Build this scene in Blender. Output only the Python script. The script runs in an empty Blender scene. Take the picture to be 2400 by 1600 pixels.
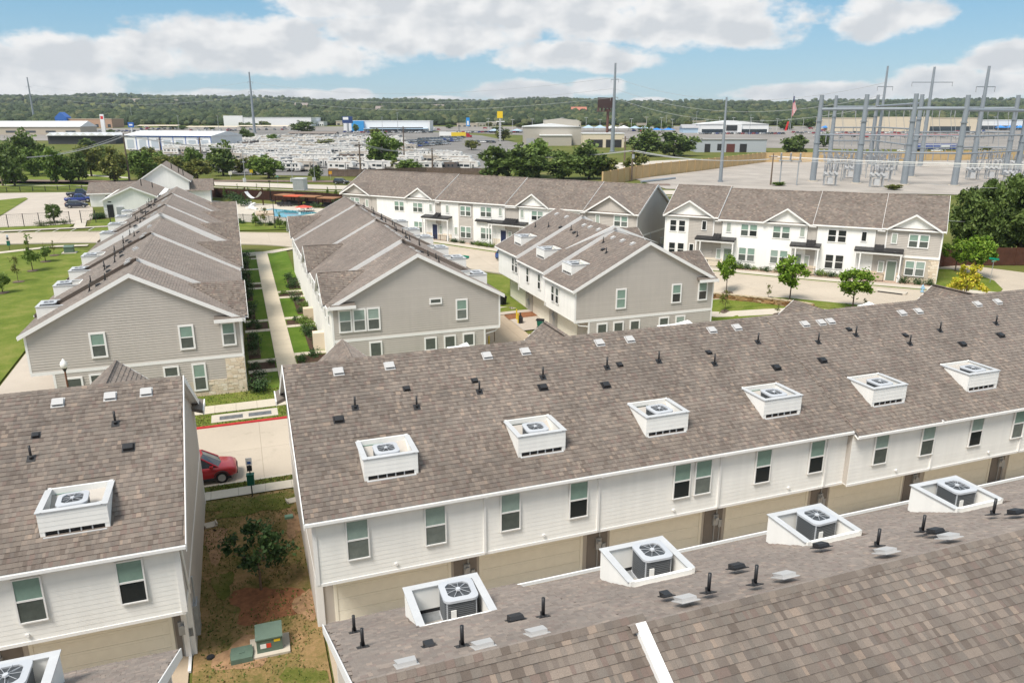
import bpy, math, random
import numpy as np
from mathutils import Matrix, Vector
random.seed(7); RNG = np.random.default_rng(11)
sc = bpy.context.scene
COL = sc.collection
R = math.radians

# ---------------------------------------------------------------- camera
CAMH = 21.0; FPX = 1770.0; YAW = R(19.85); PITCH = math.atan((800-277)/FPX)
cam = bpy.data.cameras.new('camera'); cam.lens = FPX/2400*36; cam.sensor_width = 36
cam.clip_start = .5; cam.clip_end = 20000
camo = bpy.data.objects.new('camera', cam); COL.objects.link(camo)
camo.location = (0, 0, CAMH); camo.rotation_euler = (math.pi/2-PITCH, 0, -YAW)
sc.camera = camo
# ---------------------------------------------------------------- light
SUN_EL, SUN_AZ = R(57), R(-121)          # azimuth measured clockwise from +Y
sun = bpy.data.lights.new('sun', 'SUN'); sun.energy = 2.7; sun.angle = R(22); sun.color = (1, .93, .84)
suno = bpy.data.objects.new('sun', sun); COL.objects.link(suno)
sd = Vector((math.cos(SUN_EL)*math.sin(SUN_AZ), math.cos(SUN_EL)*math.cos(SUN_AZ), math.sin(SUN_EL)))
suno.rotation_euler = sd.to_track_quat('Z', 'Y').to_euler()
sc.view_settings.view_transform = 'Standard'; sc.view_settings.look = 'None'
sc.view_settings.exposure = 0.86; sc.view_settings.gamma = 1; sc.view_settings.use_curve_mapping = False
sc.render.engine = 'CYCLES'

def ND(t, typ, ins=None, **kw):
    n = t.nodes.new(typ)
    for k, v in kw.items(): setattr(n, k, v)
    for k, v in (ins or {}).items():
        if isinstance(v, bpy.types.NodeSocket): t.links.new(v, n.inputs[k])
        elif v is not None: n.inputs[k].default_value = v
    return n
def MA(t, op, a, b=None, c=None, clamp=False):
    n = t.nodes.new('ShaderNodeMath'); n.operation = op; n.use_clamp = clamp
    for i, v in enumerate((a, b, c)):
        if v is None: continue
        if isinstance(v, bpy.types.NodeSocket): t.links.new(v, n.inputs[i])
        else: n.inputs[i].default_value = v
    return n.outputs[0]
def MIX(t, f, a, b, mode='MIX'):
    n = t.nodes.new('ShaderNodeMix'); n.data_type = 'RGBA'; n.blend_type = mode
    for i, v in ((0, f), (6, a), (7, b)):
        if isinstance(v, bpy.types.NodeSocket): t.links.new(v, n.inputs[i])
        elif i == 0: n.inputs[0].default_value = v
        else: n.inputs[i].default_value = (*v[:3], 1)
    return n.outputs[2]

# camera-pixel (of the 2400x1600 photograph) to world ray, only used to work out where things stand
CR = Vector((math.cos(YAW), -math.sin(YAW), 0))
CFH = Vector((math.sin(YAW), math.cos(YAW), 0))
CF = CFH*math.cos(PITCH)+Vector((0, 0, -math.sin(PITCH))); CU = CR.cross(CF)
def ray(px, py): return (CR*(px-1200)+CU*(800-py)+CF*FPX).normalized()

def make_world():
    w = bpy.data.worlds.new('World'); sc.world = w; w.use_nodes = True
    t = w.node_tree; t.nodes.clear()
    sky = ND(t, 'ShaderNodeTexSky', sky_type='NISHITA', sun_disc=False, sun_elevation=SUN_EL, sun_rotation=SUN_AZ,
             altitude=200, air_density=1.0, dust_density=.25, ozone_density=3.0)
    tc = ND(t, 'ShaderNodeTexCoord'); sp = ND(t, 'ShaderNodeSeparateXYZ', {0: tc.outputs['Generated']})
    az = MA(t, 'SUBTRACT', MA(t, 'MULTIPLY', MA(t, 'ARCTAN2', sp.outputs[0], sp.outputs[1]), 57.2958), math.degrees(YAW))
    el = MA(t, 'MULTIPLY', MA(t, 'ARCSINE', sp.outputs[2]), 57.2958)
    # noise in sky-angle space
    pv = ND(t, 'ShaderNodeCombineXYZ', {0: az, 1: MA(t, 'MULTIPLY', el, 1.7), 2: 0.0})
    nz = ND(t, 'ShaderNodeTexNoise', {'Vector': pv.outputs[0], 'Scale': .30, 'Detail': 8.0, 'Roughness': .52})
    def sn(da, de):
        v = ND(t, 'ShaderNodeCombineXYZ', {0: MA(t, 'ADD', az, da), 1: MA(t, 'MULTIPLY', MA(t, 'ADD', el, de), 1.5), 2: 3.0})
        return ND(t, 'ShaderNodeTexNoise', {'Vector': v.outputs[0], 'Scale': .34, 'Detail': 3.0, 'Roughness': .40}).outputs[0]
    n3, n2 = sn(0., 0.), sn(-.5, .75)
    hf = ND(t, 'ShaderNodeTexNoise', {'Vector': pv.outputs[0], 'Scale': 1.5, 'Detail': 5.0, 'Roughness': .55}).outputs[0]
    n1 = nz.outputs[0]
    # cloud banks: centre and radii in photograph pixels (their direction in the sky)
    C = [(560,105,300,78),(330,120,110,60),(720,130,190,60),(110,150,190,75),(60,185,240,60),
         (1250,20,520,75),(1000,75,330,70),(1560,40,390,85),(1700,75,200,50),(1330,130,230,45),(1440,145,130,30),
         (2080,45,125,52),(2040,20,80,34),(2380,130,110,44),(900,10,300,50),
         (640,230,330,24),(820,222,70,18),(1000,236,120,14),(1240,215,160,34),(1390,205,90,26),(1520,238,60,12),
         (1960,216,270,28),(2180,190,130,36),(2300,205,160,36),(2120,205,80,30),(-300,120,260,90),(2700,60,260,60)]
    fld = None
    for (x, y, rx, ry) in C:
        d = ray(x, y); a = math.degrees(math.atan2(d.x, d.y))-math.degrees(YAW); e = math.degrees(math.asin(d.z))
        k = math.degrees(1/FPX); ax = rx*k; ey = ry*k
        u = MA(t, 'MULTIPLY', MA(t, 'SUBTRACT', az, a), 1/(ax*.9)); v = MA(t, 'MULTIPLY', MA(t, 'SUBTRACT', el, e), 1/(ey*.86))
        f = MA(t, 'SUBTRACT', 1.0, MA(t, 'MULTIPLY_ADD', u, u, MA(t, 'MULTIPLY', v, v)))
        fld = f if fld is None else MA(t, 'MAXIMUM', fld, f)
    # cumulus over the unseen rest of the sky, cover raised to warm the ambient light
    dome = ND(t, 'ShaderNodeVectorMath', {0: tc.outputs['Generated'], 1: (1, 1, 2.2)}, operation='MULTIPLY')
    gn = ND(t, 'ShaderNodeTexNoise', {'Vector': dome.outputs[0], 'Scale': 2.6, 'Detail': 8.0, 'Roughness': .55})
    outer = MA(t, 'MAXIMUM', ND(t, 'ShaderNodeMapRange', {0: el, 1: 8.0, 2: 13.0}).outputs[0],
               ND(t, 'ShaderNodeMapRange', {0: MA(t, 'ABSOLUTE', az), 1: 38.0, 2: 50.0}).outputs[0])
    gf = MA(t, 'MULTIPLY', MA(t, 'SUBTRACT', gn.outputs[0], 0.425), 5.0)
    gf = MA(t, 'SUBTRACT', gf, MA(t, 'MULTIPLY', MA(t, 'SUBTRACT', 1.0, outer), 8.0))
    fld = MA(t, 'MAXIMUM', fld, gf)
    fld = MA(t, 'MINIMUM', MA(t, 'MAXIMUM', fld, -1.0), 1.0)
    dens = MA(t, 'ADD', fld, MA(t, 'ADD', MA(t, 'MULTIPLY', MA(t, 'SUBTRACT', n1, .53), 2.1), MA(t, 'MULTIPLY', MA(t, 'SUBTRACT', hf, .5), .6)))
    mask = ND(t, 'ShaderNodeMapRange', {0: dens, 1: -.10, 2: .55}, interpolation_type='SMOOTHSTEP').outputs[0]
    thick = ND(t, 'ShaderNodeMapRange', {0: dens, 1: .15, 2: 1.0}).outputs[0]
    rim = MA(t, 'MULTIPLY', MA(t, 'SUBTRACT', n3, n2), 3.6)
    shade = MA(t, 'SUBTRACT', MA(t, 'MULTIPLY', thick, .85), rim, clamp=True)
    ccol = MIX(t, shade, (5.7, 5.64, 5.58), (4.15, 4.28, 4.45))
    clear = MIX(t, ND(t, 'ShaderNodeMapRange', {0: el, 1: -.5, 2: 8.0}).outputs[0], (2.15, 3.25, 4.0), (1.05, 2.55, 3.75))
    blue = MIX(t, .75, sky.outputs[0], clear)     # clear-sky blue between the clouds
    col = MIX(t, MA(t, 'MULTIPLY', mask, .96), blue, ccol)
    bg = ND(t, 'ShaderNodeBackground', {0: col, 1: .092})
    out = ND(t, 'ShaderNodeOutputWorld', {0: bg.outputs[0]})
make_world()

# ---------------------------------------------------------------- terrain
SYW, CYW = math.sin(YAW), math.cos(YAW)
def sst(a, b, x):
    t = min(1, max(0, (x-a)/(b-a))); return t*t*(3-2*t)
def gz(x, y):
    s = x*SYW+y*CYW; l = x*CYW-y*SYW
    k = .025+.015*sst(21, 28, x)
    z = min(2.2, max(0, (y-61)*k)); z = max(z, 2.1*sst(45, 56, x)*sst(30, 45, y))
    if s > 380: z += .021*(min(s, 900)-380)
    if s > 900:
        t = (s-900)/2200.
        top = 78+16*sst(200, -1400, l)+5*math.sin(l*.0041+1)+4*math.sin(l*.0113)
        z += (top-13)*min(1.15, t)**.9+3*math.sin(s*.01+l*.006)*min(1, t*4)
    return z
def at(px, py, off=0.0):
    d = ray(px, py); t = 20.; lo = t
    while t < 6000:
        if CAMH+d.z*t <= gz(d.x*t, d.y*t)+off: break
        lo = t; t += max(.5, t*.01)
    hi = t
    for _ in range(30):
        m = (lo+hi)/2
        if CAMH+d.z*m <= gz(d.x*m, d.y*m)+off: hi = m
        else: lo = m
    return Vector((d.x*hi, d.y*hi, CAMH+d.z*hi))
def wdepth(p): return p[0]*CF.x+p[1]*CF.y+(p[2]-CAMH)*CF.z
def mpp(p): return wdepth(p)/FPX            # metres per photograph pixel at a point
def zpx(p, py):
    "height at which the upright through ground point p meets photograph row py"
    lo, hi = p[2]-5, p[2]+120
    for _ in range(40):
        m = (lo+hi)/2; v = Vector((p[0], p[1], m-CAMH)); w = v.dot(CF); y = 800-FPX*v.dot(CU)/w
        if y > py: lo = m
        else: hi = m
    return lo

# ---------------------------------------------------------------- materials
MATS = {}
def mat(name, col, rough=.7, metal=0., noise=.0, nscale=3., bump=0., bscale=20., spec=.3, col2=None, emit=None, coat=0., detail=5.):
    if name in MATS: return MATS[name]
    m = bpy.data.materials.new(name); m.use_nodes = True; t = m.node_tree; b = t.nodes['Principled BSDF']
    b.inputs['Roughness'].default_value = rough; b.inputs['Metallic'].default_value = metal
    b.inputs['Specular IOR Level'].default_value = spec; b.inputs['Coat Weight'].default_value = coat
    b.inputs['Base Color'].default_value = (*col, 1)
    if noise or col2:
        tc = ND(t, 'ShaderNodeTexCoord')
        n = ND(t, 'ShaderNodeTexNoise', {'Vector': tc.outputs['Object'], 'Scale': nscale, 'Detail': detail, 'Roughness': .6})
        f = ND(t, 'ShaderNodeMapRange', {0: n.outputs[0], 1: .32, 2: .68}).outputs[0]
        c2 = col2 or tuple(min(1, c*(1+noise)) for c in col); c1 = col if col2 else tuple(c*(1-noise) for c in col)
        t.links.new(MIX(t, f, c1, c2), b.inputs['Base Color'])
    if bump:
        tc = ND(t, 'ShaderNodeTexCoord')
        n = ND(t, 'ShaderNodeTexNoise', {'Vector': tc.outputs['Object'], 'Scale': bscale, 'Detail': 6.})
        bp = ND(t, 'ShaderNodeBump', {'Height': n.outputs[0], 'Strength': bump, 'Distance': .02}); t.links.new(bp.outputs[0], b.inputs['Normal'])
    if emit: b.inputs['Emission Color'].default_value = (*emit, 1); b.inputs['Emission Strength'].default_value = 1
    MATS[name] = m; return m

def weathered(name, col, rough=.6):
    "painted cladding with faint vertical dirt runs"
    m = bpy.data.materials.new(name); m.use_nodes = True; t = m.node_tree; b = t.nodes['Principled BSDF']; P = ND(t, 'ShaderNodeNewGeometry').outputs['Position']
    v = ND(t, 'ShaderNodeVectorMath', {0: P, 1: (2.6, 2.6, .16)}, operation='MULTIPLY'); n1 = ND(t, 'ShaderNodeTexNoise', {'Vector': v.outputs[0], 'Scale': 1.3, 'Detail': 5.}); n2 = ND(t, 'ShaderNodeTexNoise', {'Vector': P, 'Scale': .35, 'Detail': 3.}); oi = ND(t, 'ShaderNodeObjectInfo')
    k = MA(t, 'ADD', ND(t, 'ShaderNodeMapRange', {0: n1.outputs[0], 1: .3, 2: .7, 3: .93, 4: .99}).outputs[0], ND(t, 'ShaderNodeMapRange', {0: n2.outputs[0], 1: .3, 2: .7, 3: -.04, 4: .03}).outputs[0]); k = MA(t, 'ADD', k, MA(t, 'MULTIPLY', oi.outputs['Random'], .035))
    t.links.new(MIX(t, 1., col, ND(t, 'ShaderNodeCombineColor', {0: k, 1: k, 2: MA(t, 'MULTIPLY', k, .992)}).outputs[0], 'MULTIPLY'), b.inputs['Base Color']); b.inputs['Roughness'].default_value = rough; b.inputs['Specular IOR Level'].default_value = .3; MATS[name] = m; return m
def ramp(t, fac, stops, const=True):
    n = ND(t, 'ShaderNodeValToRGB', {0: fac}); cr = n.color_ramp; cr.interpolation = 'CONSTANT' if const else 'LINEAR'
    while len(cr.elements) > 1: cr.elements.remove(cr.elements[-1])
    for i, (p, c) in enumerate(stops):
        e = cr.elements[0] if i == 0 else cr.elements.new(p)
        e.position = p; e.color = (*c, 1)
    return n.outputs[0]
SHP = [(.0,(0.117,0.093,0.077)),(.08,(0.143,0.117,0.099)),(.28,(0.169,0.140,0.117)),(.46,(0.152,0.130,0.111)),(.60,(0.181,0.151,0.128)),(.74,(0.157,0.117,0.099)),(.82,(0.210,0.170,0.140)),(.93,(0.129,0.108,0.094)),(.975,(0.246,0.191,0.151))]
def shingle_mat():
    m = bpy.data.materials.new('asphalt_shingle'); m.use_nodes = True; t = m.node_tree; b = t.nodes['Principled BSDF']
    ge = ND(t, 'ShaderNodeNewGeometry'); oi = ND(t, 'ShaderNodeObjectInfo')
    r = MA(t, 'FRACT', MA(t, 'ADD', ge.outputs['Random Per Island'], oi.outputs['Random']))
    c = ramp(t, r, SHP)
    tc = ND(t, 'ShaderNodeTexCoord')
    n = ND(t, 'ShaderNodeTexNoise', {'Vector': ge.outputs['Position'], 'Scale': .55, 'Detail': 3.})
    g = ND(t, 'ShaderNodeTexNoise', {'Vector': ge.outputs['Position'], 'Scale': 55., 'Detail': 2.})
    k = ND(t, 'ShaderNodeMapRange', {0: n.outputs[0], 1: .3, 2: .7, 3: .80, 4: 1.14}).outputs[0]
    n9 = ND(t, 'ShaderNodeTexNoise', {'Vector': ge.outputs['Position'], 'Scale': .13, 'Detail': 4.}); k = MA(t, 'MULTIPLY', k, ND(t, 'ShaderNodeMapRange', {0: n9.outputs[0], 1: .3, 2: .7, 3: .86, 4: 1.12}).outputs[0])
    k = MA(t, 'MULTIPLY', k, ND(t, 'ShaderNodeMapRange', {0: g.outputs[0], 1: .3, 2: .7, 3: .82, 4: 1.18}).outputs[0])
    t.links.new(MIX(t, 1.0, c, ND(t, 'ShaderNodeCombineColor', {0: k, 1: k, 2: k}).outputs[0], 'MULTIPLY'), b.inputs['Base Color'])
    b.inputs['Roughness'].default_value = .9; b.inputs['Specular IOR Level'].default_value = .2
    b.inputs['Sheen Weight'].default_value = .30; b.inputs['Sheen Roughness'].default_value = .6; b.inputs['Sheen Tint'].default_value = (1, .87, .79, 1)
    return m
def shingle_flat_mat():
    "the same roofing on slopes too far off to build tab by tab: pattern follows the UV in metres"
    m = bpy.data.materials.new('asphalt_shingle_far'); m.use_nodes = True; t = m.node_tree; b = t.nodes['Principled BSDF']
    uv = ND(t, 'ShaderNodeTexCoord').outputs['UV']; sp = ND(t, 'ShaderNodeSeparateXYZ', {0: uv})
    row = MA(t, 'FLOOR', MA(t, 'DIVIDE', sp.outputs[1], .235))
    off = ND(t, 'ShaderNodeTexWhiteNoise', {'W': row}, noise_dimensions='1D').outputs[0]
    cu = MA(t, 'FLOOR', MA(t, 'ADD', MA(t, 'DIVIDE', sp.outputs[0], .26), MA(t, 'MULTIPLY', off, 7.)))
    v = ND(t, 'ShaderNodeCombineXYZ', {0: cu, 1: row, 2: 0.}); wn = ND(t, 'ShaderNodeTexWhiteNoise', {'Vector': v.outputs[0]}, noise_dimensions='2D')
    c = ramp(t, wn.outputs[0], SHP)
    n = ND(t, 'ShaderNodeTexNoise', {'Vector': uv, 'Scale': .5, 'Detail': 3.})
    k = ND(t, 'ShaderNodeMapRange', {0: n.outputs[0], 1: .3, 2: .7, 3: .85, 4: 1.1}).outputs[0]
    t.links.new(MIX(t, 1.0, c, ND(t, 'ShaderNodeCombineColor', {0: k, 1: k, 2: k}).outputs[0], 'MULTIPLY'), b.inputs['Base Color'])
    fr = MA(t, 'FRACT', MA(t, 'DIVIDE', sp.outputs[1], .235)); bp = ND(t, 'ShaderNodeBump', {'Height': MA(t, 'SUBTRACT', 1.0, fr), 'Strength': .7, 'Distance': .03})
    t.links.new(bp.outputs[0], b.inputs['Normal']); b.inputs['Roughness'].default_value = .92; b.inputs['Specular IOR Level'].default_value = .2
    b.inputs['Sheen Weight'].default_value = .15; b.inputs['Sheen Roughness'].default_value = .6; b.inputs['Sheen Tint'].default_value = (1, .87, .79, 1)
    return m
MSH = shingle_mat(); MSF = shingle_flat_mat()
def rnd_mat(name, stops, rough=.8, const=False, trans=0., spec=.2, bump=0):
    m = bpy.data.materials.new(name); m.use_nodes = True; t = m.node_tree; b = t.nodes['Principled BSDF']
    ge = ND(t, 'ShaderNodeNewGeometry'); oi = ND(t, 'ShaderNodeObjectInfo')
    r = MA(t, 'FRACT', MA(t, 'ADD', ge.outputs['Random Per Island'], oi.outputs['Random']))
    c = ramp(t, r, stops, const); t.links.new(c, b.inputs['Base Color'])
    b.inputs['Roughness'].default_value = rough; b.inputs['Specular IOR Level'].default_value = spec
    if bump:
        n = ND(t, 'ShaderNodeTexNoise', {'Vector': ge.outputs['Position'], 'Scale': 9., 'Detail': 5.})
        bp = ND(t, 'ShaderNodeBump', {'Height': n.outputs[0], 'Strength': bump, 'Distance': .03}); t.links.new(bp.outputs[0], b.inputs['Normal'])
    if trans:
        tr = ND(t, 'ShaderNodeBsdfTranslucent', {0: c}); mx = ND(t, 'ShaderNodeMixShader', {0: trans, 1: b.outputs[0], 2: tr.outputs[0]})
        t.links.new(mx.outputs[0], t.nodes['Material Output'].inputs[0])
    return m
def leaf(name, lo, mid, hi): return rnd_mat(name, [(0, lo), (.55, mid), (1, hi)], .6, trans=.22, spec=.3)
MW = weathered('white_siding', (.88,.875,.85), .55)
MWT = mat('white_trim', (.80,.795,.78), .5, noise=.02)
MG = weathered('grey_siding', (.485,.45,.412), .6)
MGD = mat('taupe_panel', (.20,.18,.165), .6, noise=.05)
MCR = mat('cream_door', (.84,.81,.70), .5, noise=.03)
MBK = mat('black_metal', (.018,.018,.020), .45, spec=.5)
MGL = mat('dark_glass', (.022,.026,.027), .08, spec=.6)
MGB = mat('blind_glass', (.22,.32,.27), .12, spec=.6, noise=.12, nscale=1.5)
MGS = mat('pale_blind_glass', (.36,.41,.36), .12, spec=.6, noise=.1)
MSC2 = mat('pale_screen', (.15,.17,.155), .25, spec=.5, noise=.2, nscale=2)
MGB2 = mat('grey_blind_glass', (.28,.36,.32), .12, spec=.6, noise=.12, nscale=1.5)
MSC = mat('window_screen', (.085,.10,.09), .25, spec=.5, noise=.2, nscale=2)
MCO = mat('concrete_pale', (.46,.405,.345), .85, noise=.07, nscale=.25, bump=.15, bscale=9)
MCW = mat('concrete_walk', (.51,.46,.385), .85, noise=.06, nscale=.5, bump=.15, bscale=9)
MMU = mat('mulch', (.065,.038,.024), .95, noise=.45, nscale=7, bump=.8, bscale=14)
MDI = mat('red_dirt', (.24,.105,.05), .95, noise=.3, nscale=4, bump=.6)
MST = rnd_mat('limestone', [(0,(.60,.49,.36)),(.25,(.70,.60,.46)),(.5,(.76,.68,.56)),(.75,(.68,.56,.42)),(1,(.80,.73,.62))], .85, bump=.25)
MMO = mat('mortar', (.50,.44,.36), .95, noise=.1)
MGV = mat('galvanised', (.38,.40,.42), .45, metal=.3, noise=.08)
MLG = mat('light_grey_metal', (.50,.51,.52), .5, noise=.05)
def grass_mat(name, a, b_, c_, sc1=.35):
    m = bpy.data.materials.new(name); m.use_nodes = True; t = m.node_tree; b = t.nodes['Principled BSDF']
    ge = ND(t, 'ShaderNodeNewGeometry'); P = ge.outputs['Position']
    n1 = ND(t, 'ShaderNodeTexNoise', {'Vector': P, 'Scale': sc1, 'Detail': 5., 'Roughness': .65}); n2 = ND(t, 'ShaderNodeTexNoise', {'Vector': P, 'Scale': 6.5, 'Detail': 6., 'Roughness': .7})
    f = MA(t, 'ADD', MA(t, 'MULTIPLY', n1.outputs[0], .62), MA(t, 'MULTIPLY', n2.outputs[0], .38))
    c = ramp(t, f, [(.36, a), (.5, b_), (.64, c_)], False); t.links.new(c, b.inputs['Base Color'])
    bp = ND(t, 'ShaderNodeBump', {'Height': n2.outputs[0], 'Strength': .6, 'Distance': .08}); t.links.new(bp.outputs[0], b.inputs['Normal'])
    b.inputs['Roughness'].default_value = .95; b.inputs['Specular IOR Level'].default_value = .1; MATS[name] = m; return m
MGR = grass_mat('lawn_green', (.085,.125,.018), (.135,.175,.030), (.215,.215,.060))
MGR2 = grass_mat('lawn_lush', (.050,.095,.012), (.075,.125,.018), (.110,.150,.028))
MGY = grass_mat('yard_patchy', (.085,.10,.022), (.23,.165,.07), (.38,.235,.125), .55)
MGF = grass_mat('field_grass', (.075,.105,.020), (.115,.130,.030), (.18,.16,.065), .05)

# ---------------------------------------------------------------- mesh helpers
class MB:
    def __init__(s): s.v = []; s.f = []; s.m = []; s.uv = {}
    def poly(s, pts, m=0, uv=None):
        i = len(s.v); s.v += [tuple(p) for p in pts]; s.f.append(tuple(range(i, i+len(pts)))); s.m.append(m)
        if uv: s.uv[len(s.f)-1] = uv
        return s
    def box(s, x0, y0, z0, x1, y1, z1, m=0, rz=0., c=None):
        P = [(x0,y0,z0),(x1,y0,z0),(x1,y1,z0),(x0,y1,z0),(x0,y0,z1),(x1,y0,z1),(x1,y1,z1),(x0,y1,z1)]
        if rz:
            cx, cy = c if c else ((x0+x1)/2, (y0+y1)/2); co, si = math.cos(rz), math.sin(rz)
            P = [(cx+(x-cx)*co-(y-cy)*si, cy+(x-cx)*si+(y-cy)*co, z) for x, y, z in P]
        i = len(s.v); s.v += P
        for f in ((0,3,2,1),(4,5,6,7),(0,1,5,4),(1,2,6,5),(2,3,7,6),(3,0,4,7)): s.f.append(tuple(i+k for k in f)); s.m.append(m)
        return s
    def hexa(s, P, m=0):
        i = len(s.v); s.v += [tuple(p) for p in P]
        for f in ((0,3,2,1),(4,5,6,7),(0,1,5,4),(1,2,6,5),(2,3,7,6),(3,0,4,7)): s.f.append(tuple(i+k for k in f)); s.m.append(m)
        return s
    def prism(s, poly, fn, d0, d1, m=0, mcap=None):
        "poly of (a,b); fn(a,b,d)->xyz; extruded from d0 to d1"
        n = len(poly); i = len(s.v)
        s.v += [fn(a, b, d0) for a, b in poly]+[fn(a, b, d1) for a, b in poly]
        s.f.append(tuple(i+k for k in range(n))[::-1]); s.m.append(m if mcap is None else mcap)
        s.f.append(tuple(i+n+k for k in range(n))); s.m.append(m if mcap is None else mcap)
        for k in range(n): s.f.append((i+k, i+(k+1) % n, i+n+(k+1) % n, i+n+k)); s.m.append(m)
        return s
    def cyl(s, p0, p1, r0, r1=None, n=8, m=0, cap=True):
        r1 = r0 if r1 is None else r1; p0 = Vector(p0); p1 = Vector(p1); d = (p1-p0).normalized()
        a = d.orthogonal().normalized(); b = d.cross(a); i = len(s.v)
        for p, r in ((p0, r0), (p1, r1)):
            for k in range(n):
                q = p+(a*math.cos(2*math.pi*k/n)+b*math.sin(2*math.pi*k/n))*r; s.v.append(tuple(q))
        for k in range(n): s.f.append((i+k, i+(k+1) % n, i+n+(k+1) % n, i+n+k)); s.m.append(m)
        if cap: s.f.append(tuple(range(i+n-1, i-1, -1))); s.m.append(m); s.f.append(tuple(range(i+n, i+2*n))); s.m.append(m)
        return s
    def tube(s, pts, rs, n=6, m=0):
        for k in range(len(pts)-1):
            r0 = rs[k] if isinstance(rs, (list, tuple)) else rs; r1 = rs[k+1] if isinstance(rs, (list, tuple)) else rs
            s.cyl(pts[k], pts[k+1], r0, r1, n, m, cap=(k in (0, len(pts)-2)))
        return s
    def loft(s, rings, m=0, cap=True):
        n = len(rings[0]); i = len(s.v)
        for r in rings: s.v += [tuple(p) for p in r]
        for j in range(len(rings)-1):
            for k in range(n): s.f.append((i+j*n+k, i+j*n+(k+1) % n, i+(j+1)*n+(k+1) % n, i+(j+1)*n+k)); s.m.append(m)
        if cap:
            s.f.append(tuple(i+k for k in range(n))[::-1]); s.m.append(m); b = i+(len(rings)-1)*n; s.f.append(tuple(b+k for k in range(n))); s.m.append(m)
        return s
    def mesh(s, name, mats, smooth=False):
        me = bpy.data.meshes.new(name); me.from_pydata(s.v, [], s.f)
        for m in mats: me.materials.append(m)
        if len(mats) > 1: me.polygons.foreach_set('material_index', s.m)
        if s.uv:
            ul = me.uv_layers.new(name='UVMap')
            for fi, uv in s.uv.items():
                ls = me.polygons[fi].loop_start
                for k, c in enumerate(uv): ul.data[ls+k].uv = c
        if smooth: me.polygons.foreach_set('use_smooth', [True]*len(me.polygons))
        me.update(); return me
    def build(s, name, mats, parent=None, smooth=False, **k):
        if not isinstance(mats, (list, tuple)): mats = [mats]
        return link(name, s.mesh(name, mats, smooth), parent, **k)
def link(name, me, parent=None, loc=None, rz=0., label=None, cat=None, group=None, kind=None, mw=None):
    o = bpy.data.objects.new(name, me); COL.objects.link(o)
    if parent: o.parent = parent
    if mw is not None: o.matrix_basis = mw
    else:
        if loc is not None: o.location = loc
        if rz: o.rotation_euler = (0, 0, rz)
    if label: o['label'] = label
    if cat: o['category'] = cat
    if group: o['group'] = group
    if kind: o['kind'] = kind
    return o
def thing(name, label, cat, loc=(0,0,0), rz=0., group=None): return link(name, None, None, loc, rz, label, cat, group)
def np_mesh(name, V, F, mats, flat=True):
    "V (n,3), F (m,k) arrays -> mesh, quickly"
    me = bpy.data.meshes.new(name); k = F.shape[1]
    me.vertices.add(len(V)); me.vertices.foreach_set('co', V.astype(np.float32).ravel())
    me.loops.add(F.size); me.loops.foreach_set('vertex_index', F.astype(np.int32).ravel())
    me.polygons.add(len(F)); me.polygons.foreach_set('loop_start', np.arange(0, F.size, k, dtype=np.int32)); me.polygons.foreach_set('loop_total', np.full(len(F), k, dtype=np.int32))
    for m in mats: me.materials.append(m)
    me.update(calc_edges=True)
    if flat: me.shade_flat()
    return me
def copy_tree(root, label=None, loc=None, rz=None, group=None, scale=None):
    c = root.copy(); COL.objects.link(c)
    for ch in root.children:
        d = ch.copy(); COL.objects.link(d); d.parent = c
        for g in ch.children:
            e = g.copy(); COL.objects.link(e); e.parent = d
    if label: c['label'] = label
    if group: c['group'] = group
    if loc is not None: c.location = loc
    if rz is not None: c.rotation_euler = (0, 0, rz)
    if scale is not None: c.scale = (scale, scale, scale) if not isinstance(scale, tuple) else scale
    return c
ORD = ['first','second','third','fourth','fifth','sixth','seventh','eighth','ninth','tenth','eleventh','twelfth','thirteenth','fourteenth','fifteenth','sixteenth','seventeenth','eighteenth','nineteenth','twentieth']
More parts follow.
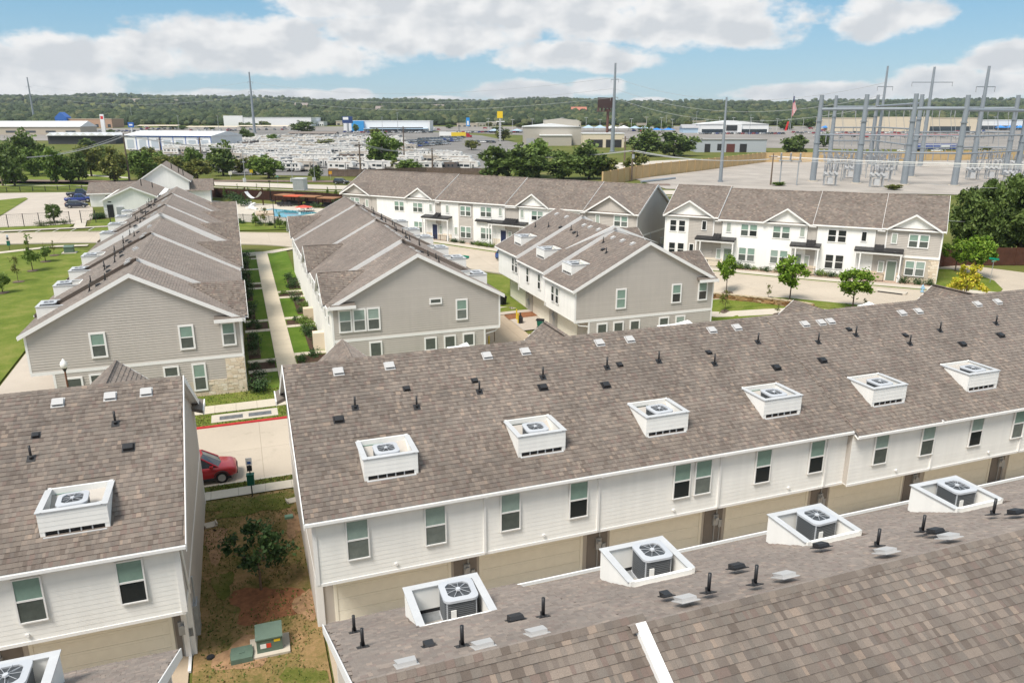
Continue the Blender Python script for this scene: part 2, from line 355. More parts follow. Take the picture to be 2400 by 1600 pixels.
# ---------------------------------------------------------------- ground
import bmesh
def ground():
    S = list(np.arange(-40, 130, 2.0))+list(np.arange(130, 400, 4.0))
    s = 400.
    while s < 4300: S.append(s); s += max(6, s*.02)
    K = np.linspace(-1.15, 1.15, 170); V = []; F = []
    for s in S:
        for k in K:
            l = k*(abs(s)+62); x = s*SYW+l*CYW; y = s*CYW-l*SYW; V.append((x, y, gz(x, y)-.03))
    n = len(K)
    for i in range(len(S)-1):
        for j in range(n-1): a = i*n+j; F.append((a, a+1, a+n+1, a+n))
    me = np_mesh('ground', np.array(V), np.array(F), [MGF]); me.polygons.foreach_set('use_smooth', [True]*len(me.polygons))
    link('ground', me, kind='structure')
ground()
def drape(name, pts, off, m, step=2.5, kind='structure', skirt=0., parent=None):
    bm = bmesh.new(); vs = [bm.verts.new((p[0], p[1], 0)) for p in pts]; f = bm.faces.new(vs)
    if f.normal.z < 0 or sum((pts[i][0]*pts[(i+1) % len(pts)][1]-pts[(i+1) % len(pts)][0]*pts[i][1]) for i in range(len(pts))) < 0: bmesh.ops.reverse_faces(bm, faces=[f])
    bmesh.ops.triangulate(bm, faces=bm.faces[:])
    xs = [p[0] for p in pts]; ys = [p[1] for p in pts]
    flat = max(ys) <= 61 and max(xs) <= 44
    if not flat:
        for ax, (a, b) in enumerate(((min(xs), max(xs)), (min(ys), max(ys)))):
            st = max(step, (b-a)/60); c = math.floor(a/st)*st+st
            while c < b:
                no = (1, 0, 0) if ax == 0 else (0, 1, 0); co = (c, 0, 0) if ax == 0 else (0, c, 0)
                bmesh.ops.bisect_plane(bm, geom=bm.verts[:]+bm.edges[:]+bm.faces[:], plane_co=co, plane_no=no); c += st
    for v in bm.verts: v.co.z = gz(v.co.x, v.co.y)+off
    if skirt:
        be = [e for e in bm.edges if e.is_boundary]; r = bmesh.ops.extrude_edge_only(bm, edges=be)
        for v in r['geom']:
            if isinstance(v, bmesh.types.BMVert): v.co.z -= skirt
    me = bpy.data.meshes.new(name); bm.to_mesh(me); bm.free(); me.materials.append(m)
    return link(name, me, parent, kind=kind if not parent else None)
def ribbon(pts, hw0, hw1=None):
    "polygon of a strip along a polyline, smoothed, left offset hw0 and right offset hw1"
    hw1 = hw0 if hw1 is None else hw1; P = smooth(pts); L = []; Rr = []
    for i, p in enumerate(P):
        a = P[max(0, i-1)]; b = P[min(len(P)-1, i+1)]; d = Vector((b[0]-a[0], b[1]-a[1])).normalized(); n = Vector((-d.y, d.x))
        L.append((p[0]+n.x*hw0, p[1]+n.y*hw0)); Rr.append((p[0]-n.x*hw1, p[1]-n.y*hw1))
    return L, Rr
def smooth(pts, it=3):
    P = [tuple(p[:2]) for p in pts]
    for _ in range(it):
        Q = [P[0]]
        for a, b in zip(P, P[1:]): Q += [(a[0]*.75+b[0]*.25, a[1]*.75+b[1]*.25), (a[0]*.25+b[0]*.75, a[1]*.25+b[1]*.75)]
        P = Q+[P[-1]]
    return P
def strip(name, pts, h0, h1, off, m, **k):
    L, Rr = ribbon(pts, h0, h1); n = len(L); V = []; F = []
    for a, b in zip(L, Rr):
        d = math.hypot(a[0]-b[0], a[1]-b[1]); q = max(2, min(9, int(d/2)+2))
        for j in range(9):
            t = j/8; x = a[0]*(1-t)+b[0]*t; y = a[1]*(1-t)+b[1]*t; V.append((x, y, gz(x, y)+off))
    for i in range(n-1):
        for j in range(8): F.append((i*9+j, i*9+j+1, i*9+10+j, i*9+9+j))
    me = np_mesh(name, np.array(V), np.array(F)[:, ::-1], [m]); return link(name, me, kind='structure', **k)
def kerb(name, line, w=.16, h=.13, m=None, base=.0, sm=True):
    P = smooth(line) if sm else line; mb = MB(); Q = [P[0]]
    for a, b in zip(P, P[1:]):
        n = max(1, int(math.hypot(b[0]-a[0], b[1]-a[1])/2)); Q += [(a[0]+(b[0]-a[0])*i/n, a[1]+(b[1]-a[1])*i/n) for i in range(1, n+1)]
    P = Q
    for a, b in zip(P, P[1:]):
        d = Vector((b[0]-a[0], b[1]-a[1])).normalized(); n = Vector((-d.y, d.x))*w/2; q = []
        for z in (base, h):
            for p, s in ((a, 1), (a, -1), (b, -1), (b, 1)): q.append((p[0]+n.x*s, p[1]+n.y*s, gz(*p[:2])+z))
        mb.hexa(q)
    return mb.build(name, m or MCW, kind='structure')
# concrete street paving with saw-cut joints every 4.5 m
def paving_mat(name, base, jx, jy, w=.018):
    m = bpy.data.materials.new(name); m.use_nodes = True; t = m.node_tree; b = t.nodes['Principled BSDF']
    P = ND(t, 'ShaderNodeNewGeometry').outputs['Position']; sp = ND(t, 'ShaderNodeSeparateXYZ', {0: P})
    n1 = ND(t, 'ShaderNodeTexNoise', {'Vector': P, 'Scale': .16, 'Detail': 4.}); n2 = ND(t, 'ShaderNodeTexNoise', {'Vector': P, 'Scale': 5., 'Detail': 5.})
    sl = ND(t, 'ShaderNodeCombineXYZ', {0: MA(t, 'FLOOR', MA(t, 'DIVIDE', sp.outputs[0], jx)), 1: MA(t, 'FLOOR', MA(t, 'DIVIDE', sp.outputs[1], jy)), 2: 0.})
    wn = ND(t, 'ShaderNodeTexWhiteNoise', {'Vector': sl.outputs[0]}, noise_dimensions='2D')
    k = MA(t, 'ADD', .73, MA(t, 'ADD', MA(t, 'MULTIPLY', n1.outputs[0], .34), MA(t, 'ADD', MA(t, 'MULTIPLY', n2.outputs[0], .10), MA(t, 'MULTIPLY', wn.outputs[0], .06))))
    st = ND(t, 'ShaderNodeTexNoise', {'Vector': P, 'Scale': .9, 'Detail': 4., 'Roughness': .6}); k = MA(t, 'SUBTRACT', k, ND(t, 'ShaderNodeMapRange', {0: st.outputs[0], 1: .58, 2: .74, 3: 0., 4: .13}).outputs[0])
    c = MIX(t, 1., base, ND(t, 'ShaderNodeCombineColor', {0: k, 1: k, 2: MA(t, 'MULTIPLY', k, .985)}).outputs[0], 'MULTIPLY')
    def jn(ax, j):
        f = MA(t, 'FRACT', MA(t, 'DIVIDE', sp.outputs[ax], j)); return MA(t, 'LESS_THAN', MA(t, 'MINIMUM', f, MA(t, 'SUBTRACT', 1., f)), w/j)
    c = MIX(t, MA(t, 'MULTIPLY', MA(t, 'MAXIMUM', jn(0, jx), jn(1, jy)), .55), c, (base[0]*.45, base[1]*.43, base[2]*.4))
    t.links.new(c, b.inputs['Base Color']); b.inputs['Roughness'].default_value = .88; b.inputs['Specular IOR Level'].default_value = .2
    MATS[name] = m; return m
MPV = paving_mat('street_concrete', (.475,.41,.335), 4.6, 4.9)
MWK = paving_mat('walk_concrete', (.54,.485,.40), 1.5, 30., .02)
MWY = paving_mat('path_concrete', (.66,.575,.45), 40., 1.5, .02)
MAL = paving_mat('alley_concrete', (.46,.375,.285), 5., 5.)
MASP = mat('lot_asphalt', (.19,.18,.17), .9, noise=.15, nscale=.05)
MGRV = mat('substation_gravel', (.36,.325,.29), .95, noise=.16, nscale=.12, bump=.3, bscale=3)
MRED = mat('red_kerb_paint', (.50,.035,.04), .6, noise=.15, nscale=3)
MBAL = mat('rail_ballast', (.20,.145,.12), .95, noise=.3, nscale=.8)

# main street between the near rows and the three gable ends
drape('street', [(-70,44.2),(60,44.2),(76,46),(76,58),(62,55),(48,53.7),(-70,53.7)], .05, MPV)
kerb('kerb_near', [(-70,44.12),(50,44.12)], .16, .15, MCW, sm=False)
kerb('kerb_red', [(-12,53.78),(46,53.78)], .18, .16, MRED, sm=False); kerb('kerb_far', [(-70,53.78),(-12,53.78)], .18, .16, MCW, sm=False)
drape('sidewalk_near', [(-70,42.3),(52,42.3),(52,43.35),(-70,43.35)], .14, MWK)
drape('grass_verge_near', [(-70,43.35),(50,43.35),(50,44.05),(-70,44.05)], .12, MGR)
drape('sidewalk_far', [(-70,56.35),(46,56.35),(46,58.0),(-70,58.0)], .14, MWK)
drape('grass_verge_far', [(-70,53.87),(46,53.87),(46,56.35),(-70,56.35)], .12, MGR)
drape('grass_front_strip', [(-15,58.0),(1.95,58.0),(1.95,60.65),(-15,60.65)], .11, MGR)
drape('grass_front_strip', [(3.65,58.0),(21,58.0),(21,61.6),(3.65,61.6)], .11, MGR)
# patchy side yard between the two near rows
drape('side_yard', [(-3.4,19.5),(1.7,19.5),(1.7,42.3),(-3.4,42.3)], .08, MGY)
def dirt_patches():
    for k, (x, y, r, s) in enumerate(((-2.7,37.5,.55,3.2),(-.6,31.4,1.5,.9),(1.25,38,.45,3.0),(-.3,30.6,1.3,.6),(-1.6,28.0,1.0,1.0),(1.2,30.5,.5,2.2))):
        P = []
        for i in range(22):
            a = 2*math.pi*i/22; q = 1+.25*math.sin(3*a+k)+random.uniform(-.12, .12); P.append((x+math.cos(a)*r*q, y+math.sin(a)*r*s*q))
        drape('bare_soil', P, .085+.003*k, MDI if k in (1, 3) else MATS_SOIL)
MATS_SOIL = mat('dry_soil', (.31,.19,.105), .95, noise=.35, nscale=3, bump=.6)
dirt_patches()
MYG = grass_mat('yard_green', (.075,.095,.018), (.125,.135,.032), (.22,.17,.07), .9)
def green_patches():
    random.seed(3)
    for k, (x, y, r, s) in enumerate(((-1.2,41.1,2.2,.5),(.7,40.9,1.2,.8),(.6,25.6,1.0,.8),(-1.6,25.0,1.2,.7),(-.4,23.0,1.8,.8),(1.0,22,.6,1.2),(-2.3,33.4,.45,2.6))):
        P = []
        for i in range(26): a = 2*math.pi*i/26; q = 1+.22*math.sin(3*a+k)+.15*math.sin(5*a+2*k)+random.uniform(-.18, .18); P.append((min(1.6, max(-3.3, x+math.cos(a)*r*q)), min(42.25, y+math.sin(a)*r*s*q)))
        drape('grass_patch', P, .104+.0015*k, MYG)
green_patches()
# rear alleys between the near rows
drape('alley', [(-70,20),(-3.55,20),(-3.55,28.9),(-70,28.9)], .05, MAL); drape('alley', [(1.8,20),(60,20),(60,28.9),(1.8,28.9)], .05, MAL)
kerb('kerb_red_alley', [(1.72,20.2),(1.72,22.6)], .16, .16, mat('faded_red', (.45,.16,.12), .7), sm=False)
MGL2 = grass_mat('garden_lawn', (.065,.125,.014), (.10,.165,.022), (.155,.195,.040))
# long walk between the path-facing rows
drape('garden_path', [(1.96,57.5),(3.64,57.5),(3.64,118.2),(1.96,118.2)], .13, MWY)
drape('grass_garden_left', [(-.35,60.65),(1.94,60.65),(1.94,122),(-.35,122)], .10, MGL2)
drape('grass_garden_right', [(3.66,61.6),(6.5,61.6),(6.5,120),(3.66,120)], .10, MGL2)
zz = lambda v, u=300: at(540+u/4.127, 560+v/4.127).y
for v in (1290, 1190, 895, 800, 485, 435, 297, 195, 160):
    y = zz(v); drape('entry_walk', [(-.4, y-.42), (1.95, y-.42), (1.95, y+.42), (-.4, y+.42)], .125, MWK)
for v in (1140, 860, 780, 575, 520):
    y = zz(v, 500); drape('entry_walk', [(3.65, y-.42), (6.6, y-.42), (6.6, y+.42), (3.65, y+.42)], .125, MWK)
drape('cross_walk', [(-2,118.2),(4.5,118.2),(9,121.5),(9,122.9),(3,119.7),(-2,119.7)], .135, MWK)
BEDS = []
def bed(x0, x1, v0, v1, side):
    a, b = zz(v0, 300 if side < 0 else 500), zz(v1, 300 if side < 0 else 500)
    drape('mulch_bed', [(x0, a), (x1, a), (x1, b), (x0, b)], .115, MMU); BEDS.append((x0, x1, a, b))
for v0, v1 in ((1285,1205),(890,815),(480,445),(190,170)): bed(-.3, 1.85, v0-6, v1+2, -1)
for v0, v1 in ((1470,1310),(1165,920),(780,640),(600,500),(425,330),(290,215)): bed(-.3, .75, v0, v1, -1)
for v0, v1 in ((850,800),(570,535),(1230,1160)): bed(3.75, 6.4, v0, v1, 1)
for v0, v1 in ((1110,880),(750,600),(500,390)): bed(5.1, 6.4, v0, v1, 1)
# lawn left of the left row, and that row's rear alley
drape('lawn_left', [(-75,62),(-19.6,62),(-19.6,126),(-24,131),(-30,131.5),(-75,129)], .10, MGR)
drape('rear_alley_left', [(-19.4,56),(-13.9,56),(-13.9,128),(-19.4,126)], .05, MCO)
drape('walk_left', [(-75,127.5),(-34,129.4),(-27,133),(-22.5,132.6),(-22.5,134),(-27,134.4),(-34,131.2),(-75,129.2)], .14, MWK)
# alley between the middle row and the right-hand row
drape('rear_alley_mid', [(21.2,56),(26.2,56),(26.2,84),(21.2,84)], .05, MAL)
drape('grass_alley_end', [(21.0,84),(31,81.5),(33,91),(26,96),(20,104),(21,84)], .10, MGR)
drape('grass_alley_side', [(26.0,75.8),(29.3,75.8),(29.3,82),(26,82)], .11, MGR)
for a, b in ((77.6,75.2),(73.4,68.9),(67.6,62.0)): drape('driveway', [(26.1, b), (29.5, b), (29.5, a), (26.1, a)], .10, MCO)
drape('driveway', [(24.6,74.9),(29.5,74.9),(29.5,78.6),(24.6,78.6)], .11, MCO)
drape('red_soil_strip', [(26.0,72.9),(29.4,73.2),(29.4,74.9),(26.0,74.6)], .12, MDI)
# curved street in front of the far rows
CST = [(-110,147),(-60,146),(-35,144),(-16,140),(0,133),(7,130.5),(16,122),(25,110),(31.5,101.5),(40,91.5),(52,77.5),(63,65),(75,53),(84,46)]
strip('curved_street', CST, 5.2, 5.2, .07, MPV)
L_, R_ = ribbon(CST, 5.3, 5.3); kerb('curved_street_kerb_far', L_, .18, .17, MCW, sm=False); kerb('curved_street_kerb_near', R_, .18, .17, MCW, sm=False)
FS = CST[5:13]
strip('far_verge', FS, 6.1, -5.38, .13, MGR); strip('far_sidewalk', FS, 7.9, -6.1, .15, MCW)
strip('near_verge', FS[4:], -5.38, 8.0, .13, MGR); strip('near_sidewalk', FS[4:], -8.9, 10.4, .13, MCW)
drape('slope_lawn', [(42.6,60),(44,72),(41,86),(52,70),(57,60),(55,55),(44,57.5)], .11, MGR)
# street at the right-hand end and the lawn island there
drape('corner_street', [at(2150,632)[:2], at(2260,622)[:2], at(2400,640)[:2], at(2480,700)[:2], (95,40),(78,44),(72,56), at(2330,690)[:2], at(2340,668)[:2], at(2290,645)[:2], at(2200,637)[:2]], .08, MPV)
drape('lawn_island', [at(*p)[:2] for p in ((2195,632),(2230,633),(2290,645),(2330,660),(2350,680),(2335,696),(2270,702),(2186,676))], .13, MGR)
# clubhouse car park
drape('car_park', [(-75,158),(-29,158.5),(-26.4,166),(-29.5,187),(-33,200),(-35.7,228.5),(-56,233),(-75,236)], .06, MCO)
drape('lawn_corner', [at(*p)[:2] for p in ((-40,520),(0,508),(66,467),(60,464),(0,470),(-40,474))], .13, MGR)
drape('lot_verge', [(-75,152.6),(-28.5,154),(-28.5,158.4),(-75,157.9)], .12, MGR); drape('lot_walk', [(-75,150.2),(-22,152.4),(-22,153.8),(-75,152.4)], .13, MCW)
drape('lot_exit_walk', [(-27.6,152),(-25.7,152),(-27.2,164),(-29,164)], .14, MCW)
drape('club_lawn', [(-25.4,154.3),(-19,154),(-19,164),(-26.4,164)], .12, MGR); drape('club_lawn', [(-24.5,147),(-19,146),(-18,151.6),(-24,151.6)], .12, MGR)
for k in range(7):
    x = -38.5+k*2.75; drape('parking_line', [(x, 148.8), (x+.12, 148.8), (x+.5, 152.2), (x+.38, 152.2)], .085, mat('parking_paint', (.75,.73,.68), .7))
drape('park_lawn', [at(*p)[:2] for p in ((-60,452),(0,450),(215,443),(300,425),(300,405),(190,397),(80,402),(-60,420))], .06, MGR)
drape('park_path', [at(*p)[:2] for p in ((180,408),(300,416),(300,419),(180,411))], .10, MCW)
# pool court
drape('pool_deck', [(-6,160),(-6,196),(0,187),(8,181.5),(17,170),(22,161),(17,152),(9,146),(0,152),(-3,156)], .07, MCW)
drape('pool_lawn', [(-1,141.2),(9,139.5),(12,142),(8,146),(0,152)], .12, MGR)
# road and railway beyond the fence
ROAD = [(-120,300),(-60,272),(-25,255),(-4,247),(12,233),(30,219),(70,196),(140,160)]
strip('crossing_road', ROAD, 5.5, 6.5, .06, mat('road_concrete', (.50,.45,.385), .9, noise=.1, nscale=.1))
strip('road_walk', ROAD, -10.5, 12.0, .08, MCW)
RAIL = [(-160,318),(-80,288),(-30,262),(0,256),(40,236),(120,196)]
strip('rail_bed', RAIL, 3, 3, .12, MBAL); strip('rail', RAIL, .85, -.70, .32, mat('rail_steel', (.10,.075,.065), .5)); strip('rail', RAIL, -.70, .85, .32, MATS['rail_steel'])
drape('trailer_lot', [at(*p)[:2] for p in ((560,410),(830,414),(1150,404),(1190,372),(1235,340),(1130,318),(960,306),(520,306),(330,330),(300,352),(420,388))], .08, MASP, step=12)
drape('sales_lots', [at(*p)[:2] for p in ((0,330),(280,330),(520,306),(960,306),(1240,318),(1640,345),(2000,350),(2400,352),(2400,298),(2000,296),(1600,296),(1200,297),(600,297),(0,304))], .10, mat('sales_lot_paving', (.24,.22,.20), .9, noise=.2, nscale=.03), step=14)
drape('substation_pad', [(112,185),(121,219),(159,243),(223,286),(250,277),(335,266),(420,190),(300,90),(215,118),(150,160)], .08, MGRV, step=8)
drape('works_road', [at(*p)[:2] for p in ((1380,398),(1500,402),(1640,392),(1700,372),(1560,376),(1420,384))], .09, MATS['road_concrete'], step=8)
# ---------------------------------------------------------------- townhouse rows
PITCH_R = .526; OV = .35
TAB_W = [.10, .13, .17, .22]; EXPO = .215
_tabmesh = {}
def tab_mesh(wi, ti):
    k = (wi, ti)
    if k not in _tabmesh:
        w = TAB_W[wi]-.002; h = (.026, .034)[ti]; mb = MB()
        mb.hexa([(0,0,-.004),(w,0,-.004),(w,EXPO+.02,-.004),(0,EXPO+.02,-.004),(0,0,h),(w,0,h),(w,EXPO+.02,.004),(0,EXPO+.02,.004)])
        _tabmesh[k] = mb.mesh('shingle', [MSH])
    return _tabmesh[k]
def xrange_at(poly, t):
    xs = []
    for (a, b), (c, d) in zip(poly, poly[1:]+poly[:1]):
        if (b-t)*(d-t) <= 0 and b != d: xs.append(a+(c-a)*(t-b)/(d-b))
    return (min(xs), max(xs)) if len(xs) > 1 else None
class Shing:
    "collects the tabs of one roof; the ones that show largest become objects, the rest one field"
    def __init__(s): s.tabs = []
    def plane(s, O, e, t, poly, holes=()):
        O = np.array(O, float); e = np.array(e, float); t = np.array(t, float); n = np.cross(e, t)
        tm = max(p[1] for p in poly); r = 0
        while r*EXPO < tm-.05:
            t0 = r*EXPO; xr = xrange_at(poly, min(t0+EXPO*.5, tm-.01)); r += 1
            if not xr: continue
            a, b = xr; x = a-random.uniform(0, .3)
            while x < b:
                wi = random.choices((0, 1, 2, 3), (3, 4, 3, 2))[0]; w = TAB_W[wi]
                if x >= a-.02 and x+w <= b+.02 and not any(x+w > h[0]-.02 and x < h[1]+.02 and t0+EXPO > h[2]-.02 and t0 < h[3]+.02 for h in holes):
                    s.tabs.append((O+e*x+t*t0+n*.012, e, t, n, wi, int(random.random() < .45)))
                x += w
    def build(s, roof, world, nobj, name='shingle'):
        T = s.tabs
        if not T: return
        P = np.array([q[0] for q in T]); mw = np.array(world); W = P@mw[:3, :3].T+mw[:3, 3]
        N = np.array([q[3] for q in T])@mw[:3, :3].T; d = W-np.array([0, 0, CAMH]); dist = np.linalg.norm(d, axis=1)
        face = -(d*N).sum(1)/dist
        dep = d@np.array(CF); px = 1200+FPX*(d@np.array(CR))/dep; py = 800-FPX*(d@np.array(CU))/dep
        vis = (dep > 1) & (px > 0) & (px < 2400) & (py > 0) & (py < 1600) & (face > .05)
        score = np.where(vis, face/dist**2, -1); order = np.argsort(-score); pick = set(order[:nobj].tolist()) if nobj else set()
        V = []; F = []
        for i, (p, e, t, n, wi, ti) in enumerate(T):
            if i in pick and score[i] > 0:
                M = Matrix(((e[0], t[0], n[0], p[0]), (e[1], t[1], n[1], p[1]), (e[2], t[2], n[2], p[2]), (0, 0, 0, 1)))
                link(name, tab_mesh(wi, ti), roof, mw=M)
            else:
                w = TAB_W[wi]-.002; h = (.026, .034)[ti]; k = len(V); u = e*w; q = t*(EXPO+.02)
                V += [p+n*h, p+u+n*h, p+u+q+n*.006, p+q+n*.006, p-n*.006, p+u-n*.006, p+u+q-n*.006, p+q-n*.006]
                F += [(k, k+1, k+2, k+3), (k+4, k+5, k+1, k), (k+7, k+4, k, k+3), (k+5, k+6, k+2, k+1)]
        if V:
            Fq = np.array([f for f in F if f[2] != f[3]]); me = np_mesh('shingle_field', np.array(V), Fq, [MSH])
            link('shingle_field', me, roof, kind='stuff')
_cache = {}
def window(par, x, y, z, rz, w=.9, h=1.75, trim=.07, up=None, lo=None, rail=True, depth=.05):
    "centre x,y on the wall face, z centre; outward is local -y"
    up = up or MGB; lo = lo or MSC; rv_ = random.random()
    if up is MGB and rv_ < .3: up = MGB2
    if lo is MSC and .2 < rv_ < .5: lo = MSC2
    if lo is MSC and rv_ > .85: lo = MGL
    k = ('win', w, h, trim, rail, depth)
    if k not in _cache:
        mb = MB(); a, b = w/2, h/2; T = trim
        mb.box(-a-T, -depth, b, a+T, .02, b+T); mb.box(-a-T, -depth-.01, -b-T, a+T, .02, -b); mb.box(-a-T, -depth, -b, -a, .02, b); mb.box(a, -depth, -b, a+T, .02, b)
        if rail: mb.box(-a, -depth+.008, -.035, a, .02, .035)
        pm = MB()
        hh = (h/2 if rail else h); g = hh/2-(.035/2 if rail else 0)
        pm.box(-a+.002, -.022, -g, a-.002, .01, g)
        _cache[k] = (mb.mesh('window', [MWT]), {}, pm, hh, g)
    fm, pms, pm, hh, g = _cache[k]
    o = link('window', fm, par, (x, y, z), rz)
    def pane(m, zc):
        if m not in pms: pms[m] = pm.mesh('pane', [m])
        link('pane', pms[m], o, (0, 0, zc))
    if rail: pane(up, h/4+.009); pane(lo, -h/4-.009)
    else: pane(up, 0)
    return o
def board(par, p0, rz, a0b, a1b, a0t, a1t, h, m, name='siding_board'):
    "one lap-siding board; local x along the wall, outward -y"
    lap = .015 if m is MW else .042
    k = ('bd', round(a0b-a0b, 2), round(a1b-a0b, 2), round(a0t-a0b, 2), round(a1t-a0b, 2), round(h, 3), m.name)
    if k not in _cache:
        mb = MB(); a = a1b-a0b; b = a0t-a0b; c = a1t-a0b
        mb.hexa([(0,-lap,0),(a,-lap,0),(a,0,0),(0,0,0),(b,-.008,h+.012),(c,-.008,h+.012),(c,0,h+.012),(b,0,h+.012)])
        _cache[k] = mb.mesh(name, [m])
    co, si = math.cos(rz), math.sin(rz)
    return link(name, _cache[k], par, (p0[0]+co*a0b, p0[1]+si*a0b, p0[2]), rz)
def siding(par, origin, rz, poly, m, exp=.20, solo=True):
    "clad a convex wall outline (a along wall, z) with boards"
    z0 = min(p[1] for p in poly); z1 = max(p[1] for p in poly); z = z0; mb = MB()
    while z < z1-.03:
        h = min(exp, z1-z); lo = xrange_at(poly, z+.001); hi = xrange_at(poly, min(z+h, z1-.004))
        if lo and hi:
            if solo: board(par, (origin[0], origin[1], z), rz, lo[0], lo[1], hi[0], hi[1], h, m)
            else:
                co, si = math.cos(rz), math.sin(rz); P = []
                for a, o, zz_ in ((lo[0],-.05,z),(lo[1],-.05,z),(lo[1],0,z),(lo[0],0,z),(hi[0],-.008,z+h),(hi[1],-.008,z+h),(hi[1],0,z+h),(hi[0],0,z+h)):
                    P.append((origin[0]+co*a-si*o, origin[1]+si*a+co*o, zz_))
                mb.hexa(P)
        z += exp
    if not solo: mb.build('siding', m, par)
def rotp(x, y, rz): return (x*math.cos(rz)-y*math.sin(rz), x*math.sin(rz)+y*math.cos(rz))

class Row:
    "local frame: x along the row, y from the rear-alley wall (y=0, facing -y) to the other side (y=W)"
    def __init__(s, label, loc, rz, L, W=14.6, ez=6.0, name='townhouse_row'):
        s.t = thing(name, label, 'townhouses', loc, rz); s.L = L; s.W = W; s.ez = ez; s.sh = Shing(); s.roof = None
        s.M = Matrix.Translation(Vector(loc))@Matrix.Rotation(rz, 4, 'Z'); s.rb = MB(); s.rz_ = rz; s.loc = loc
        s.hr = PITCH_R*(W/2+OV); s.step_white = False
    def world(s, x, y, z=0): return s.M@Vector((x, y, z))
    def rise(s, d): return PITCH_R*d
    def main_roof(s, segs, holes=(), tabs='fb', endov=(.3, .3)):
        "segs: (x0,x1,dz,shift): one stepped stretch of roof; holes: (x0,x1,y0,y1) on the alley slope"
        b = s.rb; W = s.W; TH = .2; cs = math.sqrt(1+PITCH_R**2); s.segs = segs
        for i, sg_ in enumerate(segs):
            (x0, x1, dz, sh), YS = sg_[:4], (sg_[4] if len(sg_) > 4 else 0.)
            xa = x0-(endov[0] if i == 0 else 0); xb = x1+(endov[1] if i == len(segs)-1 else 0)
            ze = s.ez+dz; yr = W/2; zr = ze+PITCH_R*(yr+OV)
            for side in 'fb':
                f = (lambda y: y+YS) if side == 'f' else (lambda y: W-y+YS)
                y0 = -OV+(sh if side == 'f' else 0); zf = lambda y: ze+PITCH_R*(y+OV)
                H = [h for h in holes if side == 'f' and h[0] >= xa-.01 and h[1] <= xb+.01]
                cuts = sorted(set([xa, xb]+[h[0] for h in H]+[h[1] for h in H]))
                for c0, c1 in zip(cuts, cuts[1:]):
                    hh = [h for h in H if h[0] <= c0+1e-6 and h[1] >= c1-1e-6]
                    spans = [(y0, yr)] if not hh else [(y0, hh[0][2]), (hh[0][3], yr)]
                    for p, q in spans:
                        P = [(c0, f(p), zf(p)), (c1, f(p), zf(p)), (c1, f(q), zf(q)), (c0, f(q), zf(q))]; U = [(c0, p*cs), (c1, p*cs), (c1, q*cs), (c0, q*cs)]
                        if side == 'b': P.reverse(); U.reverse()
                        b.poly(P, 0, U)
                        Q = [(x, y, z-TH) for x, y, z in P]; b.poly(Q[::-1], 1)
                # fascia at the eave, rakes at the ends
                P = [(xa, f(y0), zf(y0)-TH), (xb, f(y0), zf(y0)-TH), (xb, f(y0), zf(y0)+.01), (xa, f(y0), zf(y0)+.01)]
                b.poly(P if side == 'f' else P[::-1], 1)
                for xx in ([xa] if i == 0 else [])+([xb] if i == len(segs)-1 else []):
                    dd = .035 if xx == xb else -.035
                    for w0, w1, off in ((-.26, .06, dd),):
                        q = [(xx, f(y0-.02), zf(y0-.02)+w0), (xx, f(yr), zf(yr)+w0), (xx, f(yr), zf(yr)+w1), (xx, f(y0-.02), zf(y0-.02)+w1)]
                        b.hexa([q[0], q[1], (xx+off, q[1][1], q[1][2]), (xx+off, q[0][1], q[0][2]), q[3], q[2], (xx+off, q[2][1], q[2][2]), (xx+off, q[3][1], q[3][2])], 1)
                # gutter
                gy = y0-.03 if side == 'f' else W-y0+.03
                b.box(xa, gy-.03, zf(y0)-.15, xb, gy+.03, zf(y0)-.03, 1)
                if side in tabs:
                    sl = (yr-y0)*cs; e = (1, 0, 0) if side == 'f' else (-1, 0, 0); tt = (0, 1/cs, PITCH_R/cs) if side == 'f' else (0, -1/cs, PITCH_R/cs)
                    O = (xa, f(y0), zf(y0)) if side == 'f' else (xb, f(y0), zf(y0))
                    hl = [(h[0]-xa, h[1]-xa, (h[2]-y0)*cs, (h[3]-y0)*cs) for h in H]
                    s.sh.plane(O, e, tt, [(0, 0), (xb-xa, 0), (xb-xa, sl), (0, sl)], hl)
            # step wall where this stretch stands above the one before
            if i+1 < len(segs) and abs(segs[i+1][2]-dz) > .05:
                dn = segs[i+1][2]; lo, hi = min(dz, dn), max(dz, dn); xx = x1
                for f in ((lambda y: y), (lambda y: W-y)):
                    g = lambda y, d: s.ez+d+PITCH_R*(y+OV)
                    sgn = .03 if dz > dn else -.03
                    q = [(xx, f(-OV), g(-OV, lo)-.05), (xx, f(yr), g(yr, lo)-.05), (xx, f(yr), g(yr, hi)+.07), (xx, f(-OV), g(-OV, hi)+.07)]
                    r = [(x+sgn, y, z) for x, y, z in q]
                    b.hexa([q[0], q[1], r[1], r[0], q[3], q[2], r[2], r[3]], 1 if (f(0) > 1 or s.step_white or abs(dz-dn) > .5) else 0)
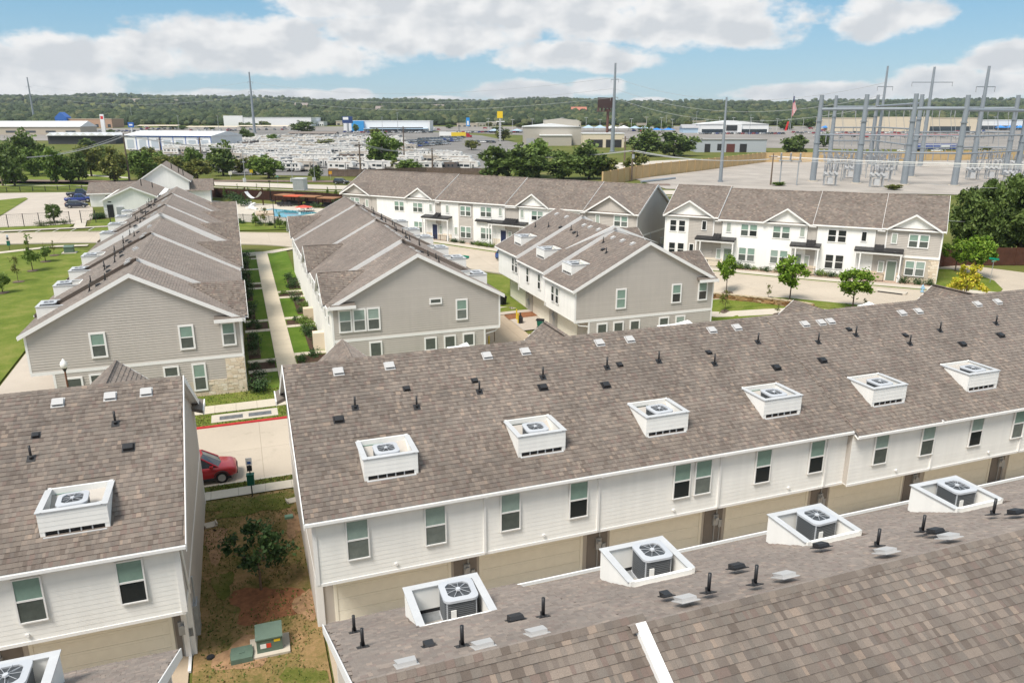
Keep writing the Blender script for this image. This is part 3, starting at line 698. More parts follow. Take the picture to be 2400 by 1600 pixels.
        # walls up to the eaves
    def ridge_caps(s, solo=False):
        for sg_ in s.segs:
            x0, x1, dz, sh = sg_[:4]; YS = sg_[4] if len(sg_) > 4 else 0.
            zr = s.ez+dz+PITCH_R*(s.W/2+OV)+.022; yr = s.W/2+YS; x = x0-.3; mb = MB(); k = ('cap',)
            if k not in _cache:
                c = MB(); h = .15*PITCH_R
                c.hexa([(0,-.15,-h),(.22,-.15,-h),(.22,0,0),(0,0,0),(0,-.15,-h+.035),(.22,-.15,-h+.02),(.22,0,.02),(0,0,.035)]); c.hexa([(0,0,0),(.22,0,0),(.22,.15,-h),(0,.15,-h),(0,0,.035),(.22,0,.02),(.22,.15,-h+.02),(0,.15,-h+.035)])
                _cache[k] = (c.mesh('ridge_cap', [MSH]), c)
            V = []; F = []
            while x < x1+.1:
                if solo: link('ridge_cap', _cache[k][0], s.roof, (x, yr, zr))
                else:
                    c = _cache[k][1]; n = len(V); V += [(p[0]+x, p[1]+yr, p[2]+zr) for p in c.v]; F += [tuple(n+i for i in f) for f in c.f]
                x += .205
            if not solo: link('ridge_cap', np_mesh('ridge_cap', np.array(V), np.array(F), [MSH]), s.roof, kind='stuff')
    def finish_roof(s, nobj=0, tabs=True):
        s.roof = s.rb.build('roof', [MSF, MWT], s.t)
        if tabs: s.sh.build(s.roof, s.M, nobj)
    def cross_gable(s, xc, hw, top, proj=.25, side='b', pitch=None, wallm=None, tabs=False, board_face=True):
        "front gable: ridge at height top running from the main slope out over the wall on side b (y=W) or f (y=0)"
        W = s.W; dz = next((q[2] for q in s.segs if q[0] <= xc <= q[1]), s.segs[0][2]); ze = s.ez+dz; base = ze-.02
        f = (lambda y: y) if side == 'f' else (lambda y: W-y)
        yin = (top-ze)/PITCH_R-OV; yo = -OV-proj; b = s.rb; hh = hw+.3; zb = base; pt = (top-zb)/hh
        for sg in (-1, 1):
            A = (xc, f(yo), top+.03); B = (xc, f(yin), top+.03); C_ = (xc+sg*hh, f(-OV), zb+.03); D = (xc+sg*hh, f(yo), zb+.03)
            P = [D, A, B, C_] if (sg < 0) == (side == 'f') else [A, D, C_, B]
            sl = math.hypot(hh, top-zb)
            uv = {A: (0, sl), B: (yin-yo, sl), C_: (-OV-yo, 0), D: (0, 0)}
            b.poly(P, 0, [uv[p] for p in P]); b.poly([(x, y, z-.16) for x, y, z in P][::-1], 1)
            # rake board
            off = -.03 if side == 'f' else .03
            q = [(xc+sg*(hh+.04), f(yo), zb-.20), (xc, f(yo), top-.18), (xc, f(yo), top+.05), (xc+sg*(hh+.04), f(yo), zb+.03)]
            r = [(x, y+off, z) for x, y, z in q]
            b.hexa([q[0], q[1], r[1], r[0], q[3], q[2], r[2], r[3]], 1)
            if tabs:
                cs = hh/sl; sn = (top-zb)/sl; ys = 1 if side == 'f' else -1
                # along-ridge unit e, up-slope t
                e = (0, ys*1, 0) if sg < 0 else (0, -ys*1, 0)
                t = (-sg*cs, 0, sn)
                if side == 'f': e = (0, -1, 0) if sg < 0 else (0, 1, 0)
                else: e = (0, -1, 0) if sg < 0 else (0, 1, 0)
                ln = yin-yo; y_start = f(yo) if ((e[1] > 0) == (side == 'f')) else f(yin)
                O = (xc+sg*hh, y_start, zb+.035)
                if (e[1] > 0) == (side == 'f'): poly = [(0, 0), (-OV-yo+.01, 0), (ln, sl), (0, sl)]
                else: poly = [(yin+OV-.01, 0), (ln, 0), (ln, sl), (0, sl)]
                s.sh.plane(O, e, t, poly)
        if board_face:
            yw = f(-.02); rz = 0 if side == 'f' else math.pi
            mb = MB(); fn = lambda a, z, d: (a, f(-.02)+(d if side == 'f' else -d), z)
            mb.prism([(xc-hw, zb-.1), (xc+hw, zb-.1), (xc, top-.22)], fn, -.10, .15); mb.build('gable_face', wallm or MW, s.t)
    def walls(s, low_in=1.4, zb=3.0, m=None, z0=-1.2):
        "storey boxes; the upper storey overhangs the garages by low_in"
        mb = MB(); L, W = s.L, s.W
        for sg_ in s.segs:
            x0, x1, dz, sh = sg_[:4]
            a = -sh*0+min(0, sh); ze = s.ez+dz+PITCH_R*OV-.22; zr = ze+PITCH_R*W/2; zbb = zb+dz
            mb.prism([(0+a, zbb), (W, zbb), (W, ze), (W/2, zr), (0+a, ze)], lambda y, z, x: (x, y, z), x0, x1)
            mb.prism([(low_in, z0), (W, z0), (W, zbb), (low_in, zbb)], lambda y, z, x: (x, y, z), x0+.003, x1-.003)
        mb.build('wall', m or MG, s.t)
    def gable_cladding(s, end, dz=0., band=3.15, low_in=1.4, m=None, stone=None, solo=True, exp=.20, zlow=0.):
        "lap siding, corner boards and belt board on the x=L ('r') or x=0 ('l') end"
        W = s.W; rz = math.pi/2 if end == 'r' else -math.pi/2
        og = (s.L, 0, 0) if end == 'r' else (0, W, 0); g = (lambda y: y) if end == 'r' else (lambda y: W-y)
        ze = s.ez+dz+PITCH_R*OV-.22; zr = ze+PITCH_R*W/2; b0 = band+dz
        ys = lambda *P: [(g(y), z) for y, z in P]
        siding(s.t, og, rz, ys((.1, b0+.12), (W-.1, b0+.12), (W-.1, ze), (W/2, zr), (.1, ze)), m or MG, exp, solo)
        siding(s.t, og, rz, ys((low_in+.1, zlow+dz+.25), (W-.1, zlow+dz+.25), (W-.1, b0-.12), (low_in+.1, b0-.12)), m or MG, exp, solo)
        t = MB(); X = s.L if end == 'r' else 0; o = .045 if end == 'r' else -.045
        def bar(y0, z0, y1, z1, k=1.): x0, x1 = sorted((X-.02*(1 if o > 0 else -1), X+o*k)); t.box(x0, y0, z0, x1, y1, z1)
        bar(-.02, b0-.12, W+.02, b0+.12, 1.25); bar(-.05, b0+.12, .1, ze); bar(W-.1, b0+.12, W+.05, ze); bar(low_in-.05, zlow+dz, low_in+.1, b0-.12); bar(W-.1, zlow+dz, W+.05, b0-.12)
        t.build('trim', MWT, s.t)
        f = MB(); x0, x1 = sorted((X-.05, X+o*.6)); f.box(x0, low_in, -1.2, x1, W, zlow+dz+.25); f.build('foundation', MCW, s.t)
    def front_cladding(s, x0, x1, zb, ze, y=0., m=None, solo=True, exp=.2):
        siding(s.t, (0, y, 0), 0, [(x0, zb), (x1, zb), (x1, ze), (x0, ze)], m or MW, exp, solo)
    def garage(s, x0, x1, z0, h=2.35, y=1.4):
        mb = MB(); T = .14
        mb.box(x0-T, y-.06, z0, x0, y+.02, z0+h+T); mb.box(x1, y-.06, z0, x1+T, y+.02, z0+h+T); mb.box(x0, y-.06, z0+h, x1, y+.02, z0+h+T)
        o = mb.build('garage_door', MCR, s.t); w = x1-x0; k = ('gp', round(w, 2), h)
        if k not in _cache:
            p = MB(); p.box(.005, -.035, .006, w-.005, .01, h/4-.006); p.box(.25, -.042, .12, w-.25, -.034, h/4-.12); _cache[k] = p.mesh('door_panel', [MCR])
        for i in range(4): link('door_panel', _cache[k], o, (x0, y, z0+i*h/4))
    def downspout(s, x, y, z0, z1, side=-1):
        mb = MB(); mb.box(x-.05, y-.09, z0, x+.05, y-.005, z1-.25); mb.box(x-.05, y-.40, z1-.2, x+.05, y-.005, z1-.10); mb.box(x-.05, y-.09, z1-.3, x+.05, y-.005, z1-.1)
        mb.build('downspout', MWT, s.t)
    def lantern(s, x, y, z):
        if 'lan' not in _cache:
            mb = MB(); mb.box(-.06, -.02, -.1, .06, .0, .12); mb.box(-.02, -.16, .08, .02, -.02, .12); mb.box(-.085, -.245, .04, .085, -.075, .08)
            for a in (-.075, .06):
                for c in (-.235, -.10): mb.box(a, c, -.26, a+.015, c+.015, .04)
            mb.box(-.08, -.24, -.28, .08, -.08, -.26); mb.box(-.03, -.19, -.26, .03, -.13, -.08, 1); _cache['lan'] = mb.mesh('wall_lantern', [MBK, mat('lamp_glass', (.75,.7,.6), .3)])
        link('wall_lantern', _cache['lan'], s.t, (x, y, z))
    def meter(s, x, y, z):
        if 'met' not in _cache:
            mb = MB(); mb.box(-.16, -.13, -.35, .12, .0, .25); mb.cyl((-.02, -.13, .05), (-.02, -.24, .05), .11, n=10); mb.box(.18, -.1, -.5, .36, 0, -.1); mb.cyl((.05, -.05, .25), (.05, -.05, 1.1), .03); mb.cyl((.27, -.05, -.5), (.27, -.05, -1.5), .025); mb.cyl((-.05, -.05, -.35), (-.05, -.05, -1.5), .03); _cache['met'] = mb.mesh('electric_meter', [MGV])
        link('electric_meter', _cache['met'], s.t, (x, y, z))
    # roof furniture on the alley slope (y) or the other one
    def rz_at(s, x, y):
        dz = next((q[2] for q in s.segs if q[0]-.4 <= x <= q[1]+.4), 0.); yy = y if y <= s.W/2 else s.W-y
        return s.ez+dz+PITCH_R*(yy+OV)
    def vent(s, kind, x, y):
        z = s.rz_at(x, y)+.03; sl = math.atan(PITCH_R)*(1 if y <= s.W/2 else -1)
        if kind not in _cache:
            mb = MB()
            if kind == 'vent_pipe': mb.box(-.15,-.17,0,.15,.17,.02); mb.cyl((0,0,.0),(0,.0,.14),.075,.055); M0 = [MBK]
            elif kind == 'box_vent': mb.box(-.24,-.22,0,.24,.24,.02); mb.hexa([(-.19,-.16,.03),(.19,-.16,.03),(.19,.17,.03),(-.19,.17,.03),(-.17,-.14,.15),(.17,-.14,.15),(.17,.14,.12),(-.17,.14,.12)]); M0 = [MBK]
            elif kind == 'small_vent': mb.box(-.17,-.17,0,.17,.17,.02); mb.hexa([(-.12,-.14,.02),(.12,-.14,.02),(.12,.12,.02),(-.12,.12,.02),(-.12,-.14,.13),(.12,-.14,.13),(.10,.10,.06),(-.10,.10,.06)]); M0 = [MBK]
            else: mb.box(-.25,-.27,0,.25,.25,.02); mb.hexa([(-.2,-.16,.02),(.2,-.16,.02),(.2,.17,.02),(-.2,.17,.02),(-.23,-.2,.12),(.23,-.2,.12),(.2,.19,.10),(-.2,.19,.10)]); mb.box(-.17,-.175,.025,.17,-.155,.10,1); M0 = [mat('vent_grey', (.46,.455,.45), .6), MBK]
            _cache[kind] = mb.mesh(kind, M0)
            if kind == 'vent_pipe': q = MB(); q.cyl((0,0,0),(0,0,.55),.045,n=10); _cache['pipe_stack'] = q.mesh('pipe_stack', [MBK], True)
        M = Matrix.Translation((x, y, z))@Matrix.Rotation(sl, 4, 'X')@Matrix.Rotation(0 if y <= s.W/2 else math.pi, 4, 'Z')
        o = link(kind, _cache[kind], s.t, mw=M)
        if kind == 'vent_pipe': link('pipe_stack', _cache['pipe_stack'], o, mw=Matrix.Rotation(-sl if y <= s.W/2 else sl, 4, 'X'))
    def well(s, x0, yf, w=2.25, h=.96, y_shift=0.):
        "white box sunk in the roof slope that holds a condenser; returns floor centre in world space"
        dz = next(q[2] for q in s.segs if q[0] <= x0+w/2 <= q[1]); zf = s.ez+dz+PITCH_R*(yf+OV); top = zf+h; yb = yf+h/PITCH_R+.12; x1 = x0+w; fl = zf+.08; zr = lambda y: s.ez+dz+PITCH_R*(y+OV)
        mb = MB(); T = .13
        # front panel in three laps above a drainage slot
        n = 4; z = zf+.20; st = (top-z)/n
        for i in range(n): mb.hexa([(x0, yf-.012, z+i*st), (x1, yf-.012, z+i*st), (x1, yf+T, z+i*st), (x0, yf+T, z+i*st), (x0, yf-.006, z+(i+1)*st), (x1, yf-.006, z+(i+1)*st), (x1, yf+T, z+(i+1)*st), (x0, yf+T, z+(i+1)*st)])
        for xx in (x0, x1-.16): mb.box(xx, yf, zf-.05, xx+.16, yf+T, zf+.20)
        for xx in np.linspace(x0+.55, x1-.6, 4): mb.box(xx, yf+.03, zf-.05, xx+.04, yf+.09, zf+.2, 1)
        mb.box(x0+.1, yf-.10, zf-.06, x1-.1, yf+.06, zf+.005, 1); mb.box(x0+.16, yf+.1, zf-.3, x1-.16, yf+.12, zf+.2, 3)  # black sheet behind the slot paints in its shade
        # cheeks
        for xx in (x0, x1-T): mb.prism([(yf+T, fl-.4), (yb, fl-.4), (yb, max(zr(yb), top)), (yf+h/PITCH_R+.0, top), (yf+T, top)], lambda y, z, x: (x, y, z), xx, xx+T)
        # back wall
        mb.box(x0+T, yb-.1, fl-.4, x1-T, yb, zr(yb)-.03)
        # metal cap round the top
        c = .05
        for xx in (x0-c, x1-T-c): mb.box(xx, yf-c, top, xx+T+2*c, yf+h/PITCH_R+.05, top+.03, 1)
        mb.box(x0+T, yf-c, top+.002, x1-T, yf+T+c, top+.028, 1)
        mb.box(x0+T, yf+T, fl-.3, x1-T, yb-.1, fl, 2)
        o = mb.build('condenser_well', [MW, MLG, mat('well_floor', (.22,.23,.235), .6, noise=.2), MBK], s.t)
        q = MB(); q.box(x0+T+.12, yb-.135, fl+.55, x0+T+1.0, yb-.1, min(zr(yb)-.25, fl+1.35)); q.build('access_hatch', MGB if x0*7 % 3 < 2 else MSC, o)
        return s.world(x0+w*.47, yf+.68, fl)
    def hole(s, x0, yf, w=2.25, h=.96): return (x0+.03, x0+w-.03, yf+.05, yf+h/PITCH_R+.10)
def ac_unit():
    t = thing('air_conditioner', '', 'air conditioner'); a = .46; H = .92; dk = mat('coil_guard', (.055,.06,.066), .5, spec=.5); gy = mat('condenser_grey', (.47,.49,.52), .45, spec=.4)
    def rr(h, z, r=.17, n=5):
        P = []
        for cx, cy, a0 in ((h-r, h-r, 0), (-h+r, h-r, 90), (-h+r, -h+r, 180), (h-r, -h+r, 270)):
            for k in range(n+1): an = R(a0+90*k/n); P.append((cx+r*math.cos(an), cy+r*math.sin(an), z))
        return P
    c = MB(); c.loft([rr(a-.02, .04), rr(a-.02, H-.03)], 0); c.loft([rr(a, 0), rr(a, .07)], 1)
    for sx in (-1, 1):
        for sy in (-1, 1): c.box(sx*(a-.11)-.055, sy*(a-.11)-.055, .05, sx*(a-.11)+.055, sy*(a-.11)+.055, H-.02, 1)
    for z in np.arange(.12, H-.08, .06): c.loft([rr(a-.012, z), rr(a-.012, z+.012)], 2)
    c.build('casing', [dk, gy, mat('coil_louvre', (.13,.14,.15), .5)], t)
    p = MB(); n = 40; o = []; i_ = []
    P = rr(a+.01, H, .18, 9); Q = rr(a+.01, H-.07, .18, 9); p.loft([Q, P], 0, cap=False); m = len(P)
    for k in range(m):
        q0 = P[k]; q1 = P[(k+1) % m]; f = lambda q: (q[0]/math.hypot(q[0], q[1])*.37, q[1]/math.hypot(q[0], q[1])*.37, H+.015); g = lambda q: (f(q)[0], f(q)[1], H-.12)
        p.poly([q0, q1, f(q1), f(q0)]); p.poly([f(q0), f(q1), g(q1), g(q0)])
    p.build('top_panel', gy, t)
    w = MB(); gw = mat('guard_wire', (.5,.52,.55), .4)
    for k in range(9): an = 2*math.pi*k/9; w.cyl((.07*math.cos(an), .07*math.sin(an), H+.035), (.345*math.cos(an), .345*math.sin(an), H+.018), .006, n=4)
    w.cyl((0, 0, H+.0), (0, 0, H+.05), .075, .06, n=12)
    w.cyl((0, 0, H-.16), (0, 0, H-.15), .36, n=20, m=1)  # dark disc painted in for the shade inside the fan opening
    w.build('fan_guard', [gw, mat('fan_well_shade', (.02,.022,.025), .7)], t)
    b = MB(); b.hexa([(.05,-.06,H-.07),(.33,-.13,H-.09),(.33,.1,H-.03),(.05,.05,H-.04),(.05,-.06,H-.062),(.33,-.13,H-.082),(.33,.1,H-.022),(.05,.05,H-.032)])
    me = b.mesh('fan_blade', [mat('fan_blade_grey', (.22,.24,.27), .4)])
    for k in range(3): link('fan_blade', me, t, (0, 0, 0), 2*math.pi*k/3+.6)
    l = MB(); l.box(-.30,-a-.012,.28,-.16,-a+.02,.62); l.build('rating_plate', mat('rating_plate', (.72,.72,.70), .5), t)
    u = MB(); u.box(.62, .3, .15, .78, .4, .45); u.tube([(.38, .1, .2), (.55, .2, .25), (.7, .33, .2)], .025, 6, 1); u.build('disconnect_box', [MWT, MBK], t)
    return t
AC0 = ac_unit(); AC0.scale = (1.1, 1.1, 1.05); AC0_used = [False]
def put_ac(p, rz, label, group):
    if not AC0_used[0]:
        AC0_used[0] = True; AC0.location = p; AC0.rotation_euler = (0, 0, rz); AC0['label'] = label; AC0['group'] = group; return AC0
    return copy_tree(AC0, label, p, rz, group)
# ---------------------------------------------------------------- the near rows (garages towards the alley)
def near_row_front(r, X, doors, wins, piers, spouts, segs):
    "alley elevation of a row that faces -y: white upper storey, garages and meters below"
    for (x0, x1, zb, y) in segs: r.front_cladding(x0, x1, zb, 5.92, y)
    for x in doors: r.garage(x[0], x[1], 0.0, 2.45, 1.4)
    for (x, z, y) in wins: window(r.t, x, y-.065, z, 0, .82, 1.70, .05, lo=random.choice([MSC, MGL, MSC]), up=random.choice([MGB, MGB, MGB, MGB]))
    for k, x in enumerate(piers):
        r.lantern(x, 1.4, 2.45)
        if k % 2 or True: r.meter(x+.12, 1.4, 1.45)
    for x, y in spouts: r.downspout(x, y, 3.0, 6.0)
def base_soffit(r, x0, x1, y=0.):
    mb = MB(); mb.box(x0, y-.04, 2.90, x1, y+.02, 3.03); mb.box(x0, y+.02, 2.95, x1, 1.39, 3.0); mb.build('soffit', MWT, r.t)
    mb = MB()
    for x in np.arange(x0+3.2, x1, 6.6): mb.cyl((x, y-.09, 3.30), (x, y-.02, 3.30), .07, n=8)
    mb.build('dryer_vent', MWT, r.t)
# B: the long row at right
B = Row('long near row with white rear wall and many roof wells across the middle right', (1.6, 27.45, 0), 0, 56)
bw = [(2.25+.0, 1.02), (8.97, 1.02), (15.32, 1.04), (21.9, 1.04), (28.5, .78), (35.15, .78), (41.8, .78), (48.4, .78)]
B.main_roof([(0, 26.4, 0, 0), (26.4, 56, 0, -.32)], [B.hole(x, y) for x, y in bw], 'f', (.33, .3))
for xc, top in ((3.35, 8.75), (15.9, 8.6), (35.2, 8.5), (48.2, 8.6)): B.cross_gable(xc, 2.9, top, side='b', tabs=True)
B.walls()
B.finish_roof(300); B.ridge_caps()
B.gable_cladding('l', solo=False)
lx = lambda X: X-1.6
near_row_front(B, 0, [(lx(a), lx(b)) for a, b in ((2.45,7.35),(8.95,13.85),(15.55,20.45),(22.15,27.05),(28.75,33.65),(35.5,40.4),(42.15,47.05),(48.8,53.7))],
    [(lx(x), 4.78, 0) for x in (3.29,6.5,9.81,13.03,18.32,19.47,22.87,26.09)]+[(lx(x), 4.78, -.32) for x in (29.9,33.05,36.5,39.7,43.1,46.3,49.7,52.9)],
    [lx(x) for x in (8.12,14.7,21.3,27.9,34.55,41.2,47.9)], [(lx(x), 0) for x in (8.66,14.03,20.43,26.75)]+[(lx(x), -.32) for x in (33.55,40.1,46.8)],
    [(0,7.0,3.03,0),(7.0,12.4,3.03,0),(12.4,18.8,3.03,0),(18.8,26.4,3.03,0),(26.4,32,3.03,-.32),(32,38.5,3.03,-.32),(38.5,45.2,3.03,-.32),(45.2,56,3.03,-.32)])
base_soffit(B, 0, 26.4); base_soffit(B, 26.4, 56, -.32)
mb = MB(); mb.box(lx(15.3), -.05, 5.70, lx(16.2), .02, 5.84); mb.build('soffit_vent', MBK, B.t)
mb = MB(); mb.box(-.06, -.06, 3.0, .1, .03, 5.95); mb.box(.0, 1.33, 0, .28, 1.45, 3.0); mb.box(55.9, -.4, 0, 56.06, .03, 5.95); mb.build('corner_trim', MWT, B.t)
for x in (6.05, 12.65, 19.2, 25.85, 32.4, 39.05, 45.7): mb = MB(); mb.box(x-.02, 1.37, 0, x+1.05, 1.398, 2.95); mb.build('pier_panel', MGD, B.t)
for k, (x, y) in enumerate([(3.71,34.07),(6.1,34.08),(10.97,34.06),(13.01,34.07),(17.18,34.11),(18.96,34.12),(24.09,34.15),(25.73,34.15),(30.2,33.87),(31.35,33.86),(32.03,33.87),(37.5,33.91),(38.8,33.91),(43.76,33.96),(45.53,33.97)]): B.vent('roof_vent', lx(x), y-27.45)
for x, y in [(4.11,32.0),(6.82,31.63),(9.93,32.03),(13.31,32.4),(16.86,32.53),(19.85,32.53),(22.88,31.96),(26.35,33.0),(30.1,32.53),(32.92,32.71),(35.99,31.67),(38.95,32.31),(43.57,32.34)]: B.vent('vent_pipe', lx(x), y-27.45)
for x, y in [(3.3,31.49),(13.08,31.83),(16.3,31.5),(26.31,31.24),(29.42,31.32),(39.57,31.19),(42.96,31.46)]: B.vent('box_vent', lx(x), y-27.45)
for x, y in [(6.6,32.69),(9.9,32.69),(17.62,32.61),(23.0,32.72),(32.8,33.17),(36.23,32.29)]: B.vent('small_vent', lx(x), y-27.45)
# white party-wall returns that show just past the ridge
for x0, x1 in ((lx(9.35), lx(10.5)), (lx(21.5), lx(23.7)), (lx(35.7), lx(36.9)), (lx(50.8), lx(52))):
    mb = MB(); zr = 6+PITCH_R*7.65
    mb.prism([(x0, zr-.95), (x1, zr-.95), (x1, zr-.12), (x1-.5*(x1-x0), zr-.30), (x0, zr-.55)], lambda a, z, d: (a, d, z), 7.3+.9, 7.3+1.25)
    mb.box(x0, 7.5, zr-.24, x1, 8.2, zr-.16); mb.build('party_wall_return', MW, B.t)
WN = ['leftmost', 'second', 'third', 'fourth', 'fifth', 'sixth', 'seventh', 'rightmost']
for k, (x, y) in enumerate(bw):
    p = B.well(x, y)
    if k < 7: put_ac(p, random.choice((-.05, 0, .06)), 'condenser in the %s roof well of the long middle-right row' % (WN[k] if k == 0 else WN[k]+' from left'), 'rooftop condensers')
# A: near left row
A = Row('townhouse row at lower left with brown shingle roof and white rear wall', (-33.3, 27.45, 0), 0, 30.0)
ax = lambda X: X+33.3
aw = [(ax(-7.75), .8), (ax(-14.35), .8), (ax(-21), .8)]
A.main_roof([(0, 30, 0, 0)], [A.hole(x, y) for x, y in aw], 'f', (.3, .33))
A.cross_gable(ax(-6.75), 2.9, 8.75, side='b', tabs=True); A.cross_gable(ax(-19), 2.9, 8.7, side='b')
A.walls(); A.finish_roof(300); A.ridge_caps(); A.gable_cladding('r', solo=True)
near_row_front(A, 0, [(ax(-8.85), ax(-4.15)), (ax(-15.6), ax(-10.7))], [(ax(x), 4.72, 0) for x in (-4.95, -8.2, -11.6, -14.8)], [ax(-3.78), ax(-10.1)], [(ax(-10.2), 0)],
    [(15, 23.1, 3.03, 0), (23.1, 29.98, 3.03, 0)])
base_soffit(A, 15, 30)
mb = MB(); mb.box(29.86, -.06, 3.0, 30.06, .04, 5.95); mb.box(29.62, 1.30, 0, 30.04, 1.45, 3.0); mb.build('corner_trim', MWT, A.t)
mb = MB(); mb.box(29.72, 1.18, .0, 29.84, 1.3, 3.0); mb.box(29.72, .3, .0, 29.84, 1.3, .1); mb.box(30.04, .2, 5.6, 30.12, .3, 5.9); mb.cyl((30.08, .25, 5.7), (30.08, 1.2, 3.0), .045); mb.build('downspout', MWT, A.t)
mb = MB(); mb.box(30.03, 1.9, .5, 30.2, 2.6, 1.9); mb.box(30.03, 2.8, .6, 30.16, 3.2, 1.3); mb.cyl((30.12, 2.2, 1.9), (30.12, 2.2, 3.1), .04); mb.build('utility_box', MGV, A.t)
mb = MB(); mb.box(ax(-3.95), 1.37, 0, ax(-3.68), 1.398, 2.95); mb.box(ax(-10.4), 1.37, 0, ax(-9.2), 1.398, 2.95); mb.build('pier_panel', MGD, A.t)
for k, (kk, l) in enumerate((('roof_vent', [(-7.77,34.02),(-5.82,34.05),(-4.43,34.07)]), ('vent_pipe', [(-5.55,32.66),(-8.43,31.52)]), ('box_vent', [(-5.02,31.45)]), ('small_vent', [(-8.39,32.56)]))):
    for x, y in l: A.vent(kk, ax(x), y-27.45)
for k, (x, y) in enumerate(aw):
    p = A.well(x, y)
    if k == 0: put_ac(p, .05, 'condenser with round fan in the roof well of the near left row', 'rooftop condensers')
# white cornice return at the far corner of the near row's gable
def cornice(r, xw, y0, y1, z, sgn):
    mb = MB(); mb.hexa([(xw, y0, z), (xw+sgn*.55, y0, z-.2), (xw+sgn*.55, y1, z-.2), (xw, y1, z), (xw, y0, z+.22), (xw+sgn*.55, y0, z-.02), (xw+sgn*.55, y1, z-.02), (xw, y1, z+.22)] if True else [])
    mb.box(min(xw+sgn*.55, xw+sgn*.61), y0-.04, z-.26, max(xw+sgn*.55, xw+sgn*.61), y1+.04, z-.0, 1); mb.build('cornice_return', [MSF, MWT], r.t)
cornice(A, 30.02, 13.2, 14.9, 6.2, 1); cornice(B, -.02, 13.2, 14.9, 6.2, -1)
# A2: row at the bottom, seen from behind its ridge
A2 = Row('foreground townhouse row whose shingled ridge crosses the bottom right corner', (51.6, 20.3, 0), math.pi, 50)
qx = lambda X: 51.6-X
a2w = [(qx(x+2.2), 1.15) for x in (3.55, 9.8, 16.2, 22.6, 29.2)]
A2.step_white = True
A2.main_roof([(0, 44.0, 0, 0, .30), (44.0, 50, 0, 0)], [A2.hole(x, y+.3 if x < 44 else y, 2.2) for x, y in a2w], 'fb', (.3, .33))
A2.cross_gable(46.6, 2.5, 8.9, side='b', tabs=True)
A2.walls(); A2.finish_roof(300); A2.ridge_caps(True)
# white rake board where the near slope steps up
mb = MB(); g = lambda y: 6+PITCH_R*(y+OV)
q = [(44.0, 14.6+.30-y, g(y)-.22) for y in (-OV, 7.3)]+[(44.0, 14.6+.30-y, g(y)+.05) for y in (7.3, -OV)]
mb.hexa([q[0], q[1], (44.06, q[1][1], q[1][2]), (44.06, q[0][1], q[0][2]), q[3], q[2], (44.06, q[2][1], q[2][2]), (44.06, q[3][1], q[3][2])])
mb.hexa([(44.0, 14.9-y+.0, g(y)+z) for y, z in ((-OV, .05), (7.3, .05))]+[(43.8, 14.9-y, g(y)+.05) for y in (7.3, -OV)]+[(44.06, 14.9-y, g(y)+.075) for y in (-OV, 7.3)]+[(43.8, 14.9-y, g(y)+.075) for y in (7.3, -OV)])
mb.build('rake_board', MWT, A2.t)
for kk, l in (('roof_vent', [(2.47,13.5),(4.2,13.5),(5.48,13.5),(9.22,13.25),(12.11,13.25),(15.38,13.25),(17.54,13.2),(22,13.3)]), ('vent_pipe', [(1.95,18.37),(1.9,16.2),(3.84,13.95),(6.25,15.01),(10.02,13.5),(11.15,13.2),(16.05,14.16),(18.27,14.63),(21.27,14.72)]),
    ('box_vent', [(5.64,15.33),(12.34,15.41),(15.52,15.65),(18.16,14.1),(21.44,14.14)]), ('small_vent', [(3.25,14.7),(9.25,14.14)])):
    for x, y in l: A2.vent(kk, qx(x), 20.3-y)
WN2 = ['leftmost', 'second', 'third', 'fourth', 'fifth']
for k, (x, y) in enumerate(a2w):
    p = A2.well(x, y+.3 if x < 44 else y, 2.2); p.x += .28
    if k < 4: put_ac(p, random.choice((0, .05, -.04)), 'condenser in the %s roof well of the foreground row' % (WN2[k] if k == 0 else WN2[k]+' from left'), 'rooftop condensers')
A2.front_cladding(0, 50, 3.03, 5.9, solo=False)
for x in (43.1, 36.5, 29.9, 23.3, 16.7): A2.garage(x-2.45, x+2.45, 0)
A2.gable_cladding('r', solo=False)
# A3: left foreground row, a corner of its roof shows
A3 = Row('foreground townhouse row at the bottom left edge, roof corner and one white roof well', (-3.15, 20.6, 0), math.pi, 25)
A3.main_roof([(0, 25, 0, 0)], [A3.hole(2.35, .9, 2.2)], 'f', (.33, .3)); A3.walls(); A3.finish_roof(60); A3.ridge_caps(); A3.gable_cladding('l', solo=False); A3.front_cladding(0, 25, 3.03, 5.9, solo=False)
p = A3.well(2.35, .9, 2.2); put_ac(p, .0, 'condenser in the roof well at the bottom left corner', 'rooftop condensers')
mb = MB(); mb.box(.15, -.2, 4.6, .25, -.1, 5.9); mb.build('downspout', MWT, A3.t)

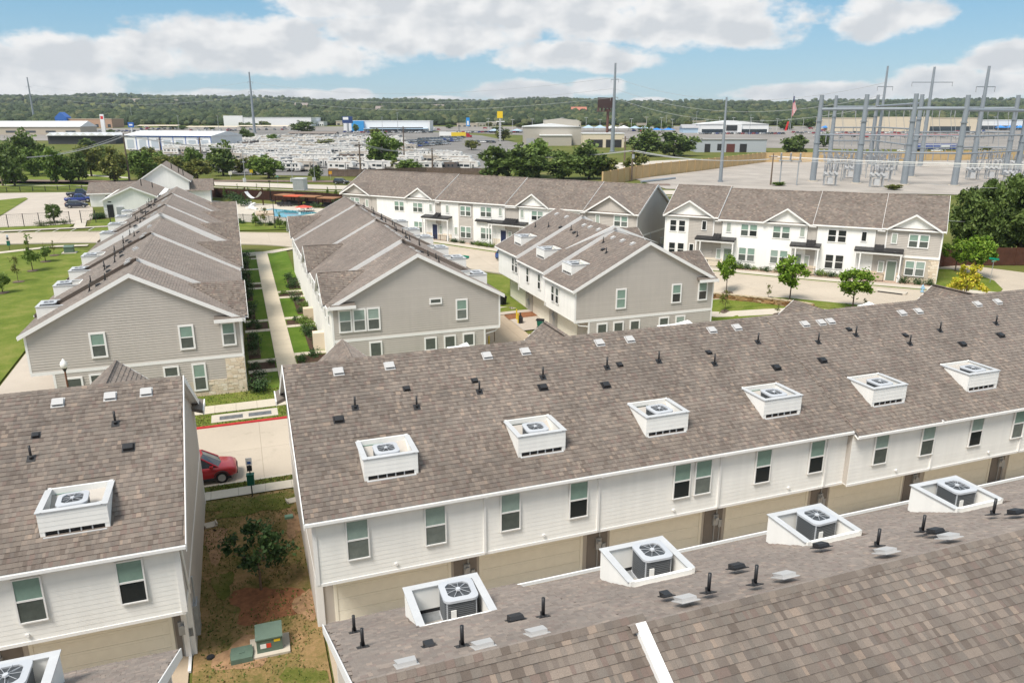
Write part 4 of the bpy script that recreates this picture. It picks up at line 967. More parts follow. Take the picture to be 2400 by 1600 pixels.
# ---------------------------------------------------------------- rows beyond the street
SY = lambda r, Y: r.loc[1]-Y if r.rz_ < 0 else Y-r.loc[1]
def porch_hood(r, x, w=2.6, z=2.9, y=None, side='b'):
    "black standing-seam hood over an entrance with posts"
    W = r.W if side == 'b' else 0; sg = 1 if side == 'b' else -1
    mb = MB(); mb.hexa([(x-w/2, W, z+.55), (x+w/2, W, z+.55), (x+w/2, W+sg*.75, z), (x-w/2, W+sg*.75, z), (x-w/2, W, z+.62), (x+w/2, W, z+.62), (x+w/2, W+sg*.75, z+.07), (x-w/2, W+sg*.75, z+.07)])
    for k in np.arange(-w/2, w/2+.01, .43): mb.hexa([(x+k-.02, W, z+.6), (x+k+.02, W, z+.6), (x+k+.02, W+sg*.75, z+.06), (x+k-.02, W+sg*.75, z+.06), (x+k-.02, W, z+.68), (x+k+.02, W, z+.68), (x+k+.02, W+sg*.75, z+.13), (x+k-.02, W+sg*.75, z+.13)])
    o = mb.build('porch_hood', MBK, r.t); q = MB()
    for xx in (x-w/2+.1, x+w/2-.1): q.box(xx-.09, W+sg*.6-.09, -.6, xx+.09, W+sg*.6+.09, z)
    q.box(x-w/2, W+min(0, sg*.7), z-.2, x+w/2, W+max(0, sg*.7), z-.02); q.build('porch_post', MWT, o)
def stone_block(r, a0, a1, z0, z1, end, name='stone', notch=None):
    "limestone veneer: single stones on the x=L ('r'), x=0 ('l') or y=0 ('f') face"
    mb = MB(); z = z0; k = 0; grp = []
    back = MB()
    def P(a, z, d): return (r.L+d, a, z) if end == 'r' else ((-d, a, z) if end == 'l' else (a, -d, z))
    def bx(b, a0, z0, a1, z1, d0, d1):
        c = [P(a0, z0, d0), P(a1, z0, d0), P(a1, z1, d0), P(a0, z1, d0), P(a0, z0, d1), P(a1, z0, d1), P(a1, z1, d1), P(a0, z1, d1)]
        b.hexa(c if end != 'f' else c)
    bx(back, a0, z0, a1, z1, .0, .05); base = back.build('stone_veneer', MMO, r.t)
    while z < z1-.05:
        h = random.choice((.14, .17, .2)); h = min(h, z1-z); a = a0-random.uniform(0, .15)
        while a < a1-.04:
            w = random.uniform(.22, .55); x0, x1 = max(a, a0), min(a+w, a1)
            if x1-x0 > .05 and not (notch and x1 > notch[0] and x0 < notch[1] and z+h > notch[2] and z < notch[3]):
                m1 = MB(); bx(m1, x0+.008, z+.008, x1-.008, z+h-.008, .03, .07+random.uniform(0, .03)); m1.build('stone', MST, base)
            a += w
        z += h
# C: left row of the three
C = Row('left row with grey gable end, limestone corner and stepped shingle roof along the garden path', (-15.2, 120.6, 0), -math.pi/2, 60.0, ez=6.1)
cY = lambda Y: 120.6-Y
cw = [(cY(Y)-2.25, .25) for Y in (64.0, 70.5, 77.2, 84.0, 96.5, 103.2, 109.8, 116.2)]
csegs = [(0, cY(110.6), 1.35, 0), (cY(110.6), cY(98), 1.2, 0), (cY(98), cY(90.4), 1.05, 0), (cY(90.4), cY(79), .5, 0), (cY(79), cY(65.8), .28, 0), (cY(65.8), 60.0, 0, 0)]
C.main_roof(csegs, [C.hole(x, y) for x, y in cw], 'fb', (.3, .3))
for Y, top in ((64.6, 8.25), (83.6, 8.75), (94.6, 9.3), (106.2, 9.4), (117, 9.5)): C.cross_gable(cY(Y), 2.9, top, side='b', tabs=Y < 100)
C.walls(zb=3.05); C.finish_roof(0); C.ridge_caps(); C.gable_cladding('r', zlow=.0)
# grey step gable in the middle of the row
mb = MB(); mb.prism([(.2, 6.55), (14.4, 6.55), (14.4, 6.75), (7.3, 10.9), (.2, 6.75)], lambda y, z, x: (x, y, z), cY(90.4)-.2, cY(90.4)+.035); mb.build('step_gable', MG, C.t)
gw = lambda r, y, z, w, h, **k: window(r.t, r.L+.065 if k.pop('end', 'r') == 'r' else -.065, y, z, math.pi/2 if k.pop('e2', 'r') == 'r' else -math.pi/2, w, h, .13, **k)
cx = lambda X: X+15.2
for X, z, w, h, rail in ((-10.58,4.95,.84,1.68,1),(-4.55,4.97,.84,1.68,1),(-1.54,4.96,.80,1.65,1),(-3.97,1.69,.76,2.0,1),(-5.94,2.35,.86,.66,0),(-12.52,2.0,.86,1.1,0),(-11.05,2.35,.7,.62,0)):
    gw(C, cx(X), z, w, h, rail=bool(rail), up=MGB if rail else MSC, lo=MSC)
stone_block(C, cx(-2.0), 14.62, .05, 2.98, 'r'); stone_block(C, cx(-4.7), cx(-2.0), .05, 1.35, 'r', notch=(cx(-4.55), cx(-3.45), .5, 3))
cornice(C, 60.02, 12.75, 14.75, 6.25, 1)
for k, (x, y) in enumerate(cw):
    p = C.well(x, y); put_ac(p, .05, 'condenser in the %s roof well of the left row from its near gable' % ORD[k], 'rooftop condensers')
for X in np.arange(61.5, 119, 6.7):
    for kk, dx, yl in (('vent_pipe', 1.6, 4.2), ('vent_pipe', 3.2, 5.0), ('box_vent', 2.3, 4.6), ('roof_vent', 4.0, 6.55), ('roof_vent', 5.6, 6.55), ('vent_pipe', 4.9, 3.7), ('box_vent', 5.3, 5.2)):
        C.vent(kk, cY(X+dx*.98), yl+random.uniform(-.2, .2))
# windows down the garden side of C
for Y in np.arange(63, 119, 3.3): window(C.t, cY(Y), 14.62, 4.9+gz(0, Y)*.9, math.pi, .85, 1.6, .09)
C.front_cladding(0, 60, 3.3, 6.0, solo=False)
# D: middle row
D = Row('middle row with grey gable end, triple window and stepped shingle roof', (21.1, 61.7, 0), math.pi/2, 42.5, ez=6.1)
dY = lambda Y: Y-61.7
dw = [(dY(Y), .35) for Y in (64.2, 70.8, 77.4, 84.0, 90.6, 97.2)]
D.main_roof([(0, dY(67.6), 0, 0), (dY(67.6), dY(81), .35, 0), (dY(81), dY(94.8), .55, 0), (dY(94.8), 42.5, .72, 0)], [D.hole(x, y) for x, y in dw], 'fb', (.3, .3))
for Y, top in ((65.9, 8.15), (78.9, 8.5), (100.5, 9.0)): D.cross_gable(dY(Y), 2.9, top, side='b', tabs=True)
D.walls(zb=3.05); D.finish_roof(0); D.ridge_caps(); D.gable_cladding('l')
ddx = lambda X: 21.1-X
def dwin(X, z, w, h, rail, **k): window(D.t, -.065, ddx(X), z, -math.pi/2, w, h, .13, rail=bool(rail), up=MGB if rail else MSC, lo=MSC, **k)
for X in (7.55, 8.72, 9.9): dwin(X, 4.85, .86, 1.72, 1)
for X, z, w, h, rail in ((15.28,5.95,.85,.30,0),(17.59,5.02,.82,1.62,1),(9.96,2.0,.84,1.5,0),(14.72,2.18,.84,.98,0),(16.46,2.19,.84,.98,0),(18.17,2.22,.84,.98,0)): dwin(X, z, w, h, rail)
cornice(D, -.02, 12.7, 14.75, 6.25, -1)
mb = MB(); mb.tube([(.12, .05, 3.05), (.12, .4, 2.75), (.12, 1.35, 2.55)], .05, 6); mb.box(.05, 1.28, 0, .2, 1.42, 2.6); mb.build('downspout', MWT, D.t)
for Y in np.arange(63.5, 103, 2.6): window(D.t, dY(Y), 14.66, 4.9+gz(5, Y)*.9, math.pi, .8, 1.6, .09)
mb = MB()
for Y in np.arange(62.2, 104, .42): mb.box(dY(Y)-.02, 14.6, .3, dY(Y)+.02, 14.64, 6.3)
mb.box(0, 14.59, -.2, 42.5, 14.615, 6.3); mb.build('batten_wall', MW, D.t)
stone_block_d = [(dY(69.3), dY(70.2)), (dY(79.2), dY(80.1))]
for a0, a1 in stone_block_d:
    mb = MB(); mb.box(a0, 14.6, -.5, a1, 15.6, 1.6+gz(5, 75)); mb.build('stone_pier', MST, D.t)
for k, (x, y) in enumerate(dw):
    p = D.well(x, y); put_ac(p, .05, 'condenser in the %s roof well of the middle row from its near gable' % ORD[k], 'rooftop condensers')
for X in np.arange(62, 101, 6.7):
    for kk, dx, yl in (('vent_pipe', 1.6, 4.9), ('vent_pipe', 3.2, 5.6), ('box_vent', 4.6, 5.6), ('roof_vent', 2.6, 6.55), ('roof_vent', 4.2, 6.55), ('vent_pipe', 5.0, 4.4), ('roof_vent', 6.0, 6.55)):
        if X+dx < 103: D.vent(kk, dY(X+dx), yl+random.uniform(-.2, .2))
D.front_cladding(0, 42.5, 3.3, 6.0, solo=False)
for x in (3.2, 9.8, 16.4, 23, 29.6): D.garage(x-2.4, x+2.4, gz(21, 61.7+x)-.05)
# E: right row of the three
E_ = Row('right row with grey gable end, white garage side and three roof wells', (28.0, 82.1, 0), -math.pi/2, 21.4, ez=6.1)
eY = lambda Y: 82.1-Y
ew = [(eY(66.1), 1.0), (eY(72.85), 1.0), (eY(79.6), 1.0)]
E_.step_white = True
E_.main_roof([(0, eY(75.2), .70, 0), (eY(75.2), eY(67.6), .36, 0), (eY(67.6), 21.4, 0, 0)], [E_.hole(x, y) for x, y in ew], 'fb', (.3, .3))
E_.cross_gable(eY(64.3), 2.9, 8.3, side='b', tabs=True); E_.cross_gable(eY(77), 2.9, 8.9, side='b', tabs=True)
E_.walls(zb=3.05); E_.finish_roof(0); E_.ridge_caps(); E_.gable_cladding('r')
ex = lambda X: X-28.0
for X, z, w, h, rail in ((32.61,4.99,.82,1.66,1),(38.5,5.04,.82,1.62,1),(41.4,5.07,.80,1.62,1),(30.76,2.1,.84,1.2,0),(32.45,2.1,.84,1.2,0),(34.17,2.1,.84,1.2,0),(37.3,2.4,.86,.62,0),(39.1,1.95,.82,1.5,0)):
    gw(E_, ex(X), z, w, h, rail=bool(rail), up=MGB if rail or X > 39 else MSC, lo=MGB if X < 33 and rail else MGL)
cornice(E_, 21.42, 12.7, 14.75, 6.25, 1)
for Y, z in ((64.7, 4.75), (65.75, 4.75), (69.3, 5.2), (72.55, 5.25), (76.0, 5.6), (77.0, 5.6)): window(E_.t, eY(Y), -.065, z, 0, .62, 1.45, .06, up=MSC, lo=MGL)
for a, b, d in ((0, eY(75.2), .70), (eY(75.2), eY(67.6), .36), (eY(67.6), 21.4, 0)): E_.front_cladding(a, b, 3.08+d, 6.05+d)
for Y in (80.3, 79.0): pass
E_.garage(eY(81.6), eY(77.0), .75); E_.garage(eY(74.4), eY(70.1), .42); E_.garage(eY(67.6), eY(63.2), .1)
for Y in (76.0, 69.0): E_.lantern(eY(Y), 1.4, 2.75); E_.meter(eY(Y)+.15, 1.4, 1.7)
mb = MB()
for a, b in ((76.7, 74.8), (69.8, 68.0)): mb.box(eY(a), 1.36, .0, eY(b), 1.399, 3.2)
mb.build('pier_panel', MG, E_.t)
for x in (eY(67.75), eY(75.3)): E_.downspout(x, 0, 3.1, 6.2)
mb = MB(); mb.tube([(21.35, .05, 3.05), (21.35, .5, 2.75), (21.35, 1.35, 2.6)], .05, 6); mb.box(21.28, -.06, 3.05, 21.44, .04, 6.0); mb.build('downspout', MWT, E_.t)
for k, (x, y) in enumerate(ew):
    p = E_.well(x, y); put_ac(p, .05, 'condenser in the %s roof well of the right row from its near gable' % ORD[k], 'rooftop condensers')
for kk, l in (('vent_pipe', [(63.9, 4.6), (66.6, 5.6), (71.2, 4.9), (73.9, 5.4), (78, 4.5), (80.5, 3.9)]), ('box_vent', [(65, 4.8), (72.6, 5.2), (75.6, 4.9)]), ('roof_vent', [(62.3, 6.5), (64.3, 6.5), (66.3, 6.5), (69.5, 6.5), (71.5, 6.5), (73, 6.5), (77.6, 6.5), (80.4, 6.5)])):
    for Y, yl in l: E_.vent(kk, eY(Y), yl)
mb = MB(); mb.prism([(2.0, 8.7), (7.2, 10.35), (12.4, 8.7), (7.2, 10.75)], lambda y, z, x: (x, y, z), eY(67.6)-.03, eY(67.6)+.06); mb.build('white_step_gable', MWT, E_.t)

# ---------------------------------------------------------------- far rows facing the camera
NAVY = mat('navy_door', (.025,.035,.085), .4); SAGE = mat('sage_door', (.20,.25,.20), .5)
def pair(r, xs, z, h, w=.86, trim=.1, dark=False, y=0.):
    for x in xs: window(r.t, x, y-.065, z, 0, w, h, trim, up=MGL if dark else MGB, lo=MGL if dark else MSC)
def slit(r, x, z, y=0., dark=False): window(r.t, x, y-.065, z, 0, .5, 1.1, .09, rail=False, up=MGL if dark else MGS)
def battens(r, x0, x1, z0, z1, y=0., m=None, name='batten_wall', step=.41):
    mb = MB(); mb.box(x0, y-.04, z0, x1, y+.3, z1)
    for x in np.arange(x0+.05, x1, step): mb.box(x-.025, y-.065, z0, x+.025, y-.039, z1)
    return mb.build(name, m or MW, r.t)
def gface(r, x0, x1, z0, z1, y=0., m=None): siding(r.t, (0, y, 0), 0, [(x0, z0), (x1, z0), (x1, z1), (x0, z1)], m or MG, .2, False)
def recess(r, x0, x1, z0, z1, d=1.1):
    mb = MB(); mb.box(x0, -.01+d, z0, x1, d+.05, z1); mb.box(x0-.03, -.03, z0, x0, d, z1); mb.box(x1, -.03, z0, x1+.03, d, z1); mb.build('recess_wall', MGD, r.t)
    window(r.t, (x0+x1)/2, d-.03, (z0+z1)/2+.15, 0, .5, .85, .1, rail=False, up=MGL)
    k = MB(); k.cyl((x0+.1, -.3, z1-.1), (x1-.1, -.3, z1-.1), .07); k.build('downspout_head', MWT, r.t)
def porch(r, x0, x1, door, dm, z=3.62, rail=True, stone=True, up=None):
    mb = MB(); D_ = 1.25
    mb.hexa([(x0, -D_, z), (x1, -D_, z), (x1, .0, z+.25), (x0, 0, z+.25), (x0, -D_, z+.16), (x1, -D_, z+.16), (x1, 0, z+.42), (x0, 0, z+.42)])
    o = mb.build('porch_roof', MBK, r.t)
    if up:
        q = MB(); q.hexa([(up[0], -.95, z+.2), (up[1], -.95, z+.2), (up[1], .9, z+1.15), (up[0], .9, z+1.15), (up[0], -.95, z+.27), (up[1], -.95, z+.27), (up[1], .9, z+1.25), (up[0], .9, z+1.25)])
        for x in np.arange(up[0]+.1, up[1], .4): q.hexa([(x-.02, -.95, z+.27), (x+.02, -.95, z+.27), (x+.02, .9, z+1.25), (x-.02, .9, z+1.25), (x-.02, -.95, z+.33), (x+.02, -.95, z+.33), (x+.02, .9, z+1.31), (x-.02, .9, z+1.31)])
        q.build('seam_roof', MBK, o)
    mb = MB(); mb.box(x0+.05, -D_+.08, z-.24, x1-.05, -D_+.28, z-.02); mb.build('porch_beam', MWT, r.t)
    for x in (x0+.2, x1-.2, x0+.75):
        mb = MB(); mb.box(x-.07, -D_+.10, .0, x+.07, -D_+.26, z-.24)
        if x != x0+.75: mb.box(x-.16, -D_+.03, .0, x+.16, -D_+.35, 1.0)
        mb.build('porch_post', [MWT], r.t)
    mb = MB(); mb.box(x0, .02, 0, x1, .05, z); mb.build('porch_back_wall', MGD, r.t)
    mb = MB(); mb.box(x0+.2, -.06, 0, x1-.2, .03, 1.15); mb.build('stone_wainscot', MST, r.t)
    mb = MB(); mb.box(door-.48, -.10, .1, door+.48, -.02, 2.5); dd = mb.build('front_door', dm, r.t)
    q = MB(); q.box(door-.6, -.12, .1, door-.48, 0, 2.6); q.box(door+.48, -.12, .1, door+.6, 0, 2.6); q.box(door-.6, -.12, 2.5, door+.6, 0, 2.62); q.build('door_frame', MWT, dd)
    window(r.t, door+1.15 if door+1.4 < x1 else door-1.15, -.08, 1.75, 0, .5, 1.2, .1, rail=False, up=MGS)
    mb = MB(); mb.box(x0, -D_, -1.5, x1, 0, .1); mb.build('porch_floor', MCW, r.t)
    if rail:
        mb = MB(); ra, rb = (x0+.3, door-.7) if door-x0 > x1-door else (door+.7, x1-.3)
        mb.box(ra, -D_-.0, 1.0, rb, -D_+.04, 1.05); mb.box(ra, -D_, .22, rb, -D_+.04, .26)
        for x in np.arange(ra, rb+.01, .12): mb.box(x-.01, -D_+.01, .22, x+.01, -D_+.03, 1.0)
        for x in (ra, (ra+rb)/2, rb): mb.box(x-.03, -D_-.01, .1, x+.03, -D_+.05, 1.08)
        mb.build('porch_railing', MBK, r.t)
def far_row(label, P, azd, x0, L, W, z0, segs):
    "row whose front wall runs along azimuth azd from P; x0 = where it starts"
    rz = R(90-azd); c, s_ = math.cos(rz), math.sin(rz)
    r = Row(label, (P[0], P[1], z0), rz, L, W, 6.3); r.step_white = True; r.main_roof(segs, (), '', (.3, .3)); return r
Frow = far_row('right-hand far row with white front, three white gables and limestone corner', (54.6, 89.77), 137.76, 0, 33.0, 12.6, 2.0, [(0, 7.1, .22, 0), (7.1, 18.8, 0, 0), (18.8, 26.55, .06, 0), (26.55, 33, .12, 0)])
Frow.cross_gable(3.25, 3.1, 8.55, .2, 'f'); Frow.cross_gable(15.65, 2.55, 8.15, .2, 'f'); Frow.cross_gable(30.0, 2.6, 8.2, .2, 'f')
Frow.walls(low_in=0, zb=3.0); Frow.finish_roof(0, False); Frow.ridge_caps()
battens(Frow, 0, 3.15, 0, 6.2); gface(Frow, 3.15, 6.55, 0, 6.2); battens(Frow, 7.65, 18.2, 0, 6.1); battens(Frow, 19.35, 25.95, 0, 6.1); gface(Frow, 27.1, 33.0, 3.3, 6.2)
stone_block(Frow, 29.3, 33.02, .0, 3.05, 'f', notch=(29.4, 31.9, .8, 2.9))
mb = MB(); mb.box(29.1, -.14, 3.05, 33.06, .02, 3.3); mb.box(32.9, -.07, 0, 33.06, .1, 6.2); mb.box(-.06, -.08, 0, .12, .1, 6.2); mb.box(3.05, -.08, 0, 3.22, .02, 6.2); mb.box(6.45, -.06, 3.6, 6.6, .02, 6.2); mb.box(27.05, -.06, 3.6, 27.2, .02, 6.2); mb.build('trim', MWT, Frow.t)
for x0, x1 in ((6.6, 7.6), (18.25, 19.3), (26.0, 27.05)): recess(Frow, x0, x1, 3.9, 6.15)
pair(Frow, (1.1, 2.3), 5.1, 1.42, .8, .12, True); slit(Frow, 5.28, 5.35, dark=True); slit(Frow, 8.5, 5.3); pair(Frow, (10.55, 11.65), 5.1, 1.42); pair(Frow, (14.55, 15.65), 5.1, 1.42); slit(Frow, 17.62, 5.3); pair(Frow, (21.1, 22.25), 5.1, 1.42, dark=True); slit(Frow, 24.7, 5.25, dark=True); slit(Frow, 28.0, 5.25); pair(Frow, (30.05, 31.15), 5.1, 1.42, .86, .12)
pair(Frow, (1.1, 2.3), 1.95, 1.65, .8, .12, True); slit(Frow, 3.75, 2.2, dark=True); pair(Frow, (10.5, 11.6), 1.95, 1.65); pair(Frow, (14.5, 15.65), 1.95, 1.65); pair(Frow, (21.1, 22.25), 1.9, 1.65, dark=True); pair(Frow, (30.05, 31.15), 1.85, 1.65, y=-.05)
porch(Frow, 4.4, 9.6, 8.6, SAGE, up=(6.62, 7.6)); porch(Frow, 16.4, 20.0, 17.3, SAGE, up=(18.27, 19.3)); porch(Frow, 23.85, 29.2, 28.1, SAGE, up=(26.02, 27.05))
Grow = far_row('central far row with white front, gabled ends and navy doors', (21.36, 129.53), 141.54, 0, 48.2, 12.8, 2.1, [(-6.4, 13.9, .18, 0), (13.9, 27.0, .12, 0), (27.0, 40.1, .06, 0), (40.1, 48.2, 0, 0)])
Grow.cross_gable(-3.1, 3.1, 8.25, .2, 'f', wallm=MG); Grow.cross_gable(10.6, 2.55, 8.15, .2, 'f'); Grow.cross_gable(31.75, 2.55, 8.25, .2, 'f'); Grow.cross_gable(44.2, 3.5, 8.6, .2, 'f', wallm=MG)
Grow.walls(low_in=0, zb=3.0); Grow.finish_roof(0, False); Grow.ridge_caps(); Grow.gable_cladding('r', low_in=.05, solo=False)
gface(Grow, -6.4, .2, 0, 6.2); battens(Grow, 1.4, 13.7, 0, 6.1); battens(Grow, 14.8, 18.25, 0, 6.1); gface(Grow, 18.25, 21, 0, 6.1, -.02); battens(Grow, 21, 26.85, 0, 6.1); battens(Grow, 29.3, 39.5, 0, 6.1); gface(Grow, 40.6, 48.15, 0, 6.2)
for x0, x1 in ((13.75, 14.8), (26.9, 29.25), (39.55, 40.55)): recess(Grow, x0, x1, 3.9, 6.15)
pair(Grow, (-4.0, -2.95), 5.2, 1.2); slit(Grow, -.75, 5.1); pair(Grow, (5.75, 6.8), 5.0, 1.42); pair(Grow, (9.65, 10.65), 5.0, 1.4); slit(Grow, 12.8, 5.1); slit(Grow, 16.1, 5.1); pair(Grow, (19.1, 20.15), 5.0, 1.4, y=-.04); pair(Grow, (22.9, 23.95), 5.1, 1.42); slit(Grow, 26.05, 5.25); slit(Grow, 29.9, 5.25); pair(Grow, (32.0, 33.0), 5.1, 1.3); slit(Grow, 42.3, 5.3); pair(Grow, (45.3, 46.35), 5.2, 1.35, .86, .13); pair(Grow, (36, 37), 5.1, 1.3)
pair(Grow, (5.75, 6.8), 1.85, 1.65); pair(Grow, (9.75, 10.75), 1.85, 1.65); pair(Grow, (19.1, 20.15), 1.7, 1.65, y=-.04); slit(Grow, 17.7, 1.8); pair(Grow, (22.9, 23.95), 1.8, 1.65); pair(Grow, (45.3, 46.35), 1.9, 1.6)
porch(Grow, 11.6, 17.0, 13.55, NAVY, up=(13.77, 14.75)); porch(Grow, 24.4, 31.0, 26.6, NAVY, up=(26.95, 29.2)); porch(Grow, 38, 42, 40, NAVY)
mb = MB(); mb.hexa([(21.6, -.5, 3.6), (24.5, -.5, 3.6), (24.5, 0, 3.8), (21.6, 0, 3.8), (21.6, -.5, 3.76), (24.5, -.5, 3.76), (24.5, 0, 3.96), (21.6, 0, 3.96)]); mb.build('window_hood', MBK, Grow.t)
mb = MB(); mb.cyl((48.3, 5, 0), (48.3, 5, 3.2), .05); mb.box(48.24, 9, .4, 48.45, 10.2, 1.9); mb.build('utility_box', MGV, Grow.t)
# ---------------------------------------------------------------- plants
LF = {'street': leaf('leaf_bright', (.085,.165,.012), (.15,.26,.022), (.26,.36,.05)), 'dark': leaf('leaf_dark', (.022,.050,.016), (.042,.085,.026), (.075,.13,.038)),
      'oak': leaf('leaf_oak', (.060,.098,.022), (.105,.160,.036), (.175,.235,.06)), 'mid': leaf('leaf_mid', (.075,.130,.022), (.13,.205,.036), (.21,.29,.06)),
      'yellow': leaf('leaf_yellow', (.30,.33,.02), (.52,.50,.03), (.70,.52,.10)), 'olive': leaf('leaf_olive', (.085,.11,.022), (.15,.17,.034), (.23,.22,.055)), 'shrub': leaf('leaf_shrub', (.020,.050,.014), (.045,.095,.026), (.09,.15,.05)),
      'sage': leaf('leaf_sage', (.07,.09,.045), (.13,.15,.08), (.2,.21,.13)), 'blue': leaf('leaf_bluegreen', (.012,.04,.026), (.02,.06,.04), (.035,.08,.05))}
BARK = mat('bark', (.085,.062,.045), .95, noise=.3, nscale=8); BARKR = mat('bark_pale', (.17,.12,.085), .95, noise=.2, nscale=8)
def leaves(n, clumps, spread, size, rng, up=.3):
    "leaf faces scattered round clump centres"
    c = clumps[rng.integers(0, len(clumps), n)]; p = c[:, :3]+rng.normal(0, 1, (n, 3))*spread*c[:, 3:4]
    a = rng.normal(0, 1, (n, 3)); a /= np.linalg.norm(a, axis=1)[:, None]
    b = np.cross(a, rng.normal(0, 1, (n, 3))); b[:, 2] *= .6; b /= np.linalg.norm(b, axis=1)[:, None]+1e-9
    s = size*rng.uniform(.6, 1.3, (n, 1)); V = np.empty((n, 4, 3)); V[:, 0] = p-a*s; V[:, 1] = p-b*s*.55; V[:, 2] = p+a*s; V[:, 3] = p+b*s*.55
    F = np.arange(n*4).reshape(n, 4); return V.reshape(-1, 3), F
_protos = {}
def tree_proto(style):
    "unit tree prototypes, real metres; returns (crown mesh, trunk mesh, height, width)"
    if style in _protos: return _protos[style]
    rng = np.random.default_rng(hash(style) % 1000 if False else sum(map(ord, style))); kind, seed = style.split('_')
    P = {'street': (4.3, 2.9, 1.45, 26, 3000, .16, LF['street'], .42), 'maple': (5.0, 4.6, 1.6, 30, 3600, .19, LF['street'], .5), 'yellow': (4.2, 4.6, .8, 34, 2600, .17, LF['yellow'], .34), 'young': (3.6, 1.9, .9, 20, 1100, .13, LF['mid'], .30),
         'thin': (3.2, 1.6, 1.0, 10, 260, .12, LF['olive'], .30), 'yard': (3.3, 3.6, .8, 34, 1500, .12, LF['dark'], .30), 'oak': (9.0, 9.5, 2.0, 46, 3400, .42, LF['oak'], .95), 'wood': (8.0, 7.5, .5, 44, 2300, .46, LF['mid'], .95), 'darkwood': (8.5, 8.5, .3, 46, 2400, .48, LF['oak'], 1.0), 'olivewood': (8.0, 8.0, .4, 44, 2200, .46, LF['olive'], .95), 'big': (13., 15., 1.0, 90, 11000, .42, LF['oak'], 1.15)}[kind]
    H, Wd, zb, nc, nl, sz, lm, sp = P; cl = []
    while len(cl) < nc:
        u = rng.uniform(-1, 1, 3)
        r2 = u[0]**2+u[1]**2
        if kind in ('young', 'thin'):
            if math.sqrt(r2) > .95*(1-(u[2]+1)/2)**.8+.12: continue
        elif kind == 'yellow':
            if math.sqrt(r2) > (.35+.65*(1-(u[2]+1)/2)): continue
        else:
            q = r2+u[2]**2
            if q > 1 or (q < .25 and 'wood' not in kind): continue
        rr = rng.uniform(.5, 1.35); ou = rng.uniform(.78, 1.16); u = u*ou
        cl.append((u[0]*Wd/2*.86, u[1]*Wd/2*.86, zb+(H-zb)*(u[2]*.45+.52), rr))
    cl = np.array(cl); V, F = leaves(nl, cl, sp*(.55 if kind in ('young', 'thin') else .46), sz, rng)
    if kind in ('oak', 'wood', 'darkwood', 'olivewood', 'big'): pass
    crown = np_mesh('crown', V, F, [lm])
    mb = MB(); tr = {'street': .055, 'maple': .08, 'yellow': .06, 'young': .045, 'thin': .03, 'yard': .06}.get(kind, .24 if kind != 'big' else .45)
    fork = zb+(H-zb)*.30; mb.tube([(0, 0, -.3), (.03, .02, fork*.5), (.0, .05, fork)], [tr*1.25, tr, tr*.8], 8)
    top = Vector((0, .05, fork))
    for i in rng.choice(nc, min(nc, 9 if kind != 'big' else 16), replace=False):
        q = Vector(cl[i, :3]); m_ = top.lerp(q, .5)+Vector((0, 0, -.08*H*.3)); mb.tube([top, m_, q], [tr*.55, tr*.33, tr*.12], 5)
    if kind in ('street', 'young', 'thin', 'yellow'): mb.tube([top, (0.02, .0, zb+(H-zb)*.92)], [tr*.8, tr*.2], 5)
    trunk = mb.mesh('trunk', [BARK if kind != 'yard' else BARKR]); _protos[style] = (crown, trunk, H, Wd); return _protos[style]
def tree(style, loc, h, label, w=None, rz=None, group=None, name='tree'):
    cr, tr, H, Wd = tree_proto(style); t = thing(name, label, 'tree', loc, random.uniform(0, 6.3) if rz is None else rz, group)
    s = h/H; sw = (w/Wd if w else s); t.scale = (sw, sw, s); link('trunk', tr, t); link('crown', cr, t); return t
def tree_px(style, bx, by, top, label, wpx=None, group=None):
    p = at(bx, by); h = zpx(p, top)-p.z; return tree(style, p, h, label, w=wpx*mpp(p) if wpx else None, group=group)
def mulch_ring(p, r=.6):
    drape('mulch_ring', [(p[0]+math.cos(a)*r*random.uniform(.85, 1.15), p[1]+math.sin(a)*r*random.uniform(.85, 1.15)) for a in np.linspace(0, 2*math.pi, 15)[:-1]], .15, MATS['mulch_grey'])
mat('mulch_grey', (.13,.095,.072), .95, noise=.4, nscale=6, bump=.7)
_shr = {}
def shrub_proto(k):
    if k not in _shr:
        rng = np.random.default_rng(sum(map(ord, k))); n = {'round': 500, 'loose': 340, 'tuft': 200}[k.split('_')[0]]; cl = []
        for _ in range(12): u = rng.normal(0, .35, 3); cl.append((u[0], u[1], .45+abs(u[2])*.6 if not k.startswith('round') else .45+u[2]*.7, rng.uniform(.7, 1.2)))
        V, F = leaves(n, np.array(cl), .22, .11, rng); V[:, 2] = np.maximum(V[:, 2], .02)
        _shr[k] = np_mesh('foliage', V, F, [LF[{'s': 'shrub', 'g': 'sage', 'd': 'dark', 'o': 'olive', 'b': 'blue', 'm': 'mid'}[k.split('_')[1]]]])
        mb = MB()
        for i in range(4): c = cl[i]; mb.cyl((0, 0, -.05), c[:3], .02, .008, 4)
        _shr[k+'s'] = mb.mesh('stem', [BARK])
    return _shr[k], _shr[k+'s']
def shrub(k, loc, s, label, group, sz=None):
    f, st = shrub_proto(k); t = thing('shrub', label, 'shrub', loc, random.uniform(0, 6), group); t.scale = (s, s, sz or s*.85); link('foliage', f, t); link('stem', st, t)
# yard tree between the near rows
p = at(612, 1385); tree('yard_1', (p.x, p.y, p.z+.05), 3.4, 'small dark green tree growing in the patchy side yard', 3.6, .4)
